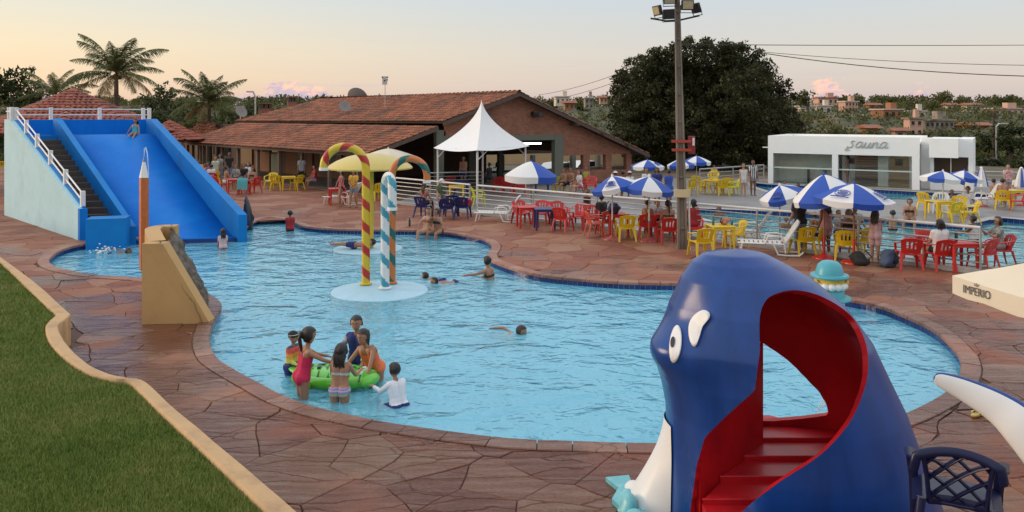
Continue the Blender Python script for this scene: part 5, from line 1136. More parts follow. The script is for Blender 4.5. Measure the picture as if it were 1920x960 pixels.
lounger(1470, 478, 76, 'white slatted lounger with raised back right of the yellow table'); lounger(955, 416, 80, 'white lounger left of the red chair row'); lounger(660, 384, 75, 'white lounger behind the two standing women'); lounger(1857, 387, 80, 'white lounger under the closed parasol on the right'); lounger(1420, 455, 60, 'white lounger mostly hidden between table and pool')
# ---------------------------------------------------------------- parasols
M_ub = mat('blue_parasol_cloth', (.012, .065, .36), .65, .08, 3, .1, 8); M_uw = mat('white_parasol_cloth', (.68, .67, .66), .65, .06, 3, .1, 8); M_cr = mat('cream_parasol_cloth', (.66, .57, .43), .7, .06, 2, .12, 5); M_emb = mat('emblem_blue', (.06, .10, .36), .6)
M_or = mat('orange_label', (.66, .22, .05), .6); M_ink = mat('dark_print', (.10, .08, .07), .6)
def parasol(label, foot, zt, r, drop, pole_m, colors=(0, 1), tilt=(0, 0), ph=0.0, n=8, base=None, emblem=None, name='parasol', val=.13, sq=1.0):
    t = thing(name, label, 'parasol', foot, 0, 'parasols around the pools'); ms = (M_uw, M_ub, M_cr)
    MB().tube([(0, 0, .02), (0, 0, zt - .05)], .022, 8).build('pole', pole_m, t, smooth=60)
    T = Matrix.Translation((0, 0, zt)) @ Matrix.Rotation(tilt[0], 4, 'X') @ Matrix.Rotation(tilt[1], 4, 'Y')
    for i in range(n):
        a0, a1 = ph + 2 * pi * i / n, ph + 2 * pi * (i + 1) / n; rows = []
        for j in range(7):
            f = j / 6; row = []
            for k in range(5):
                a = a0 + (a1 - a0) * k / 4; sg = 1 - .055 * sin(pi * k / 4) * f; row.append((r * f * sg * cos(a), r * f * sg * sin(a), -drop * (f ** 1.35) - .02 * sin(pi * k / 4) * f))
            rows.append(row)
        rows.append([(x * .985, y * .985, z - val - .03 * sin(pi * k / 4)) for k, (x, y, z) in enumerate(rows[-1])])
        b = MB().grid(rows, M=T); o = b.build('canopy_panel', ms[colors[i % len(colors)]], t, smooth=50)
        if emblem and i in emblem:      # printed oval emblem: ring, inner bars and a curved band
            am = (a0 + a1) / 2; f = .66; c = Vector((r * f * cos(am), r * f * sin(am), -drop * f ** 1.35 + .012)); e1 = Vector((-sin(am), cos(am), 0)); e2 = Vector((-cos(am), -sin(am), drop / r * 1.1)).normalized(); nn_ = e1.cross(e2); nn_ = nn_ if nn_.z > 0 else -nn_
            g = MB(); q = r * .15
            g.tube([c + nn_ * .012 + e1 * cos(x) * q * 1.25 + e2 * sin(x) * q for x in [2 * pi * h / 20 for h in range(20)]], .012, 4, closed=True, M=T)
            for h in (-.5, -.15, .2, .55): g.tube([c + nn_ * .012 + e1 * (-q * .85 * (1 - h * h)) + e2 * q * h, c + nn_ * .012 + e1 * (q * .85 * (1 - h * h)) + e2 * q * h], .014, 4, M=T)
            g.tube([c + nn_ * .012 + e1 * q * 1.5 * x + e2 * q * (-1.15 - .2 * x * x) for x in (-1, -.5, 0, .5, 1)], .018, 4, M=T); g.build('emblem', M_emb, o)
    for i in range(n):
        a = ph + 2 * pi * i / n; MB().tube([(0, 0, -.05), (r * .5 * cos(a), r * .5 * sin(a), -drop * .5 ** 1.35 - .03), (r * .97 * cos(a), r * .97 * sin(a), -drop * .96 - .02)], .008, 4, M=T).build('rib', M_steel, t)
    MB().lathe([(.05, -.03), (.035, .03), (.01, .07)], 8, M=T).build('cap', ms[colors[0]], t)
    if base: 
        MB().lathe([(.30, 0), (.29, .03), (.20, .06), (.08, .10), (.05, .13)], 16).build('base', base, t, smooth=40)
        MB().tube([(0, 0, .1), (0, 0, .62)], .035, 8).build('sleeve', base, t, smooth=60)
        for i in range(6): MB().lathe([(.07, 0), (.065, .035), (.03, .05)], 8, (.27 * cos(i * pi / 3), .27 * sin(i * pi / 3), 0)).build('base_lobe', base, t)
    return t
M_pb2 = plast('dusty_red_base', (.36, .075, .06)); M_brp = mat('rusty_pole', (.26, .11, .075), .6, .2, 6)
parasol('blue and white parasol with two round blue emblems, nearest on the right', G(1601, 493), 2.09, 1.03, .40, M_brp, (1, 0), (.04, .05), -pi / 2 - pi / 8, base=M_pr, emblem=(1, 7, 3))
parasol('larger tilted blue parasol left of the one with emblems', G(1545, 484), 2.28, .95, .62, M_brp, (1, 0), (.0, -.16), -pi / 2 - pi / 6 - .75, n=6, base=M_pr)
parasol('white fronted parasol at the left end of the right group', G(1462, 461), 1.80, .68, .28, M_steel, (0, 1), (.1, -.3), -pi / 2 - pi / 8 + .2, emblem=(7,))
parasol('blue and white parasol tilted left beside the concrete pole, with a crest on white', G(1148, 449), 1.98, .74, .32, M_rail, (0, 1), (.0, -.22), -pi / 2 - pi / 8 - .3, base=M_pb2, emblem=(0,))
parasol('blue and white parasol standing just left of the concrete pole', G(1217, 452), 1.99, .80, .36, M_rail, (0, 1), (.05, .08), -pi / 2 - pi / 8, base=M_pb2)
parasol('far blue and white parasol at the right end of the hall roof', G(1214, 379), 1.88, .76, .27, M_steel, (1, 0), (0, 0), -pi / 2 - pi / 8, emblem=(1,))
parasol('far parasol just behind the concrete pole with one blue panel', G(1306, 371), 1.96, .66, .26, M_steel, (1, 0), (0, 0), -pi / 2 - pi / 8 + .15); parasol('far white parasol half hidden by the concrete pole', G(1276, 377), 1.90, .62, .26, M_steel, (0, 1), (0, -.05), -pi / 2 - pi / 8)
parasol('blue and white parasol over the yellow poolside group', G(1768, 410), 1.78, .77, .26, M_rail, (0, 1), (0, .08), -pi / 2 - pi / 8); parasol('parasol behind the one over the poolside group, showing a blue front', G(1808, 403), 1.73, .66, .27, M_rail, (1, 0), (0, .12), -pi / 2 - pi / 8 - .1)
p = parasol('square blue and white parasol with printed valance behind the railing', G(996, 394), 2.0, 1.1, .58, M_brp, (1, 0), (.0, .03), -pi / 2 + .25, n=4, val=.24)
g = MB()
for (x0, x1, z0, z1) in ((-.46, -.30, -.93, -.80), (-.24, -.02, -.93, -.80)):
    pass
lab = MB(); cx = Vector((-.05, -.80, 1.19)); 
ca, cb_ = Vector((1.08 * cos(-pi / 2 + .25 + 1.5 * pi), 1.08 * sin(-pi / 2 + .25 + 1.5 * pi), 0)), Vector((1.08 * cos(-pi / 2 + .25), 1.08 * sin(-pi / 2 + .25), 0)); on = Vector((-.88, -.48, 0)).normalized(); lp = lambda f, z: ca.lerp(cb_, f) + on * .03 + Vector((0, 0, z))
lab.slab([lp(.60, 1.20), lp(.93, 1.20), lp(.93, 1.37), lp(.60, 1.37)], .012, nrm=on); lab.build('orange_label', M_or, p)
MB().lathe([(.001, 0), (.085, 0), (.085, .012), (.001, .012)], 14, M=Matrix.Translation(lp(.18, 1.29)) @ on.to_track_quat('Z', 'Y').to_matrix().to_4x4()).build('round_logo', M_or, p)
parasol('cream market parasol behind the yellow mushroom shower', G(728, 367), 2.28, 1.5, .46, M_rail, (2,), (0, 0), .2, n=8, val=.12)
def closed_parasol(label, foot, zt, ln, c):
    t = thing('closed_parasol', label, 'parasol', foot, 0, 'closed parasols'); MB().tube([(0, 0, .02), (0, 0, zt + .05)], .022, 8).build('pole', M_rail, t, smooth=60); b = MB()
    for i in range(8):
        a0, a1 = 2 * pi * i / 8, 2 * pi * (i + 1) / 8; rows = []
        for j in range(6):
            f = j / 5; q = .05 + .17 * f ** .8; rows.append([((q * (1.25 if k == 1 else .9)) * cos(a0 + (a1 - a0) * k / 2), (q * (1.25 if k == 1 else .9)) * sin(a0 + (a1 - a0) * k / 2), zt - ln * f) for k in range(3)])
        MB().grid(rows).build('canopy_fold', (M_uw, M_uw, M_uw, M_ub)[(i + c) % 4], t, smooth=40)
    MB().lathe([(.26, 0), (.25, .05), (.06, .08)], 14).build('base', M_pr, t); MB().lathe([(.06, -.04), (.07, .0), (.02, .05)], 8, (0, 0, zt)).build('cap', M_uw, t)
closed_parasol('closed white and blue parasol standing left of the seated men', G(1840, 388), 1.66, .80, 0); closed_parasol('closed parasol cut by the right edge of the picture', G(1915, 386), 1.62, .80, 2)
# --- the big cream parasol in the lower right corner
A_ = Vector((5.34, 9.7, 0)); s_ = Vector((.245, -.97, 0)); p_ = Vector((.97, .245, 0)); S_ = 2.3
big = thing('cream_parasol', 'large square cream parasol with printed valance in the lower right corner', 'parasol', A_ + s_ * S_ / 2 + p_ * S_ / 2, 0); o0 = big.location.copy()
cn = [A_, A_ + s_ * S_, A_ + s_ * S_ + p_ * S_, A_ + p_ * S_]; cn = [c - o0 for c in cn]; RZ = 1.95
for i in range(4):
    a, c = cn[i], cn[(i + 1) % 4]; rows = []
    for j in range(9):
        f = 1 - j / 8; rows.append([tuple((a.lerp(c, k / 10) * f).to_2d()) + (2.52 - (2.52 - RZ) * f - .05 * sin(pi * k / 10) * f - .03 * sin(pi * f),) for k in range(11)])
    rows = rows[::-1]; rows.append([(a.lerp(c, k / 10).x * (1.0), a.lerp(c, k / 10).y, RZ - .05 * sin(pi * k / 10) - .215 - .012 * sin(k * 2.1)) for k in range(11)])
    MB().grid(rows).build('canopy_panel', M_cr, big, smooth=50)
    MB().tube([(0, 0, 2.47), c * .98 + Vector((0, 0, RZ - .02))], .014, 6).build('rib', M_timber, big)
MB().tube([(0, 0, 0), (0, 0, 2.6)], .03, 8).build('pole', M_timber, big); MB().lathe([(.35, 0), (.33, .08), (.06, .1)], 16).build('base', M_pale, big)
def text_mesh(s, size, m, name, parent, M, ex=.002):
    c = bpy.data.curves.new(name, 'FONT'); c.body = s; c.size = size; c.extrude = ex; c.align_x = 'CENTER'; tmp = bpy.data.objects.new('tmp', c); COL.objects.link(tmp)
    me = bpy.data.meshes.new_from_object(tmp.evaluated_get(bpy.context.evaluated_depsgraph_get())); bpy.data.objects.remove(tmp); me.transform(M); me.materials.clear(); me.materials.append(m); me.name = name
    return obj(name, me, parent)
nrm_o = Vector((-.97, -.245, 0))
def val_M(d, z): 
    q = A_ + s_ * d + nrm_o * .012 - o0; return Matrix(((s_.x, 0, nrm_o.x, q.x), (s_.y, 0, nrm_o.y, q.y), (0, 1, 0, z), (0, 0, 0, 1)))
text_mesh('IMPERIO', .135, M_ink, 'lettering', big, val_M(.37, RZ - .165) @ Matrix.Diagonal((.80, 1, 1, 1)))
cr_ = MB()
for x in (-.03, 0, .03): cr_.tube([(x * .6, 0, 0), (x, .028 + (.008 if x == 0 else 0), 0)], .004, 4)
cr_.tube([(-.02, 0, 0), (.02, 0, 0)], .004, 4); cr_.build('crown_mark', M_ink, big).matrix_local = val_M(.37, RZ - .052)
# ---------------------------------------------------------------- pool toys: islands, candy cane showers, mushroom, pencil, figures
M_isl = mat('pale_blue_island', (.36, .57, .68), .5, .12, 4)
def island(label, u, v, r):
    c = G(u, v, -.1); c.z = 0; t = thing('pool_island', label, 'pool island', c, 0, 'round concrete pads at water level'); MB().lathe([(r, -.85), (r, -.17), (r - .02, -.14), (r - .05, -.135), (r * .5, -.125), (.02, -.12)], 40).build('pad', M_isl, t, smooth=40); MB().lathe([(r + .004, -.30), (r + .006, -.155)], 40).build('dark_rim', mat('dark_edge', (.10, .12, .13), .6), t); return t  # pad with a darker band around its edge
island('round pale pad under the three candy cane showers', 712, 541, 1.12); island('round pale pad under the yellow mushroom shower', 690, 463, 1.05)
def cane(label, u, v, zt, rad, ad, end_z, r, c1, c2, k_turn, ph=0.0):
    b0 = G(u, v, -.1); b0.z = -.11; t = thing('candy_cane_shower', label, 'water feature', b0, 0, 'candy cane showers'); dv_ = Vector((cos(ad), sin(ad), 0))
    zc = zt - rad - r - b0.z; pts = [Vector((0, 0, zc * i / 40)) for i in range(41)] + [dv_ * (rad - rad * cos(a)) + Vector((0, 0, zc + rad * sin(a))) for a in [pi * i / 28 for i in range(1, 29)]]
    e = end_z - b0.z; n_e = max(1, int(abs(zc - e) / .06)); pts += [dv_ * 2 * rad + Vector((0, 0, zc + (e - zc) * i / n_e)) for i in range(1, n_e + 1)]
    NS_ = 16; L = [0]
    for a, c in zip(pts, pts[1:]): L.append(L[-1] + (c - a).length)
    def ms(i, k): return 1 if ((L[i] / k_turn + k / NS_ + ph) % 1.0) < .34 else 0
    pp = resample(pts, .03, False); L2 = [.03 * i for i in range(len(pp) + 1)]
    def ms2(i, k): return 1 if ((L2[i] / k_turn + k / NS_ + ph) % 1.0) < .38 else 0
    MB().tube(pp, r, NS_, mats=ms2).build('striped_pipe', [c1, c2], t, smooth=60)
    MB().tube([pp[-1] + Vector((0, 0, .02)), pp[-1] - Vector((0, 0, .05))], r * 1.12, 16).build('end_collar', M_white, t, smooth=60); MB().lathe([(r * 1.5, 0), (r * 1.5, .03), (r * 1.05, .05)], 16).build('foot_flange', c1, t)
cy = plast('cane_yellow', (.62, .44, .03)); cr = plast('cane_red', (.42, .03, .02)); cw_ = plast('cane_white', (.68, .68, .66)); cb = plast('cane_teal', (.05, .27, .36)); co = plast('cane_orange', (.55, .17, .045)); cg = plast('cane_green', (.015, .12, .10))
cane('yellow candy cane shower with red stripes bending left', 686, 532, 3.24, .50, pi, 2.63, .095, cy, cr, .54); cane('white candy cane shower with teal stripes bending towards us', 722, 540, 2.60, .26, -1.1, 1.80, .10, cw_, cb, .54, .3); cane('orange candy cane shower with green stripes bending right', 735, 530, 2.94, .415, .05, 2.32, .085, co, cg, .60, .5)
mb_ = G(694, 463, -.1); mb_.z = -.11; mu = thing('mushroom_shower', 'yellow mushroom shaped shower on a plain yellow stem', 'water feature', mb_); MB().tube([(0, 0, 0), (0, 0, 2.5)], .105, 14).build('stem', cy, mu, smooth=60)
MB().lathe([(.10, 2.36), (1.0, 2.36), (1.27, 2.38), (1.275, 2.42), (1.2, 2.50), (1.0, 2.62), (.7, 2.74), (.4, 2.81), (.02, 2.84)], 40).build('cap', plast('mushroom_yellow', (.57, .44, .11)), mu, smooth=50)
pc = G(270, 499); pen = thing('pencil_column', 'giant orange pencil column standing beside the cascade wall', 'sculpture', pc); 
pz = 2.90; MB().lathe([(.115, -.1), (.115, pz - .62)], 6, M=Matrix.Rotation(.3, 4, 'Z')).build('shaft', plast('pencil_orange', (.48, .125, .035), var=.2), pen); MB().lathe([(.115, pz - .62), (.035, pz - .22)], 12).build('sharpened_end', M_white, pen, smooth=50); MB().lathe([(.036, pz - .22), (.004, pz - .08)], 10).build('tip', mat('pencil_lead', (.12, .16, .22), .4), pen)
M_wj = bpy.data.materials.new('water_jet'); M_wj.use_nodes = True; M_wj.node_tree.nodes['Principled BSDF'].inputs['Base Color'].default_value = (.8, .85, .88, 1); M_wj.node_tree.nodes['Principled BSDF'].inputs['Alpha'].default_value = .45; M_wj.node_tree.nodes['Principled BSDF'].inputs['Roughness'].default_value = .1
jet = MB().tube([(0, 0, pz - .1), (.01, 0, pz + .12), (.04, 0, pz + .16), (.09, -.01, pz + .0), (.13, -.02, pz - .55)], [.008, .014, .016, .014, .01], 6).build('water_jet', M_wj, smooth=180, loc=pc); tag(jet, 'thin water jet spurting from the tip of the pencil column', 'water jet', kind='stuff')
# hatted figure at the pool edge
hf = thing('fountain_figure', 'fountain figure with two stacked teal brimmed hats, yellow band and white beard', 'sculpture', G(1559, 578) + Vector((0, .1, 0))); teal = plast('hat_teal', (.07, .34, .40)); yl = plast('figure_yellow', (.66, .42, .04))
def hat(z, r, nm): MB().lathe([(r * .6, z - .02), (r * .96, z - .01), (r, z + .015), (r * .96, z + .05), (r * .72, z + .06), (r * .69, z + .12), (r * .60, z + .24), (r * .40, z + .31), (.02, z + .335)], 28).build(nm, teal, hf, smooth=45)
hat(.62, .38, 'upper_hat'); hat(.17, .42, 'lower_hat'); MB().lathe([(.26, .42), (.30, .48), (.29, .62)], 24).build('yellow_band', yl, hf, smooth=60)
bd = MB()
for i in range(14): a = 2 * pi * i / 14; bd.ell((.27 * cos(a), .27 * sin(a), .45), (.09, .09, .08), 8, 6)
bd.build('beard', M_white, hf, smooth=180); MB().ell((-.30, -.12, .52), (.05, .05, .06), 8, 6).build('ear', yl, hf, smooth=180); MB().ell((.30, -.12, .52), (.05, .05, .06), 8, 6).build('ear', yl, hf, smooth=180); MB().lathe([(.30, -.1), (.28, .2)], 20).build('lower_band', M_white, hf)
# dark pointed dolphin snout behind the slide end
df = thing('dolphin_sculpture', 'dark grey upright dolphin sculpture behind the right end of the slide', 'sculpture', G(465, 423)); b = MB(); H_ = 1.06
b.tube([(0, 0, -.2), (0, 0, .25), (-.02, 0, .55), (-.05, 0, .85), (-.07, 0, H_)], [.17, .165, .14, .085, .025], 14, flat=(1, .9)); b.build('body', mat('dark_grey_paint', (.035, .04, .055), .35, .2, 5), df, smooth=180); MB().slab([(.02, -.10, .35), (.22, -.06, .15), (.24, -.05, .3), (.06, -.09, .6)], .03).build('fin', MATS['dark_grey_paint'], df); MB().ell((-.1, -.09, .8), .016, 8, 6).build('eye', M_white, df)
# flip flops
ff = thing('flip_flops', 'pair of yellow soled flip flops with dark straps on the flagstones', 'flip flops', G(1833, 779), .3)
for i, (x, a) in enumerate(((0, 1.45), (.10, 1.1))):
    M_ = Matrix.Translation((x, x * .6, 0)) @ Matrix.Rotation(a - 1.2, 4, 'Z'); b = MB(); sole = [(-.13 + .26 * j / 12, .045 * (1 - (2 * j / 12 - 1) ** 4) ** .5 * (.85 + .15 * j / 12)) for j in range(13)]; poly = [(p[0], -p[1]) for p in sole] + [(p[0], p[1]) for p in sole[::-1]][1:-1]; b.prism(poly, .008, .028, M=M_); b.build('sole', plast('flipflop_yellow', (.55, .38, .06)), ff); MB().tube([M_ @ Vector(q) for q in ((-.02, -.045, .03), (.03, -.03, .06), (.08, 0, .035), (.03, .03, .06), (-.02, .045, .03))], .009, 6).build('strap', M_black, ff, smooth=60)
# ================================================================ WHALE SLIDE, FIN, NAVY CHAIR IN THE FOREGROUND
M_wb = mat('whale_blue_paint', (.008, .052, .24), .30, .16, 1.2, .06, 5, coat=.12, spec=.35, rvar=.16, col2=(.004, .025, .115), c2=(.44, .80), c2scale=2.0, stretch=(1, 1, .22)); M_wr = mat('whale_red_paint', (.46, .009, .014), .42, .12, 1.5, .03, 6, coat=.08, spec=.3, col2=(.26, .006, .012), c2=(.45, .68), c2scale=1.5); M_ww = mat('whale_white_paint', (.70, .69, .67), .4, .06, 3, .05, 10)
M_splash = plast('splash_teal', (.12, .42, .46), col2=(.22, .52, .55), c2scale=5)
WD = 7.8; wc = Vector(((1450 - 960) / FOC * WD, WD, 0)); whale = thing('whale_slide', 'big blue whale slide with red mouth opening, white belly and teal splash', 'slide', wc)
# sections: image row -> left / right silhouette at the whale's own distance (kept as sizes in metres from its axis)
sec = [(466, 1383, 1388), (474, 1322, 1432), (490, 1299, 1465), (520, 1279, 1520), (570, 1257, 1580), (635, 1240, 1628), (700, 1240, 1659), (765, 1252, 1691), (850, 1254, 1722), (955, 1252, 1764), (1010, 1250, 1784)]
kW = FOC / WD; zs = [EYE - (v - HOR) / kW for v, a, b in sec]; zs[-1] = -.05
def prof(z):
    for i in range(len(sec) - 1):
        if zs[i] >= z >= zs[i + 1]:
            t = (zs[i] - z) / (zs[i] - zs[i + 1]); L = sec[i][1] + (sec[i + 1][1] - sec[i][1]) * t; Rr = sec[i][2] + (sec[i + 1][2] - sec[i][2]) * t; return (L - 960) / kW - wc.x, (Rr - 960) / kW - wc.x
    a = sec[0] if z > zs[0] else sec[-1]; return (a[1] - 960) / kW - wc.x, (a[2] - 960) / kW - wc.x
NZ, NA = 150, 220; zz = [zs[0] - (zs[0] - zs[-1]) * (i / (NZ - 1)) ** 1.25 for i in range(NZ)]
V = np.zeros((NZ, NA, 3))
for i, z in enumerate(zz):
    L, Rr = prof(z); cx, hw = (L + Rr) / 2, max(.02, (Rr - L) / 2); t = i / (NZ - 1)
    for j in range(NA):
        a = 2 * pi * j / NA; c, s = cos(a), sin(a); r = 1.0
        # snout: a rounded bulge low on the left side, brow ridge above it
        q = np.exp(-((((a - 3.45 + pi) % (2 * pi) - pi) / .42) ** 2) - ((z - 1.66) / .21) ** 2) * .16
        q -= np.exp(-((((a - 3.75 + pi) % (2 * pi) - pi) / .25) ** 2) - ((z - 2.02) / .16) ** 2) * .03
        crease = np.exp(-((((a - 4.02 + pi) % (2 * pi) - pi) / .10) ** 2)) * .045 * min(1, max(0, (1.75 - z) / .8))
        ridge_ = np.exp(-((((a - 4.22 + pi) % (2 * pi) - pi) / .12) ** 2)) * .05 * min(1, max(0, (1.6 - z) / .9))
        f = 1 + q - crease + ridge_
        dpt = hw * (.86 if s < 0 else .70) * (1 if t > .1 else 1)
        V[i, j] = (cx + hw * c * f, dpt * s * f + .10 * t, z)
EXT = [(1425, 657), (1424, 620), (1425, 592), (1432, 570), (1447, 554), (1485, 544), (1528, 551), (1572, 573), (1604, 602), (1624, 646), (1628, 690), (1620, 732), (1593, 792), (1539, 852), (1458, 906), (1391, 960), (1370, 1000), (1350, 1300), (1280, 1300), (1294, 960), (1306, 873), (1322, 819), (1366, 776), (1415, 733)]
HOLE = [(1424, 636), (1450, 652), (1480, 673), (1539, 732), (1556, 765), (1553, 773), (1500, 780), (1429, 785), (1380, 770), (1380, 640)]
def proj(p): d = p[1]; return 960 + p[0] / d * FOC, HOR + (EYE - p[2]) / d * FOC
EXTs = [(p.x, p.y) for p in spline([Vector((u, v, 0)) for u, v in EXT[:17]], 5, False)] + EXT[17:]
faces = []
W3 = V + np.array(wc)
for i in range(NZ - 1):
    for j in range(NA):
        j2 = (j + 1) % NA; c = (W3[i, j] + W3[i, j2] + W3[i + 1, j] + W3[i + 1, j2]) / 4; uv = proj(c); front = c[1] < wc.y + .02
        if front and inpoly(uv, EXTs): continue
        if not front and inpoly(uv, HOLE): continue
        faces.append((i * NA + j, (i + 1) * NA + j, (i + 1) * NA + j2, i * NA + j2))
def shell(name, fs, parent):
    b = bmesh.new(); vs = [b.verts.new(p) for p in V.reshape(-1, 3)]
    for f in fs: b.faces.new([vs[k] for k in f])
    bmesh.ops.delete(b, geom=[v for v in b.verts if not v.link_faces], context='VERTS')
    EL = [EXTs, HOLE]
    for v in b.verts:
        if not v.is_boundary: continue
        wv = v.co + wc; u, q = proj(wv); bst = (22.0, None)
        PL = EL[0] if wv.y < wc.y + .02 else EL[1]
        for (ax, ay), (bx, by) in zip(PL, PL[1:] + PL[:1]):
            dx, dy = bx - ax, by - ay; t = max(0, min(1, ((u - ax) * dx + (q - ay) * dy) / (dx * dx + dy * dy + 1e-9))); px_, py_ = ax + dx * t, ay + dy * t; d = math.hypot(px_ - u, py_ - q)
            if d < bst[0]: bst = (d, (px_, py_))
        if bst[1]: v.co.x += (bst[1][0] - u) * wv.y / FOC; v.co.z -= (bst[1][1] - q) * wv.y / FOC
    for _ in range(3):        # smooth the saw-toothed cut edges along themselves
        bv = [v for v in b.verts if v.is_boundary]; new = {}
        for v in bv:
            nb_ = [e.other_vert(v) for e in v.link_edges if e.is_boundary]
            if len(nb_) == 2: new[v] = v.co * .4 + (nb_[0].co + nb_[1].co) * .3
        for v, c in new.items(): v.co = c
    bmesh.ops.recalc_face_normals(b, faces=b.faces[:])
    s = sum(f.normal.dot(Vector((f.calc_center_median().x, f.calc_center_median().y, .0))) for f in b.faces)
    if s < 0: bmesh.ops.reverse_faces(b, faces=b.faces[:])
    me = bpy.data.meshes.new(name); b.to_mesh(me); b.free(); me.materials.append(M_wb); me.materials.append(M_wr)
    o = obj(name, me); m = o.modifiers.new('s', 'SOLIDIFY'); m.thickness = .055; m.offset = -1; m.material_offset = 1; m.material_offset_rim = 1; m.use_even_offset = False
    me2 = bpy.data.meshes.new_from_object(o.evaluated_get(bpy.context.evaluated_depsgraph_get())); bpy.data.objects.remove(o)
    me2.polygons.foreach_set('use_smooth', [True] * len(me2.polygons)); me2.set_sharp_from_angle(angle=R(50)); me2.name = name; return obj(name, me2, parent)
shell('body', faces, whale)
# inside: red partition on the left, stair treads and the landing
def WP(u, v, d): return Q(u, v, d) - wc
def WZp(u, z, d): return Vector(((u - 960) / FOC * d, d, z)) - wc
pd0, pd1 = 6.9, 8.35
p0 = WZp(1313, 0, 7.38); pb = WZp(1278, 0, 7.62); p1 = WZp(1431, 0, 8.3)
b = MB(); rows = []
rows.append([(pb.x, pb.y, z) for z in (-.05, .4, .7, .85)])
for t in [i / 10 for i in range(11)]:
    rows.append([(p0.x + (p1.x - p0.x) * t, p0.y + (p1.y - p0.y) * t, z) for z in (-.05, .5, 1.0, min(1.55, .92 + .75 * t))])
b.grid(rows); 
o = b.build('inner_wall', M_wr, whale, smooth=60)
step_z = [.52, .485, .445, .40, .35]; yb = 9.05
for i, z in enumerate(step_z):
    y1 = 8.75 - i * .36; y0 = y1 - .40; 
    b = MB(); xl0, xl1 = (p0.x + (p1.x - p0.x) * max(0, min(1, (y0 - 7.36) / .94))), (p0.x + (p1.x - p0.x) * max(0, min(1, (y1 - 7.36) / .94)))
    if i == 0: y1 = 9.0
    def xr(y): 
        L_, R_ = prof(z); f = (y - wc.y) / ((R_ - L_) / 2 * (.86 if y < wc.y else .70)); return (L_ + R_) / 2 + (R_ - L_) / 2 * math.sqrt(max(.02, 1 - f * f)) - .04
    yy0, yy1 = y0 - wc.y, y1 - wc.y
    b.slab([(xl0, yy0, z), (min(xr(y0), 1.1), yy0, z), (min(xr(y1), 1.1), yy1, z), (xl1, yy1, z)], .22, nrm=(0, 0, 1)); b.build('step', M_wr, whale)
    MB().tube([(xl0, yy0 + .015, z - .005), (min(xr(y0), 1.1), yy0 + .015, z - .005)], .014, 6).build('step_nosing', M_wr, whale)
# eyes laid on the skin
def on_skin(u, v):
    best = None
    for i in range(NZ - 1):
        for j in range(NA):
            if W3[i, j][1] < wc.y + .2:
                p = proj(W3[i, j]); d = (p[0] - u) ** 2 + (p[1] - v) ** 2
                if best is None or d < best[0]: best = (d, i, j)
    i, j = best[1], best[2]; e1 = Vector(V[i, (j + 1) % NA] - V[i, j - 1]).normalized(); e2 = Vector(V[max(0, i - 1), j] - V[i + 1, j]).normalized(); n_ = e1.cross(e2).normalized(); c = Vector(V[i, j])
    if n_.dot(Vector((c.x, c.y, 0))) < 0: n_ = -n_
    return c, e1, e2, n_
uvW = np.array([[proj(W3[i, j]) for j in range(NA)] for i in range(NZ)])
def patch(poly, name, m, lift):          # a raised painted shape following the skin, given by its outline
    b = MB(); ctr = np.mean(poly, 0); rows = []
    for r_ in [0.02, .3, .55, .78, .93, 1.0]:
        row = []
        for q in poly:
            u, v = ctr + (np.array(q) - ctr) * r_; d = (uvW[..., 0] - u) ** 2 + (uvW[..., 1] - v) ** 2 + (W3[..., 1] > wc.y + .25) * 1e6
            ids = np.argsort(d.ravel())[:4]; wts = 1 / (d.ravel()[ids] + .5); wp = (W3.reshape(-1, 3)[ids] * wts[:, None]).sum(0) / wts.sum()
            y = wp[1]; p = Vector(((u - 960) / FOC * y, y, EYE - (v - HOR) / FOC * y)); dirc = (Vector((0, 0, EYE)) - p).normalized(); row.append(tuple(p + dirc * (lift * (1.0 if r_ < .95 else .15)) - wc))
        rows.append(row)
    b.grid(rows, closed_v=True); return b.build(name, m, whale, smooth=180)
def oval(cu, cv, a, b_, rot=0, n=24): return [(cu + a * cos(t) * cos(rot) - b_ * sin(t) * sin(rot), cv + a * cos(t) * sin(rot) + b_ * sin(t) * cos(rot)) for t in [2 * pi * i / n for i in range(n)]]
patch(oval(1266.5, 645, 11.5, 36, .10), 'eye', M_ww, .035); patch(oval(1261, 641, 4.5, 11, .1, 14), 'pupil', M_black, .045)
br = [(p.x, p.y) for p in spline([Vector((u, v, 0)) for u, v in [(1291, 628), (1292, 606), (1302, 590), (1318, 581), (1330, 586), (1330, 597), (1318, 612), (1311, 634), (1304, 650), (1296, 645)]], 3)]
patch(br, 'eye', M_ww, .035)
# white belly flaring to the deck, the white foot and teal splash
b = MB(); rows = []
for i in range(14):
    t = i / 13; z = .92 * (1 - t); L, Rr = prof(z); hw = (Rr - L) / 2; cx = (L + Rr) / 2; fl = .43 * t ** 1.5 + .02; row = []
    for j in range(15):
        a = R(112 + 78 * j / 14); s, c = sin(a), cos(a); e = fl * (1 - abs(2 * j / 14 - 1.15) ** 2.2 * .8) if j < 14 else .012; e = max(.014, e)
        row.append((cx + (hw + e) * c, (hw * (.86 if s < 0 else .70)) * s * (1 + e * .35) + .10 * (1 - z / 2.6), z - .02))
    rows.append(row)
b.grid(rows); o = b.build('white_belly', M_ww, whale, smooth=180)
for i, (x, y, s) in enumerate(((-1.40, .30, .10), (-1.42, .08, .12), (-1.40, -.18, .14), (-1.36, -.45, .15), (-1.30, -.8, .16))):
    q = MB(); q.ell((x, y, .03), (s * .75, s * 1.1, s * 1.0 * (1.2 if i % 2 else .7)), 14, 10); q.v = [(a + .03 * sin(z_ * 14 + y), c_, max(.0, z_)) for a, c_, z_ in q.v]; q.build('splash', M_splash, whale, smooth=180)
q = MB(); q.ell((-1.29, .46, .03), (.10, .13, .08), 14, 10); q.build('white_foot', M_ww, whale, smooth=180)
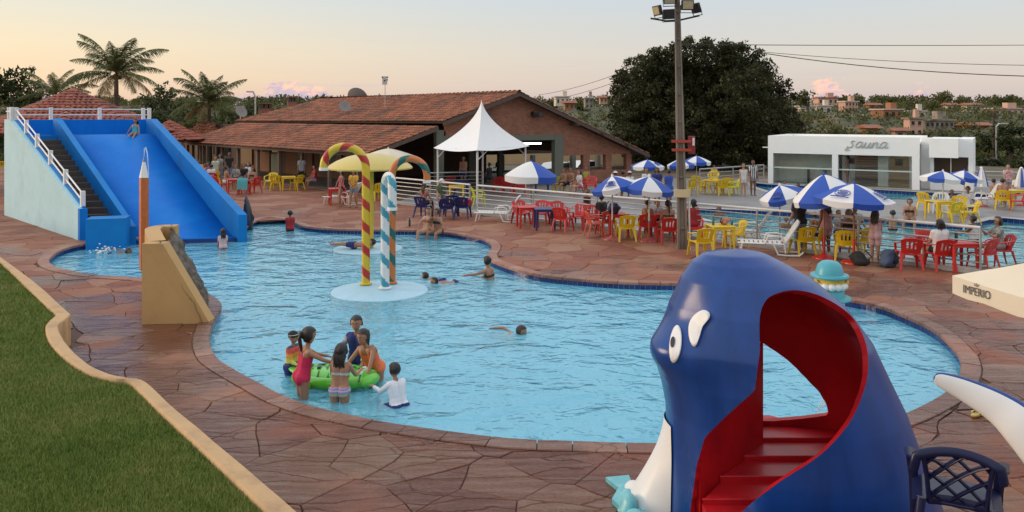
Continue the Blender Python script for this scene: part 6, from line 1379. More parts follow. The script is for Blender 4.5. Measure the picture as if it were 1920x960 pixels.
base = MB(); base.prism([(-1.50 + .06 * sin(i * 3), -1.2 + 1.9 * i / 8) for i in range(9)] + [(-1.30, .75), (-1.2, -1.2)], -.01, .05); base.build('splash_base', M_splash, whale)
# water trickle at the slide lip
M_wj2 = M_wj
tr = MB()
for k in range(3):
    a = Q(1556 + k * 4, 733 + k * 6, 8.95 - k * .03); c = Q(1530 + k * 3, 772, 8.9); tr.tube([a, a.lerp(c, .4) + Vector((0, 0, .03)), c], [.012, .009, .004], 5)
tag(tr.build('water_trickle', M_wj2, smooth=180), 'trickle of water splashing inside the whale mouth', 'water', kind='stuff')
# ---------------------------------------------------------------- raised platform below the frame, carrying the navy chair
tag(MB().box((4.2, 4.7, .28), (6.0, 3.7, .64), ch=.02).build('raised_terrace', M_coping), kind='structure')
M_pn = mat('dark_navy_plastic', (.006, .009, .042), .35, .15, 6, spec=.3, rvar=.1)
nc = thing('lattice_chair', 'navy plastic armchair with a lattice back in the lower right corner', 'chair', (3.36, 6.05, .60), R(-27)); 
def bq(x, s): return Vector((x * (.235 + .03 * s), -.21 - .10 * s + .06 * x * x * -1 + .05, .42 + .42 * s - .09 * x * x * max(0, s - .5)))
fr = MB(); W_ = [bq(-1 + 2 * i / 14, 1.0) for i in range(15)]
fr.tube([bq(-1, .78) + Vector((-.03, .02, -.05))] + W_ + [bq(1, .78) + Vector((.03, .02, -.05))], .030, 8, flat=(1.2, .7)); fr.tube([bq(-.78, 0), bq(-.80, .5), bq(-.84, .96)], .03, 8, flat=(.6, 1)); fr.tube([bq(.78, 0), bq(.80, .5), bq(.84, .96)], .03, 8, flat=(.6, 1)); fr.tube([bq(-.8 + 1.6 * i / 8, .06) for i in range(9)], .035, 8, flat=(1.2, .6)); fr.build('back_frame', M_pn, nc, smooth=60)
def clipseg(a, b_):
    t0, t1 = 0., 1.
    for p, q0, q1 in ((0, -.80, .80), (1, .06, .97)):
        d = b_[p] - a[p]
        if abs(d) < 1e-9: continue
        u0, u1 = (q0 - a[p]) / d, (q1 - a[p]) / d
        if u0 > u1: u0, u1 = u1, u0
        t0, t1 = max(t0, u0), min(t1, u1)
    return (t0, t1) if t1 - t0 > .02 else None
for sg in (-1, 1):
    for k in range(-3, 8):
        a, c = (-2.0, -.2 + k * .36 * 1.0 - (1.35 if sg > 0 else 0) * .0), (2.0, -.2 + k * .36 + sg * 2.2 - (2.2 if sg > 0 else -2.2) * .5 * 0)
        if sg > 0: a = (a[0], a[1] - 1.1); c = (c[0], c[1] - 1.1)
        else: a = (a[0], a[1] + 1.1); c = (c[0], c[1] + 1.1)
        tt = clipseg(a, c)
        if not tt: continue
        pts = [bq(a[0] + (c[0] - a[0]) * t, a[1] + (c[1] - a[1]) * t) for t in [tt[0] + (tt[1] - tt[0]) * i / 6 for i in range(7)]]; MB().tube(pts, .025, 6, flat=(.6, 1)).build('lattice_strip', M_pn, nc, smooth=60)
b = MB().box((0, .03, .425), (.48, .46, .03), ch=.012); b.build('seat', M_pn, nc)
for sx in (-1, 1):
    MB().tube([(sx * .265, -.24, .74), (sx * .30, -.06, .685), (sx * .315, .14, .66), (sx * .31, .235, .62), (sx * .29, .25, .40), (sx * .285, .27, 0)], [.03, .034, .036, .034, .03, .024], 8, flat=(.55, 1.25)).build('armrest', M_pn, nc, smooth=60); MB().tube([(sx * .235, -.24, .46), (sx * .27, -.30, .2), (sx * .285, -.33, 0)], [.036, .03, .024], 8).build('leg', M_pn, nc, smooth=60)
    MB().slab([(sx * .235, -.18, .44), (sx * .30, -.18, .40), (sx * .305, .22, .40), (sx * .235, .24, .44)][::sx], .025).build('seat_side', M_pn, nc)
# white curved flipper reaching in from the right
fp = thing('white_flipper', 'white curved flipper with a blue upper edge reaching in from the right', 'sculpture', (4.6, 5.6, 0)); px = [(1752, 708, 22, 6.0), (1764, 712, 28, 6.0), (1810, 731, 44, 5.95), (1872, 764, 62, 5.85), (1920, 803, 80, 5.75), (1980, 868, 100, 5.65), (2040, 960, 122, 5.6), (2075, 1080, 135, 5.6), (2085, 1200, 140, 5.6)]
pts = [Q(u, v, d) - fp.location for u, v, w_, d in px]; rr = [w_ / 2 / FOC * d for u, v, w_, d in px]; rr[0] *= .45
pp = spline(pts, 5, False); r2 = np.interp(np.linspace(0, 1, len(pp)), np.linspace(0, 1, len(rr)), rr)
def fm(i, k): return 1 if k in (3, 4, 5, 6, 7) else 0
b = MB().tube(pp, list(r2), 24, flat=(1, .42), mats=lambda i, k: 1 if k in (22, 23, 0, 1) else 0, up=(0, 0, 1)); b.build('flipper', [M_ww, M_wb], fp, smooth=180); MB().box((pp[-1].x, pp[-1].y, .3), (.5, .4, .8), ch=.05).build('foot', M_ww, fp)
# ================================================================ PEOPLE: one continuous skin each, clothes and hair as children
def skin_mat(n, c): return mat('skin_' + n, c, .5, .10, 9, .05, 60, spec=.4)
SK = {'l': skin_mat('light', (.46, .25, .165)), 'm': skin_mat('tan', (.34, .17, .10)), 'd': skin_mat('brown', (.20, .095, .055)), 'v': skin_mat('dark', (.085, .042, .028))}
M_hair = mat('dark_hair', (.012, .009, .008), .38, .3, 30, .5, 60, stretch=(6, 6, 1)); M_hairb = mat('brown_hair', (.05, .028, .016), .45, .3, 30, .5, 60, stretch=(6, 6, 1)); M_lip = mat('lips', (.30, .09, .07), .5); M_eyew = mat('eye_white', (.6, .58, .55), .3); M_eyed = mat('eye_dark', (.01, .008, .007), .2)
def cloth(name, col, **k): return mat(name, col, **{**dict(rough=.8, var=.12, scale=8, bump=.2, bscale=30), **k})
def dirv(az, el): return Vector((sin(R(az)) * cos(R(el)), cos(R(az)) * cos(R(el)), sin(R(el))))     # az 0 = forward (+y), 90 = to the person's right (+x)
def person(label, loc, rz, h=1.65, skin='m', lean=0, side=0, twist=0, head=(0, 0), arms=((20, -80, 10, -75), (-20, -80, -10, -75)), legs=((3, -90, 0, -90), (-3, -90, 0, -90)), clothes=(), hair='short', hairm=None, pelvis=None, fat=1.0, kid=False, fine=False, cap=None, group=None, cat='person', roll=None, hip_el=None):
    t = thing('person', label, cat, (0, 0, 0), 0, group); S = []
    hs = h * (.160 if kid else .132); ped = Vector((0, 0, 0)); T = Vector((0, 0, 1)); T.rotate(Matrix.Rotation(R(-lean), 3, 'X')); T.rotate(Matrix.Rotation(R(side), 3, 'Y'))
    X = Vector((1, 0, 0)); Y = T.cross(X).normalized(); X = Y.cross(T).normalized() if False else Vector((1, 0, 0)); X = (X - T * X.dot(T)).normalized(); Y = T.cross(X)
    q = Quaternion(T, R(twist)); Xs = q @ X; Ys = q @ Y
    tor = h * (.285 if not kid else .275); ch = T * tor; nk = ch + T * (.034 * h)
    hd = nk + (T * .7 + Vector((0, 0, .3))).normalized() * (.58 * hs + .012 * h)
    f = fat; w1 = .062 * h * f; sh = .098 * h * (1 if not kid else .93) * (.6 + .4 * f); hp = .052 * h * f
    def cap_(a, ra, b, rb, tg): S.append((Vector(a), ra, Vector(b), rb, tg))
    for s in (-1, 1):
        cap_(X * hp * .75 * s, .062 * h * f, T * tor * .40 + X * hp * .62 * s, .052 * h * f, 'belly'); cap_(T * tor * .40 + X * hp * .62 * s, .052 * h * f, ch * .86 + Xs * sh * .50 * s, .056 * h * f, 'chest')
        cap_(ch * .92 + Xs * sh * .2 * s, .040 * h * f, ch * .955 + Xs * sh * .95 * s, .032 * h * f, 'chest')
        cap_(X * hp * s * .85 - Y * .022 * h, .060 * h * f, X * hp * s * .8 - Y * .018 * h + Vector((0, 0, -.02 * h)), .058 * h * f, 'hips')
    cap_(ch * .95, .030 * h, nk + T * .02 * h, .027 * h, 'neck')
    H0 = Quaternion(Vector((0, 0, 1)), R(-head[0])) @ Vector((0, 1, 0)); hx = H0.cross(Vector((0, 0, 1))).normalized(); qh = Quaternion(hx, R(head[1])); hy = qh @ H0; hz = hx.cross(hy).normalized()
    J = {}
    for s, ar in zip((1, -1), arms):
        a = ch * .945 + Xs * sh * s; u = q @ dirv(ar[0], ar[1]); fo = q @ dirv(ar[2], ar[3]); e = a + u * h * .165; wv = e + fo * h * .140
        cap_(a, .030 * h, e, .022 * h, 'uarm'); cap_(e, .022 * h, wv, .0155 * h, 'farm')
        side_ = fo.cross(Vector((0, 0, 1))); side_ = side_.normalized() if side_.length > .1 else Xs; nrm_h = side_.cross(fo).normalized(); pal = wv + fo * .030 * h
        for k in (-1, 0, 1): cap_(wv + side_ * k * .006 * h, .011 * h, wv + fo * .045 * h + side_ * k * .012 * h, .0095 * h, 'hand')
        if fine:
            for k, ln in enumerate((.036, .042, .040, .030)):
                o = wv + fo * .047 * h + side_ * (k - 1.5) * .0105 * h; m1 = o + (fo * .9 + side_ * (k - 1.5) * .07 - nrm_h * .25).normalized() * ln * h * .55; m2 = m1 + (fo * .75 - nrm_h * .6).normalized() * ln * h * .5
                cap_(o, .0062 * h, m1, .0056 * h, 'hand'); cap_(m1, .0056 * h, m2, .0048 * h, 'hand')
            cap_(wv + fo * .014 * h + side_ * s * -.010 * h, .0075 * h, wv + fo * .045 * h + side_ * s * -.028 * h, .0058 * h, 'hand')
        else: cap_(wv + fo * .04 * h, .0145 * h, wv + (fo * .078 - nrm_h * .012) * h, .010 * h, 'hand'); cap_(wv + fo * .012 * h, .009 * h, wv + (fo * .045 + side_ * s * -.022) * h, .0065 * h, 'hand')
    low = 0
    for s, lg in zip((1, -1), legs):
        a = X * hp * s; u = dirv(lg[0], lg[1]); fo = dirv(lg[2], lg[3]); k = a + u * h * .245; an = k + fo * h * .235
        cap_(a, .056 * h * f, a.lerp(k, .5), .046 * h * f, 'thigh'); cap_(a.lerp(k, .5), .046 * h * f, k, .034 * h, 'thigh'); cap_(k, .033 * h, k.lerp(an, .35), .032 * h, 'shin'); cap_(k.lerp(an, .35), .032 * h, an, .019 * h, 'shin')
        ft = Vector((u.x, u.y, 0)); ft = (Vector((ft.x, max(ft.y, .3), 0)) if ft.length > .1 else Vector((0, 1, 0))).normalized() if abs(fo.z) > .5 else (fo * .5 + Vector((0, 0, .6))).normalized()
        hl = an + Vector((0, 0, -.018 * h)) if abs(fo.z) > .5 else an
        cap_(hl - ft * .02 * h, .019 * h, hl + ft * .085 * h, .014 * h, 'foot'); low = min(low, hl.z - .019 * h)
    v = MB()
    for a, ra, b_, rb, tg in S:
        d = b_ - a; L = d.length; d = d.normalized() if L > 1e-6 else Vector((0, 0, 1)); P, Rr = [], []
        for i in range(4): x = pi / 2 * i / 3; P.append(a - d * ra * cos(x)); Rr.append(max(.0008, ra * sin(x)))
        for i in range(4): x = pi / 2 * i / 3; P.append(b_ + d * rb * sin(x)); Rr.append(max(.0008, rb * cos(x)))
        v.tube(P, Rr, 10)
    MH = Matrix.Translation(hd) @ Matrix((hx.to_tuple() + (0,), hy.to_tuple() + (0,), hz.to_tuple() + (0,), (0, 0, 0, 1))).transposed()
    a = hs * .5
    def hp_(x, y, z): return MH @ Vector((x * a, y * a, z * a))
    k0 = len(v.v); v.ell((0, -.06 * a, .18 * a), (.76 * a, .90 * a, .84 * a), 16, 12, M=MH); v.ell((0, .10 * a, -.35 * a), (.60 * a, .66 * a, .64 * a), 14, 10, M=MH); v.ell((0, .42 * a, -.78 * a), (.26 * a, .24 * a, .2 * a), 10, 8, M=MH)
    v.ell((0, .80 * a, -.16 * a), (.10 * a, .16 * a, .14 * a), 8, 6, M=MH); v.tube([hp_(0, .72, .12), hp_(0, .84, -.14)], [.06 * a, .10 * a], 8)
    for s in (-1, 1): v.ell((s * .76 * a, -.06 * a, -.08 * a), (.08 * a, .17 * a, .24 * a), 8, 6, M=MH)
    S.append((hp_(0, -.02, -.3), a * .62, hp_(0, -.06, .25), a * .84, 'head'))
    me = v.mesh('person', [SK[skin]]); o = bpy.data.objects.new('tmp', me); COL.objects.link(o)
    m = o.modifiers.new('r', 'REMESH'); m.mode = 'VOXEL'; m.voxel_size = h * (.0062 if fine else .0125); m.use_smooth_shade = True
    sm = o.modifiers.new('s', 'SMOOTH'); sm.iterations = 3 if fine else 2; sm.factor = .5
    me2 = bpy.data.meshes.new_from_object(o.evaluated_get(bpy.context.evaluated_depsgraph_get())); bpy.data.objects.remove(o); bpy.data.meshes.remove(me); me2.name = 'body'
    n = len(me2.vertices); co = np.empty(n * 3, np.float32); me2.vertices.foreach_get('co', co); co = co.reshape(-1, 3); no = np.empty(n * 3, np.float32); me2.vertices.foreach_get('normal', no); no = no.reshape(-1, 3)
    best = np.full(n, 1e9); tag_ = np.zeros(n, int); par = np.zeros(n); tags = [s_[4] for s_ in S]
    for i, (A1, ra, B1, rb, tg) in enumerate(S):
        A1 = np.array(A1); B1 = np.array(B1); d = B1 - A1; L = max(1e-9, d @ d); tt = np.clip((co - A1) @ d / L, 0, 1); r = ra + (rb - ra) * tt; dist = np.linalg.norm(co - A1 - tt[:, None] * d, axis=1) / r
        k = dist < best; best[k] = dist[k]; tag_[k] = i; par[k] = tt[k]
    tg = np.array(tags)[tag_]; tv = co @ np.array(T) / tor; 
    # thigh/shin run in two capsules each: make their parameter continuous
    first = np.array([tags[i] in ('thigh', 'shin') and (i == 0 or tags[i - 1] != tags[i] or (tags[i - 2] == tags[i] and tags[i - 1] == tags[i] and False)) for i in range(len(tags))])
    seq = {}
    for i, g in enumerate(tags):
        if g in ('thigh', 'shin'): seq[i] = sum(1 for j in range(i) if tags[j] == g) % 2
    lim = par.copy()
    for i, hlf in seq.items(): lim[tag_ == i] = (par[tag_ == i] + hlf) / 2
    polys = np.empty(len(me2.polygons) * 4, np.int32); qd = all(True for _ in (0,)); lt = np.empty(len(me2.polygons), np.int32); me2.polygons.foreach_get('loop_total', lt)
    fl = [tuple(p.vertices) for p in me2.polygons]
    yl = co @ np.array(Y)
    def wear(name, m, sel, lift):
        keep = [f_ for f_ in fl if sel[list(f_)].sum() > len(f_) / 2]
        if not keep: return
        ids = sorted({i for f_ in keep for i in f_}); mp = {k: i for i, k in enumerate(ids)}
        me3 = bpy.data.meshes.new(name); me3.from_pydata((co[ids] + no[ids] * (lift * h / 1.6)).tolist(), [], [tuple(mp[k] for k in f_) for f_ in keep]); me3.materials.append(m); me3.polygons.foreach_set('use_smooth', [True] * len(keep)); me3.update(); obj(name, me3, body)
    body = obj('body', me2, t); torso = np.isin(tg, ('belly', 'chest', 'hips')); is_ = lambda *g: np.isin(tg, g)
    for c_ in clothes:
        nm, m = c_[0], c_[1]
        if nm == 'swimsuit': wear(nm, m, (torso & (tv < .80) & (tv > -.30)) | (torso & (tv < .98) & (np.abs(co @ np.array(Xs)) > sh * .38) & (np.abs(co @ np.array(Xs)) < sh * .66)) | (is_('thigh') & (lim < .10)), .010)
        elif nm == 'bikini_top': wear(nm, m, torso & (tv > .58) & (tv < .80) & ((yl > -.01) | (tv < .70)), .011)
        elif nm == 'bikini_bottom': wear(nm, m, (torso & (tv < .12)) | (is_('thigh') & (lim < .08)), .011)
        elif nm == 'trunks': wear(nm, m, (torso & (tv < .12)) | (is_('thigh') & (lim < .62)), .016)
        elif nm == 'shorts': wear(nm, m, (torso & (tv < .20)) | (is_('thigh') & (lim < .42)), .016)
        elif nm == 'trousers': wear(nm, m, (torso & (tv < .20)) | is_('thigh') | (is_('shin') & (lim < .9)), .016)
        elif nm == 'rashguard': wear(nm, m, (torso & (tv > -.05)) | is_('uarm') | (is_('farm') & (par < .92)) | (is_('neck') & (par < .3)), .011)
        elif nm == 'shirt': wear(nm, m, (torso & (tv > -.12)) | (is_('uarm') & (par < .62)) | (is_('neck') & (par < .15)), .018)
        elif nm == 'tank_top': wear(nm, m, (torso & (tv > -.05) & (tv < .97)), .014)
        elif nm == 'dress': wear(nm, m, (torso & (tv < .95)) | (is_('thigh') & (lim < .7)), .025)
        elif nm == 'sleeves': wear(nm, m, is_('uarm') | (is_('farm') & (par < .92)), .0125)
        elif nm == 'front_panel': wear(nm, m, torso & (np.abs(co @ np.array(X)) < .05 * h) & (tv > .0) & (tv < .9), .0135)
    hl_ = (co - np.array(hd)) / a; hxl = hl_ @ np.array(hx); hyl = hl_ @ np.array(hy); hzl = hl_ @ np.array(hz); hm = hairm or M_hair
    ish = is_('head') & (hl_ @ np.array(hz) > -1.2)
    if hair == 'short': wear('hair', hm, ish & ((hzl > .52) | ((hyl < -.05) & (hzl > -.45))) & ~((hyl > .3) & (hzl < .62)), .012 if not fine else .014)
    elif hair in ('long', 'pony', 'bun', 'bob'):
        wear('hair', hm, (ish | is_('neck')) & ((hzl > .50) | ((hyl < .05) & (hzl > (-.75 if hair != 'bob' else -1.0)))) & ~((hyl > .28) & (hzl < .60)), .018)
        b = MB(); dn = lambda l: Vector((0, 0, -1)) * l
        if hair == 'long':
            for s in (-.72, -.54, -.36, -.2, -.05, .1, .26, .42, .58, .74):
                st = hp_(s * .9, -.55, .1); e = st - Ys * .25 * a + dn(.185 * h + .05 * h * random.random()); b.tube([st, hp_(s * 1.05, -.72, -.65), (st + e) / 2 - Ys * .45 * a + dn(.03 * h), e + Xs * (s * .02 + random.uniform(-.012, .012)) * h], [.20 * a, .22 * a, .11 * a, .03 * a], 7)
        elif hair == 'pony':
            st = hp_(0, -.80, .35); b.tube([st, st - Ys * .35 * a + dn(.1 * a), st - Ys * .55 * a + dn(.07 * h), st - Ys * .35 * a + dn(.15 * h), st - Ys * .2 * a + dn(.225 * h)], [.20 * a, .28 * a, .27 * a, .22 * a, .05 * a], 8)
        elif hair == 'bun': b.ell((0, -1.0 * a, .35 * a), (.42 * a, .36 * a, .38 * a), 10, 8, M=MH)
        elif hair == 'bob':
            for s in (-.6, -.2, .2, .6): b.tube([hp_(s, -.5, .2), hp_(s * 1.15, -.65, -.5), hp_(s * 1.15, -.6, -1.15)], [.28 * a, .34 * a, .16 * a], 8)
        if b.v: b.build('hair_length', hm, body, smooth=60)
    if cap: 
        b = MB(); b.ell((0, -.06 * a, .34 * a), (.84 * a, .98 * a, .78 * a), 16, 10, M=MH); b.build('cap', cap[0], body, smooth=180)
        if cap[1] == 'brim': MB().lathe([(.02, 0), (.85 * a, 0), (1.35 * a, -.05 * a), (1.35 * a, -.01 * a), (.85 * a, .06 * a), (.02, .06 * a)], 16, M=MH @ Matrix.Translation((0, 0, .32 * a))).build('brim', cap[0], body)
        elif cap[1] == 'peak': MB().slab([MH @ Vector(q_) for q_ in ((-.55 * a, .75 * a, .42 * a), (.55 * a, .75 * a, .42 * a), (.40 * a, 1.55 * a, .30 * a), (-.40 * a, 1.55 * a, .30 * a))], .012).build('peak', cap[0], body)
        elif cap[1] == 'band': MB().tube([MH @ Vector((.80 * a * cos(x), -.06 * a + .94 * a * sin(x), .38 * a + .12 * a * sin(x))) for x in [2 * pi * i / 16 for i in range(16)]], .05 * a, 6, closed=True).build('goggle_strap', M_white, body)
    if fine:
        for s in (-1, 1):
            MB().ell((s * .30 * a, .70 * a, .06 * a), (.115 * a, .07 * a, .07 * a), 10, 8, M=MH).build('eye', M_eyew, body, smooth=180); MB().ell((s * .30 * a, .752 * a, .06 * a), (.058 * a, .032 * a, .060 * a), 8, 6, M=MH).build('pupil', M_eyed, body, smooth=180)
            MB().tube([hp_(s * .46, .68, .24), hp_(s * .30, .78, .29), hp_(s * .15, .80, .25)], .03 * a, 6).build('eyebrow', M_hair, body)
        MB().tube([hp_(-.22, .66, -.50), hp_(-.1, .72, -.52), hp_(.1, .72, -.52), hp_(.22, .66, -.50)], [.03 * a, .055 * a, .055 * a, .03 * a], 6).build('mouth', M_lip, body, smooth=180)
    elif cap or hair:
        for s in (-1, 1): MB().ell((s * .30 * a, .72 * a, .06 * a), (.12 * a, .09 * a, .07 * a), 6, 5, M=MH).build('eye', M_eyed, body)
    L = Vector(loc); z = (L.z + pelvis) if pelvis is not None else L.z - low
    t.location = (L.x, L.y, z); t.rotation_euler = (0, 0, R(rz)) if roll is None else (R(roll[0]), R(roll[1]), R(rz)); return t
def W(u, v): return G(u, v, WZ)
SIT = ((12, -4, 6, -84), (-12, -4, -6, -84)); SITARM = ((30, -70, -10, -15), (-30, -70, 10, -15)); DOWN = ((20, -82, 5, -70), (-20, -82, -5, -70))
# clothes
c_pink = cloth('magenta_swimsuit', (.50, .015, .07)); c_or = cloth('orange_swimsuit', (.80, .17, .06)); c_white = cloth('white_lycra', (.70, .70, .74)); c_navy = cloth('navy_lycra', (.015, .025, .14)); c_print = cloth('grey_print', (.16, .17, .22), col2=(.42, .42, .45), c2scale=26, c2=(.46, .54)); c_red = cloth('red_shirt', (.34, .02, .025)); c_black = cloth('black_cloth', (.012, .012, .014)); c_teal = cloth('teal_swimsuit', (.05, .36, .38)); c_yel = cloth('mustard_top', (.60, .33, .04)); c_den = cloth('denim', (.17, .23, .33)); c_pk2 = cloth('pink_top', (.62, .14, .20), col2=(.25, .02, .05), c2scale=18); c_rose = cloth('dusty_pink_dress', (.42, .21, .20)); c_wht = cloth('white_cotton', (.62, .60, .58)); c_grey = cloth('grey_cotton', (.25, .25, .26)); c_oran = cloth('orange_shirt', (.66, .19, .03)); c_blue = cloth('blue_shirt', (.03, .07, .32)); c_flor = cloth('flowered_top', (.30, .30, .26), col2=(.12, .16, .17), c2scale=16); c_green = cloth('green_cloth', (.07, .12, .05))
def stripes(name, cols, sc_, axis=2):
    m = bpy.data.materials.new(name); m.use_nodes = True; t = m.node_tree; x = N(t, 'ShaderNodeSeparateXYZ', {0: N(t, 'ShaderNodeTexCoord').outputs['Object']}).outputs[axis]
    f = mth(t, 'FRACT', mth(t, 'MULTIPLY', x, sc_)); n = len(cols); c = ramp(t, f, [(i / n, k) for i, k in enumerate(cols)], 'CONSTANT'); p = t.nodes['Principled BSDF']; t.links.new(c, p.inputs['Base Color']); p.inputs['Roughness'].default_value = .75; return m
c_rain = stripes('rainbow_stripes', [(.55, .45, .50), (.20, .26, .50), (.62, .22, .32), (.64, .50, .14), (.25, .45, .45), (.42, .22, .45)], 7.5); c_fire = stripes('sunset_shirt', [(.05, .06, .12), (.55, .50, .08), (.68, .28, .04), (.60, .08, .06)], 3.2); c_bw = stripes('striped_shirt', [(.62, .62, .62), (.03, .03, .035)], 11, 0)
KG = 'children around the green float'
person('girl in a magenta swimsuit with a long dark braid holding the green float', W(567, 744), -62, 1.42, 'm', lean=10, head=(-10, -12), arms=((20, -28, 10, -22), (-30, -32, -6, -20)), legs=((4, -88, 0, -90), (-5, -90, 0, -90)), clothes=[('swimsuit', c_pink)], hair='pony', kid=True, fine=True, pelvis=.29, fat=1.1, group=KG)
person('small girl in a rainbow striped bikini with wet loose hair, seen from behind', W(637, 753), -8, 1.28, 'm', lean=8, head=(0, -10), arms=((25, -52, 5, 5), (-25, -52, -5, 5)), legs=((4, -90, 0, -90), (-4, -90, 0, -90)), clothes=[('bikini_top', c_rain), ('bikini_bottom', c_rain)], hair='long', kid=True, fine=True, pelvis=.17, fat=1.1, group=KG)
person('girl in a bright orange swimsuit leaning over the green float towards us', W(703, 710), 158, 1.40, 'm', lean=26, side=8, head=(8, -8), arms=((45, -48, 25, -45), (-12, -50, -8, -55)), legs=((4, -88, 0, -90), (-4, -90, 0, -90)), clothes=[('swimsuit', c_or)], hair='pony', kid=True, fine=True, pelvis=.17, fat=1.08, group=KG)
person('boy in a navy rash shirt with grey printed sleeves behind the float', W(672, 692), 165, 1.42, 'm', lean=8, head=(-12, -10), arms=((60, -55, 35, -45), (-20, -65, -15, -35)), clothes=[('rashguard', c_navy), ('sleeves', c_print), ('trunks', c_navy)], hair='short', kid=True, fine=True, pelvis=.17, fat=1.1, group=KG)
person('small boy in a white long sleeved rash shirt crouching with his back to us', W(748, 759), 42, 1.22, 'm', lean=14, head=(0, -5), arms=((-15, -45, 5, 2), (-12, -35, -2, 8)), legs=((10, -8, 0, -80), (-15, -12, 0, -85)), clothes=[('rashguard', c_white), ('trunks', c_navy)], hair='short', kid=True, fine=True, pelvis=-.03, fat=1.12, group=KG)
person('child in a black swim cap and sunset coloured shirt behind the girl in magenta', W(547, 700), -110, 1.12, 'm', lean=4, arms=((15, -70, 0, -25), (-15, -70, 0, -25)), clothes=[('rashguard', c_fire), ('trunks', c_navy)], hair=None, kid=True, fine=True, pelvis=.11, fat=1.1, cap=(c_black, 'band'), group=KG)
PG = 'bathers in the near pool'
SW = ((150, -8, 165, -12), (-150, -8, -165, -12))
person('boy swimming alone across the open middle of the pool', W(925, 624), -100, 1.35, 'm', lean=78, head=(0, -10), arms=((20, -30, 5, -10), (-150, 25, -170, -5)), legs=((10, -8, 0, -10), (-170, -10, -175, -6)), clothes=[('trunks', c_navy)], hair='short', kid=True, fine=True, pelvis=-.13, group=PG).rotation_euler = (0, 0, R(-95))
person('tanned woman with dark hair tied up wading with outstretched arm near the pad', W(922, 523), 65, 1.64, 'm', lean=12, head=(18, -6), arms=((-20, -45, -20, -30), (-50, -12, -45, 0)), clothes=[('bikini_top', c_black), ('bikini_bottom', c_black)], hair='bun', fine=True, pelvis=-.22, group=PG)
for lb, u, v, rz, sk in (('dark haired snorkeller close to the candy cane pad, farther left', 829, 525, 60, 'm'), ('second snorkeller just right of the first, face down', 853, 528, 110, 'm')): person(lb, W(u, v), rz, 1.3, sk, lean=84, arms=((40, -20, 10, -5), (-40, -20, -10, -5)), legs=((-170, -12, 180, -5), (170, -12, 180, -5)), clothes=[('trunks', c_navy)], kid=True, pelvis=-.07, group=PG)
person('little girl in a pink and white swim top before the foot of the slide', W(418, 467), 30, 1.10, 'l', arms=((20, -75, 0, -55), (-20, -75, 0, -55)), clothes=[('shirt', cloth('pale_pink', (.60, .42, .42))), ('sleeves', c_pk2), ('bikini_bottom', c_pk2)], hair='long', kid=True, pelvis=.08, group=PG)
person('boy in a red shirt standing in the water by the far pool rim', W(544, 433), 20, 1.25, 'd', arms=((15, -80, 0, -60), (-15, -80, 0, -60)), clothes=[('shirt', c_red), ('trunks', c_black)], hair='short', kid=True, pelvis=.10, group=PG)
person('swimmer with dark hair splashing by the blue block of the slide', W(206, 475), -80, 1.3, 'd', lean=82, arms=((30, -10, 10, 0), (-140, 30, -160, 0)), legs=((-170, -8, 180, -5), (170, -12, 180, -5)), clothes=[('trunks', c_navy)], kid=True, pelvis=-.09, group=PG)
person('bather lying flat on the pad under the yellow mushroom', G(664, 465, -.1), 82, 1.4, 'm', lean=-88, arms=((30, -75, 0, -80), (-60, -60, -40, -60)), legs=((4, 2, 0, -2), (-6, 4, 0, -2)), clothes=[('trunks', c_navy)], kid=True, pelvis=.10, group=PG)
person('girl in a teal swimsuit sitting at the top of the blue slide', SP(.155, .80, DEC), 178, 1.18, 'm', lean=-8, head=(0, -12), arms=((45, -55, 60, -60), (-45, -50, -30, -55)), legs=((8, -22, 5, -38), (-10, -20, -6, -42)), clothes=[('swimsuit', c_teal)], hair='long', kid=True, pelvis=.06)
person('woman in a dark bikini seated on the pool rim, the right one of two', G(822, 437), 150, 1.6, 'm', lean=10, head=(30, -10), arms=((20, -70, -30, -5), (-40, -40, -20, 30)), legs=SIT, clothes=[('bikini_top', c_black), ('bikini_bottom', c_black)], hair='bun', hairm=M_hairb, pelvis=.07)
person('woman leaning back with raised arm on the pool rim, the left one of two', G(800, 437), 140, 1.6, 'l', lean=-6, head=(-15, 0), arms=((30, -50, 20, -80), (-40, 10, -60, 70)), legs=((-12, -6, -6, -80), (14, 2, 4, -86)), clothes=[('bikini_top', cloth('rust_bikini', (.30, .10, .05))), ('bikini_bottom', c_black)], hair='long', hairm=M_hairb, pelvis=.07)
person('tanned woman with brown hair sitting in the left navy armchair', G(794, 404), -30, 1.62, 'm', lean=6, head=(20, 0), arms=SITARM, legs=SIT, clothes=[('bikini_top', c_pink), ('shorts', c_black)], hair='long', hairm=M_hairb, pelvis=.50)
person('person with a white cap behind the navy armchairs', G(828, 392), 200, 1.6, 'm', arms=SITARM, legs=SIT, clothes=[('shirt', c_green), ('shorts', c_den)], cap=(c_wht, 'brim'), pelvis=.50)
person('woman in a pink top and white cap walking beside the white lounger', G(640, 388), 115, 1.62, 'm', arms=((15, -60, 20, -75), (-35, -75, -40, -80)), legs=((-10, -80, -170, -78), (12, -76, 0, -88)), clothes=[('tank_top', c_pk2), ('bikini_bottom', c_black)], hair='bob', cap=(c_wht, 'peak'))
person('woman in a mustard top and denim shorts walking behind the yellow cane', G(664, 389), 160, 1.66, 'm', lean=4, arms=((15, -75, -50, -20), (-20, -70, 40, -25)), legs=((10, -74, 0, -84), (-10, -84, 180, -72)), clothes=[('shirt', c_yel), ('shorts', c_den)], hair='bun', hairm=M_hairb)
VG = 'guests in the shade of the hall and veranda'
def seated(label, u, v, rz, skin='m', cl=(), hair='short', h=1.62, fat=1.0, z=.0, **k): return person(label, G(u, v), rz, h, skin, lean=k.pop('lean', 2), arms=k.pop('arms', SITARM), legs=SIT, clothes=list(cl), hair=hair, fat=fat, pelvis=.49 + z, **k)
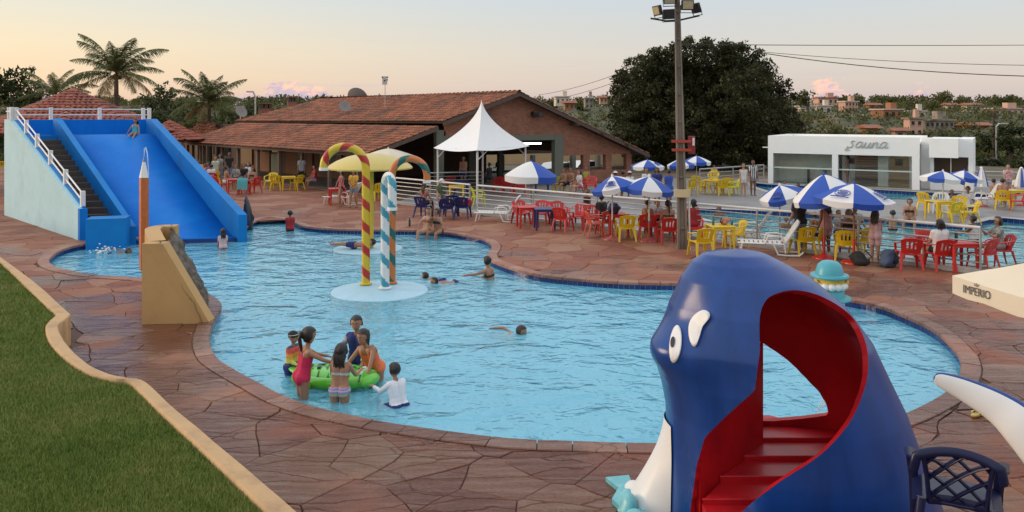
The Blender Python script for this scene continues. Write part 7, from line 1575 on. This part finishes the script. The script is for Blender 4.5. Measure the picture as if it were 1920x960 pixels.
seated('shirtless man sitting in the red chair nearest the slide by the veranda', 424, 357, -50, 'm', [('trunks', c_white)], fat=1.15, group=VG); seated('person in a flowered shirt behind the shirtless man by the veranda', 443, 352, 170, 'm', [('shirt', c_flor), ('shorts', c_black)], group=VG); seated('tanned long haired person facing us beside the veranda post', 474, 359, 160, 'm', [('bikini_top', c_black), ('trunks', c_red)], hair='bob', fat=1.1, group=VG); seated('person in black between the two red tables of the veranda', 458, 350, 175, 'm', [('shirt', c_black), ('shorts', c_den)], group=VG)
seated('child in an orange shirt at the veranda table by the slide edge', 385, 345, 140, 'm', [('shirt', c_oran), ('shorts', c_den)], h=1.4, group=VG); seated('person in a white shirt next to the child in orange', 396, 352, 20, 'm', [('shirt', c_wht), ('shorts', c_black)], group=VG); seated('person in a mustard shirt far back on the veranda', 374, 340, 190, 'd', [('shirt', c_yel), ('shorts', c_black)], group=VG); person('person in grey standing among the tables on the veranda', G(413, 343), 150, 1.66, 'm', arms=DOWN, clothes=[('shirt', c_grey), ('trousers', c_den)], hair='bob', group=VG); person('person in pale green standing behind the veranda tables', G(404, 344), 200, 1.55, 'l', arms=DOWN, clothes=[('shirt', cloth('pale_green', (.45, .48, .36))), ('shorts', c_wht)], group=VG)
seated('person in an orange top at the back tables left on the veranda', 366, 343, 200, 'd', [('shirt', c_oran), ('shorts', c_black)], hair='bob', group=VG); seated('person in violet at the crowded tables beside the slide parapet', 391, 346, 120, 'm', [('shirt', cloth('violet_shirt', (.16, .08, .28))), ('shorts', c_black)], group=VG); person('tall person in dark clothes standing by a veranda post left of the red tables', G(430, 342), 190, 1.74, 'd', arms=DOWN, clothes=[('shirt', c_black), ('trousers', c_den)], group=VG); seated('person in white at the veranda tables behind the red ones', 466, 347, 170, 'l', [('shirt', c_wht), ('shorts', c_den)], hair='bob', group=VG); person('waiter in a dark shirt standing in the veranda doorway', G(566, 350), 180, 1.72, 'd', arms=DOWN, clothes=[('shirt', c_grey), ('trousers', c_black)], group=VG); seated('person in a red top on the veranda right of the yellow table', 590, 355, 120, 'm', [('shirt', c_red), ('shorts', c_den)], group=VG)
person('dark silhouetted person standing at the bar inside the hall', iq(936, 346, 7.0), 30, 1.72, 'v', arms=((20, -70, 0, -10), (-20, -70, 0, -10)), clothes=[('shirt', c_black), ('trousers', c_black)], group=VG); person('shirtless man standing inside the hall behind the tent pole', G(869, 352), 160, 1.7, 'm', arms=DOWN, clothes=[('trunks', c_navy)], fat=1.1, group=VG); seated('dark clothed person at the bar left of the silhouette', 918, 353, 60, 'd', [('shirt', c_black), ('trousers', c_black)], z=.1, group=VG)
seated('shirtless person seated left in the row by the green column', 1057, 362, 130, 'm', [('trunks', c_black)], group=VG); seated('second shirtless person in the row by the green column', 1070, 361, 150, 'm', [('trunks', c_black)], group=VG); seated('woman in a white top sitting in front of the brick pillars', 1087, 367, 110, 'l', [('shirt', c_wht), ('shorts', c_pk2)], hair='bob', hairm=M_hairb, group=VG); seated('person in a lime top behind the woman in white', 1100, 357, 140, 'm', [('tank_top', cloth('lime_top', (.40, .42, .05))), ('shorts', c_black)], group=VG)
seated('person in a white cap behind the left parasol', 1154, 371, 10, 'm', [('shirt', c_black), ('shorts', c_den)], cap=(c_wht, 'brim'), group=VG); seated('dark haired person next to the white cap behind the parasol', 1168, 370, -20, 'd', [('shirt', c_red), ('shorts', c_black)], group=VG); seated('person in a pale cap behind the two front parasols', 1181, 371, 20, 'm', [('shirt', c_wht), ('shorts', c_black)], cap=(c_wht, 'peak'), group=VG)
person('person in a royal blue shirt standing left of the concrete pole', G(1254, 391), 30, 1.66, 'd', arms=DOWN, clothes=[('shirt', c_blue), ('shorts', c_yel)], group=VG); person('person in a white shirt under the far blue parasol', G(1212, 383), 200, 1.6, 'm', arms=DOWN, clothes=[('shirt', c_wht), ('shorts', c_den)], group=VG); person('person in dark blue behind the far blue parasol', G(1232, 386), 170, 1.66, 'd', arms=DOWN, clothes=[('shirt', c_navy), ('shorts', c_grey)], hair='bob', group=VG)
RG = 'guests along the pipe railing'
person('child with dark hair standing behind the railing and the red chairs', G(1101, 421), 150, 1.25, 'd', arms=DOWN, clothes=[('tank_top', c_black), ('shorts', c_black)], kid=True, group=RG); seated('person in a black hat and black shirt among the red chairs', 1128, 431, 10, 'm', [('shirt', c_black), ('shorts', c_black)], cap=(c_black, 'brim'), group=RG, h=1.45); seated('shirtless boy in the red chair by the parasol pole', 1214, 446, -30, 'm', [('trunks', c_blue)], h=1.5, group=RG); seated('woman with a dark ponytail in the red chair left of the concrete pole', 1253, 452, 5, 'm', [('bikini_top', c_black), ('shorts', c_wht)], hair='pony', group=RG); seated('pale child between the two red chairs by the railing', 1233, 441, 160, 'm', [('shirt', c_grey), ('shorts', c_navy)], h=1.3, group=RG); seated('dark haired person right behind the concrete pole', 1301, 449, 20, 'd', [('shirt', c_red), ('shorts', c_black)], hair='bob', group=RG)
person('man in a black shirt and jeans standing behind the railing under the blue parasol', G(1499, 473), 15, 1.70, 'm', arms=((20, -78, 10, -60), (-20, -78, -10, -60)), clothes=[('shirt', c_black), ('trousers', c_den)], fat=1.1, group=RG); person('woman in a dusty pink dress with long hair behind the left red pole', G(1549, 478), 20, 1.56, 'd', arms=DOWN, clothes=[('dress', c_rose)], hair='long', group=RG); seated('dark skinned woman seated under the parasol with emblems', 1592, 476, 150, 'd', [('bikini_top', c_black), ('shorts', c_black)], hair='bob', fat=1.15, group=RG); seated('man seated facing us under the parasol with emblems', 1603, 463, 185, 'd', [('shirt', c_grey), ('shorts', c_black)], group=RG); seated('child in grey at the table under the emblem parasol', 1572, 466, 200, 'm', [('shirt', c_grey), ('shorts', c_navy)], h=1.35, group=RG); seated('shirtless child under the blue parasol facing the pool', 1528, 470, -40, 'm', [('trunks', c_navy)], h=1.3, group=RG)
person('girl wrapped in a pale pink towel standing by the blue backpack', G(1641, 493), -35, 1.38, 'm', arms=((10, -70, -40, 10), (-10, -70, 40, 10)), clothes=[('dress', cloth('pink_towel', (.48, .30, .30), bump=.5))], hair='long', kid=True, group=RG); seated('person in a white shirt with dark hair, back to us, in the middle red chair', 1763, 505, 2, 'm', [('shirt', c_wht), ('shorts', c_black)], hair='bob', fat=1.2, group=RG); seated('boy in a white vest at the right red table', 1826, 488, 40, 'd', [('tank_top', c_wht), ('shorts', c_black)], h=1.5, arms=((20, -45, -30, 5), (-20, -45, 30, 5)), group=RG); seated('woman in a pale cap and grey flowered top facing left at the red table', 1872, 497, 85, 'm', [('shirt', c_flor), ('shorts', c_grey)], hair='bob', hairm=M_hairb, cap=(cloth('beige_cap', (.40, .33, .25)), 'peak'), arms=((20, -40, -30, 45), (-20, -40, 30, 30)), group=RG)
BG = 'bathers at the right hand pools'
person('shirtless boy in the water leaning on the peninsula edge', G(1674, 424), -25, 1.4, 'm', arms=((30, -40, 10, -10), (-30, -40, -10, -10)), clothes=[('trunks', c_black)], kid=True, pelvis=-.12, group=BG); person('woman in a black bikini sitting on the peninsula edge', G(1706, 417), 150, 1.62, 'm', lean=4, arms=((25, -65, -30, -25), (-25, -65, 30, -25)), legs=SIT, clothes=[('bikini_top', c_black), ('bikini_bottom', c_black)], hair='bun', pelvis=.10, fat=1.15, group=BG)
person('woman in a grey white top standing beside the far yellow cluster', G(1394, 369), 175, 1.60, 'l', arms=DOWN, clothes=[('tank_top', c_wht), ('shorts', c_wht)], hair='bun', hairm=M_hairb, group=BG); person('man in a striped black and white shirt by the far pool', G(1412, 367), 190, 1.72, 'd', arms=DOWN, clothes=[('shirt', c_bw), ('shorts', c_grey)], group=BG); person('woman in a patterned swimsuit inside the glass front of the sauna', SM @ Vector((x1 if False else SL * .535, .62, .06)), 60, 1.62, 'm', arms=DOWN, clothes=[('swimsuit', c_flor)], hair='bun')
for lb, u, v, sk in (('head of a bather left in the far pool before the sauna', 1471, 352, 'm'), ('pair of shoulders of a bather in the middle of the far pool', 1497, 357, 'd'), ('bather farther right in the far pool near the blue parasol tip', 1512, 360, 'm'), ('dark head of a swimmer right in the far pool under the sauna wing', 1785, 370, 'd'), ('swimmer at the left end of the nearer right pool', 1348, 404, 'd')): person(lb, G(u, v, -.13), 160, 1.6, sk, arms=((60, -20, 60, -10), (-60, -20, -60, -10)), clothes=[('trunks', c_navy)], pelvis=-.38, group=BG)
person('dark haired swimmer by the white lounger in the right pool', G(1474, 428, -.13), 170, 1.5, 'd', arms=DOWN, clothes=[('trunks', c_navy)], pelvis=-.28, group=BG); seated('man in navy trunks, back turned, in the yellow chair at the right', 1881, 391, -20, 'm', [('trunks', c_navy)], lean=10, group=BG); seated('tanned man with pink towel on a lounger below the closed parasol', 1863, 384, -70, 'm', [('trunks', c_pk2)], group=BG, z=-.12); person('woman in a white and red top standing behind the seated men', G(1890, 372), 170, 1.6, 'l', arms=DOWN, clothes=[('shirt', cloth('white_red_top', (.55, .40, .40), col2=(.45, .08, .08), c2scale=9)), ('shorts', c_den)], group=BG); seated('person with dark hair bent over behind the yellow poolside table', 1815, 402, 150, 'd', [('shirt', c_wht), ('shorts', c_navy)], group=BG, z=-.15); seated('person in white at the far right table by the closed parasol', 1908, 380, 160, 'm', [('shirt', c_wht), ('shorts', c_black)], group=BG)
seated('child in yellow behind the far yellow cluster by the fence', 1339, 347, 180, 'd', [('shirt', c_yel), ('shorts', c_black)], h=1.3, group=BG)
# ---------------------------------------------------------------- the green inflatable crocodile
cr0 = W(622, 718); gc = thing('inflatable_crocodile', 'green inflatable crocodile float with black markings held by the children', 'pool float', cr0, R(-16)); M_inf = plast('inflatable_green', (.11, .50, .035), rough=.22, coat=.3); M_infd = plast('inflatable_dark', (.012, .06, .02))
b = MB(); pts = [(-.78, .12, .12), (-.60, .09, .10), (-.38, .04, .10), (-.1, .0, .11), (.2, 0, .11), (.40, -.02, .12), (.58, -.03, .12), (.74, -.05, .10)]
b.tube(spline([Vector(p) for p in pts], 5, False), list(np.interp(np.linspace(0, 1, 36), [0, .1, .3, .5, .65, .8, .93, 1], [.04, .09, .21, .27, .26, .22, .20, .09])), 18, flat=(.48, 1.15)); b.build('body', M_inf, gc, smooth=180)
for sy in (-1, 1): MB().tube(spline([Vector(p) for p in ((-.5, sy * .2, .10), (-.1, sy * .33, .10), (.25, sy * .32, .11), (.6, sy * .16, .12))], 5, False), .085, 10).build('side_tube', M_inf, gc, smooth=180)
for i in range(7): MB().box((-.5 + i * .15, 0 - i * .008, .215 + .02 * sin(i)), (.05, .13, .03), rz=.2 * i).build('back_marking', M_infd, gc)
for i in range(6):
    for sy in (-1, 1): MB().tube([(-.3 + i * .17, sy * .15, .21), (-.25 + i * .17, sy * .30, .175)], .012, 5).build('stripe', M_infd, gc)
for sy in (-1, 1): MB().ell((.52, sy * .09 - .03, .23), (.05, .045, .05), 10, 8).build('eye', M_white, gc, smooth=180); MB().tube([(-.15, sy * .35, .08), (-.2, sy * .52, .05)], [.07, .03], 8).build('leg', M_inf, gc, smooth=180); MB().tube([(.3, sy * .35, .08), (.38, sy * .50, .05)], [.07, .03], 8).build('leg', M_inf, gc, smooth=180)

sp_ = MB()
for i in range(46):
    q = W(198, 472) + Vector((random.gauss(0, .22), random.gauss(0, .18), abs(random.gauss(0, .07)))); r_ = random.uniform(.008, .028); sp_.ell((q.x, q.y, q.z), (r_ * 1.6, r_ * 1.3, r_), 6, 5)
tag(sp_.build('splash', M_white, smooth=180), 'white splash thrown up by the swimmer beside the slide', 'splash', kind='stuff')
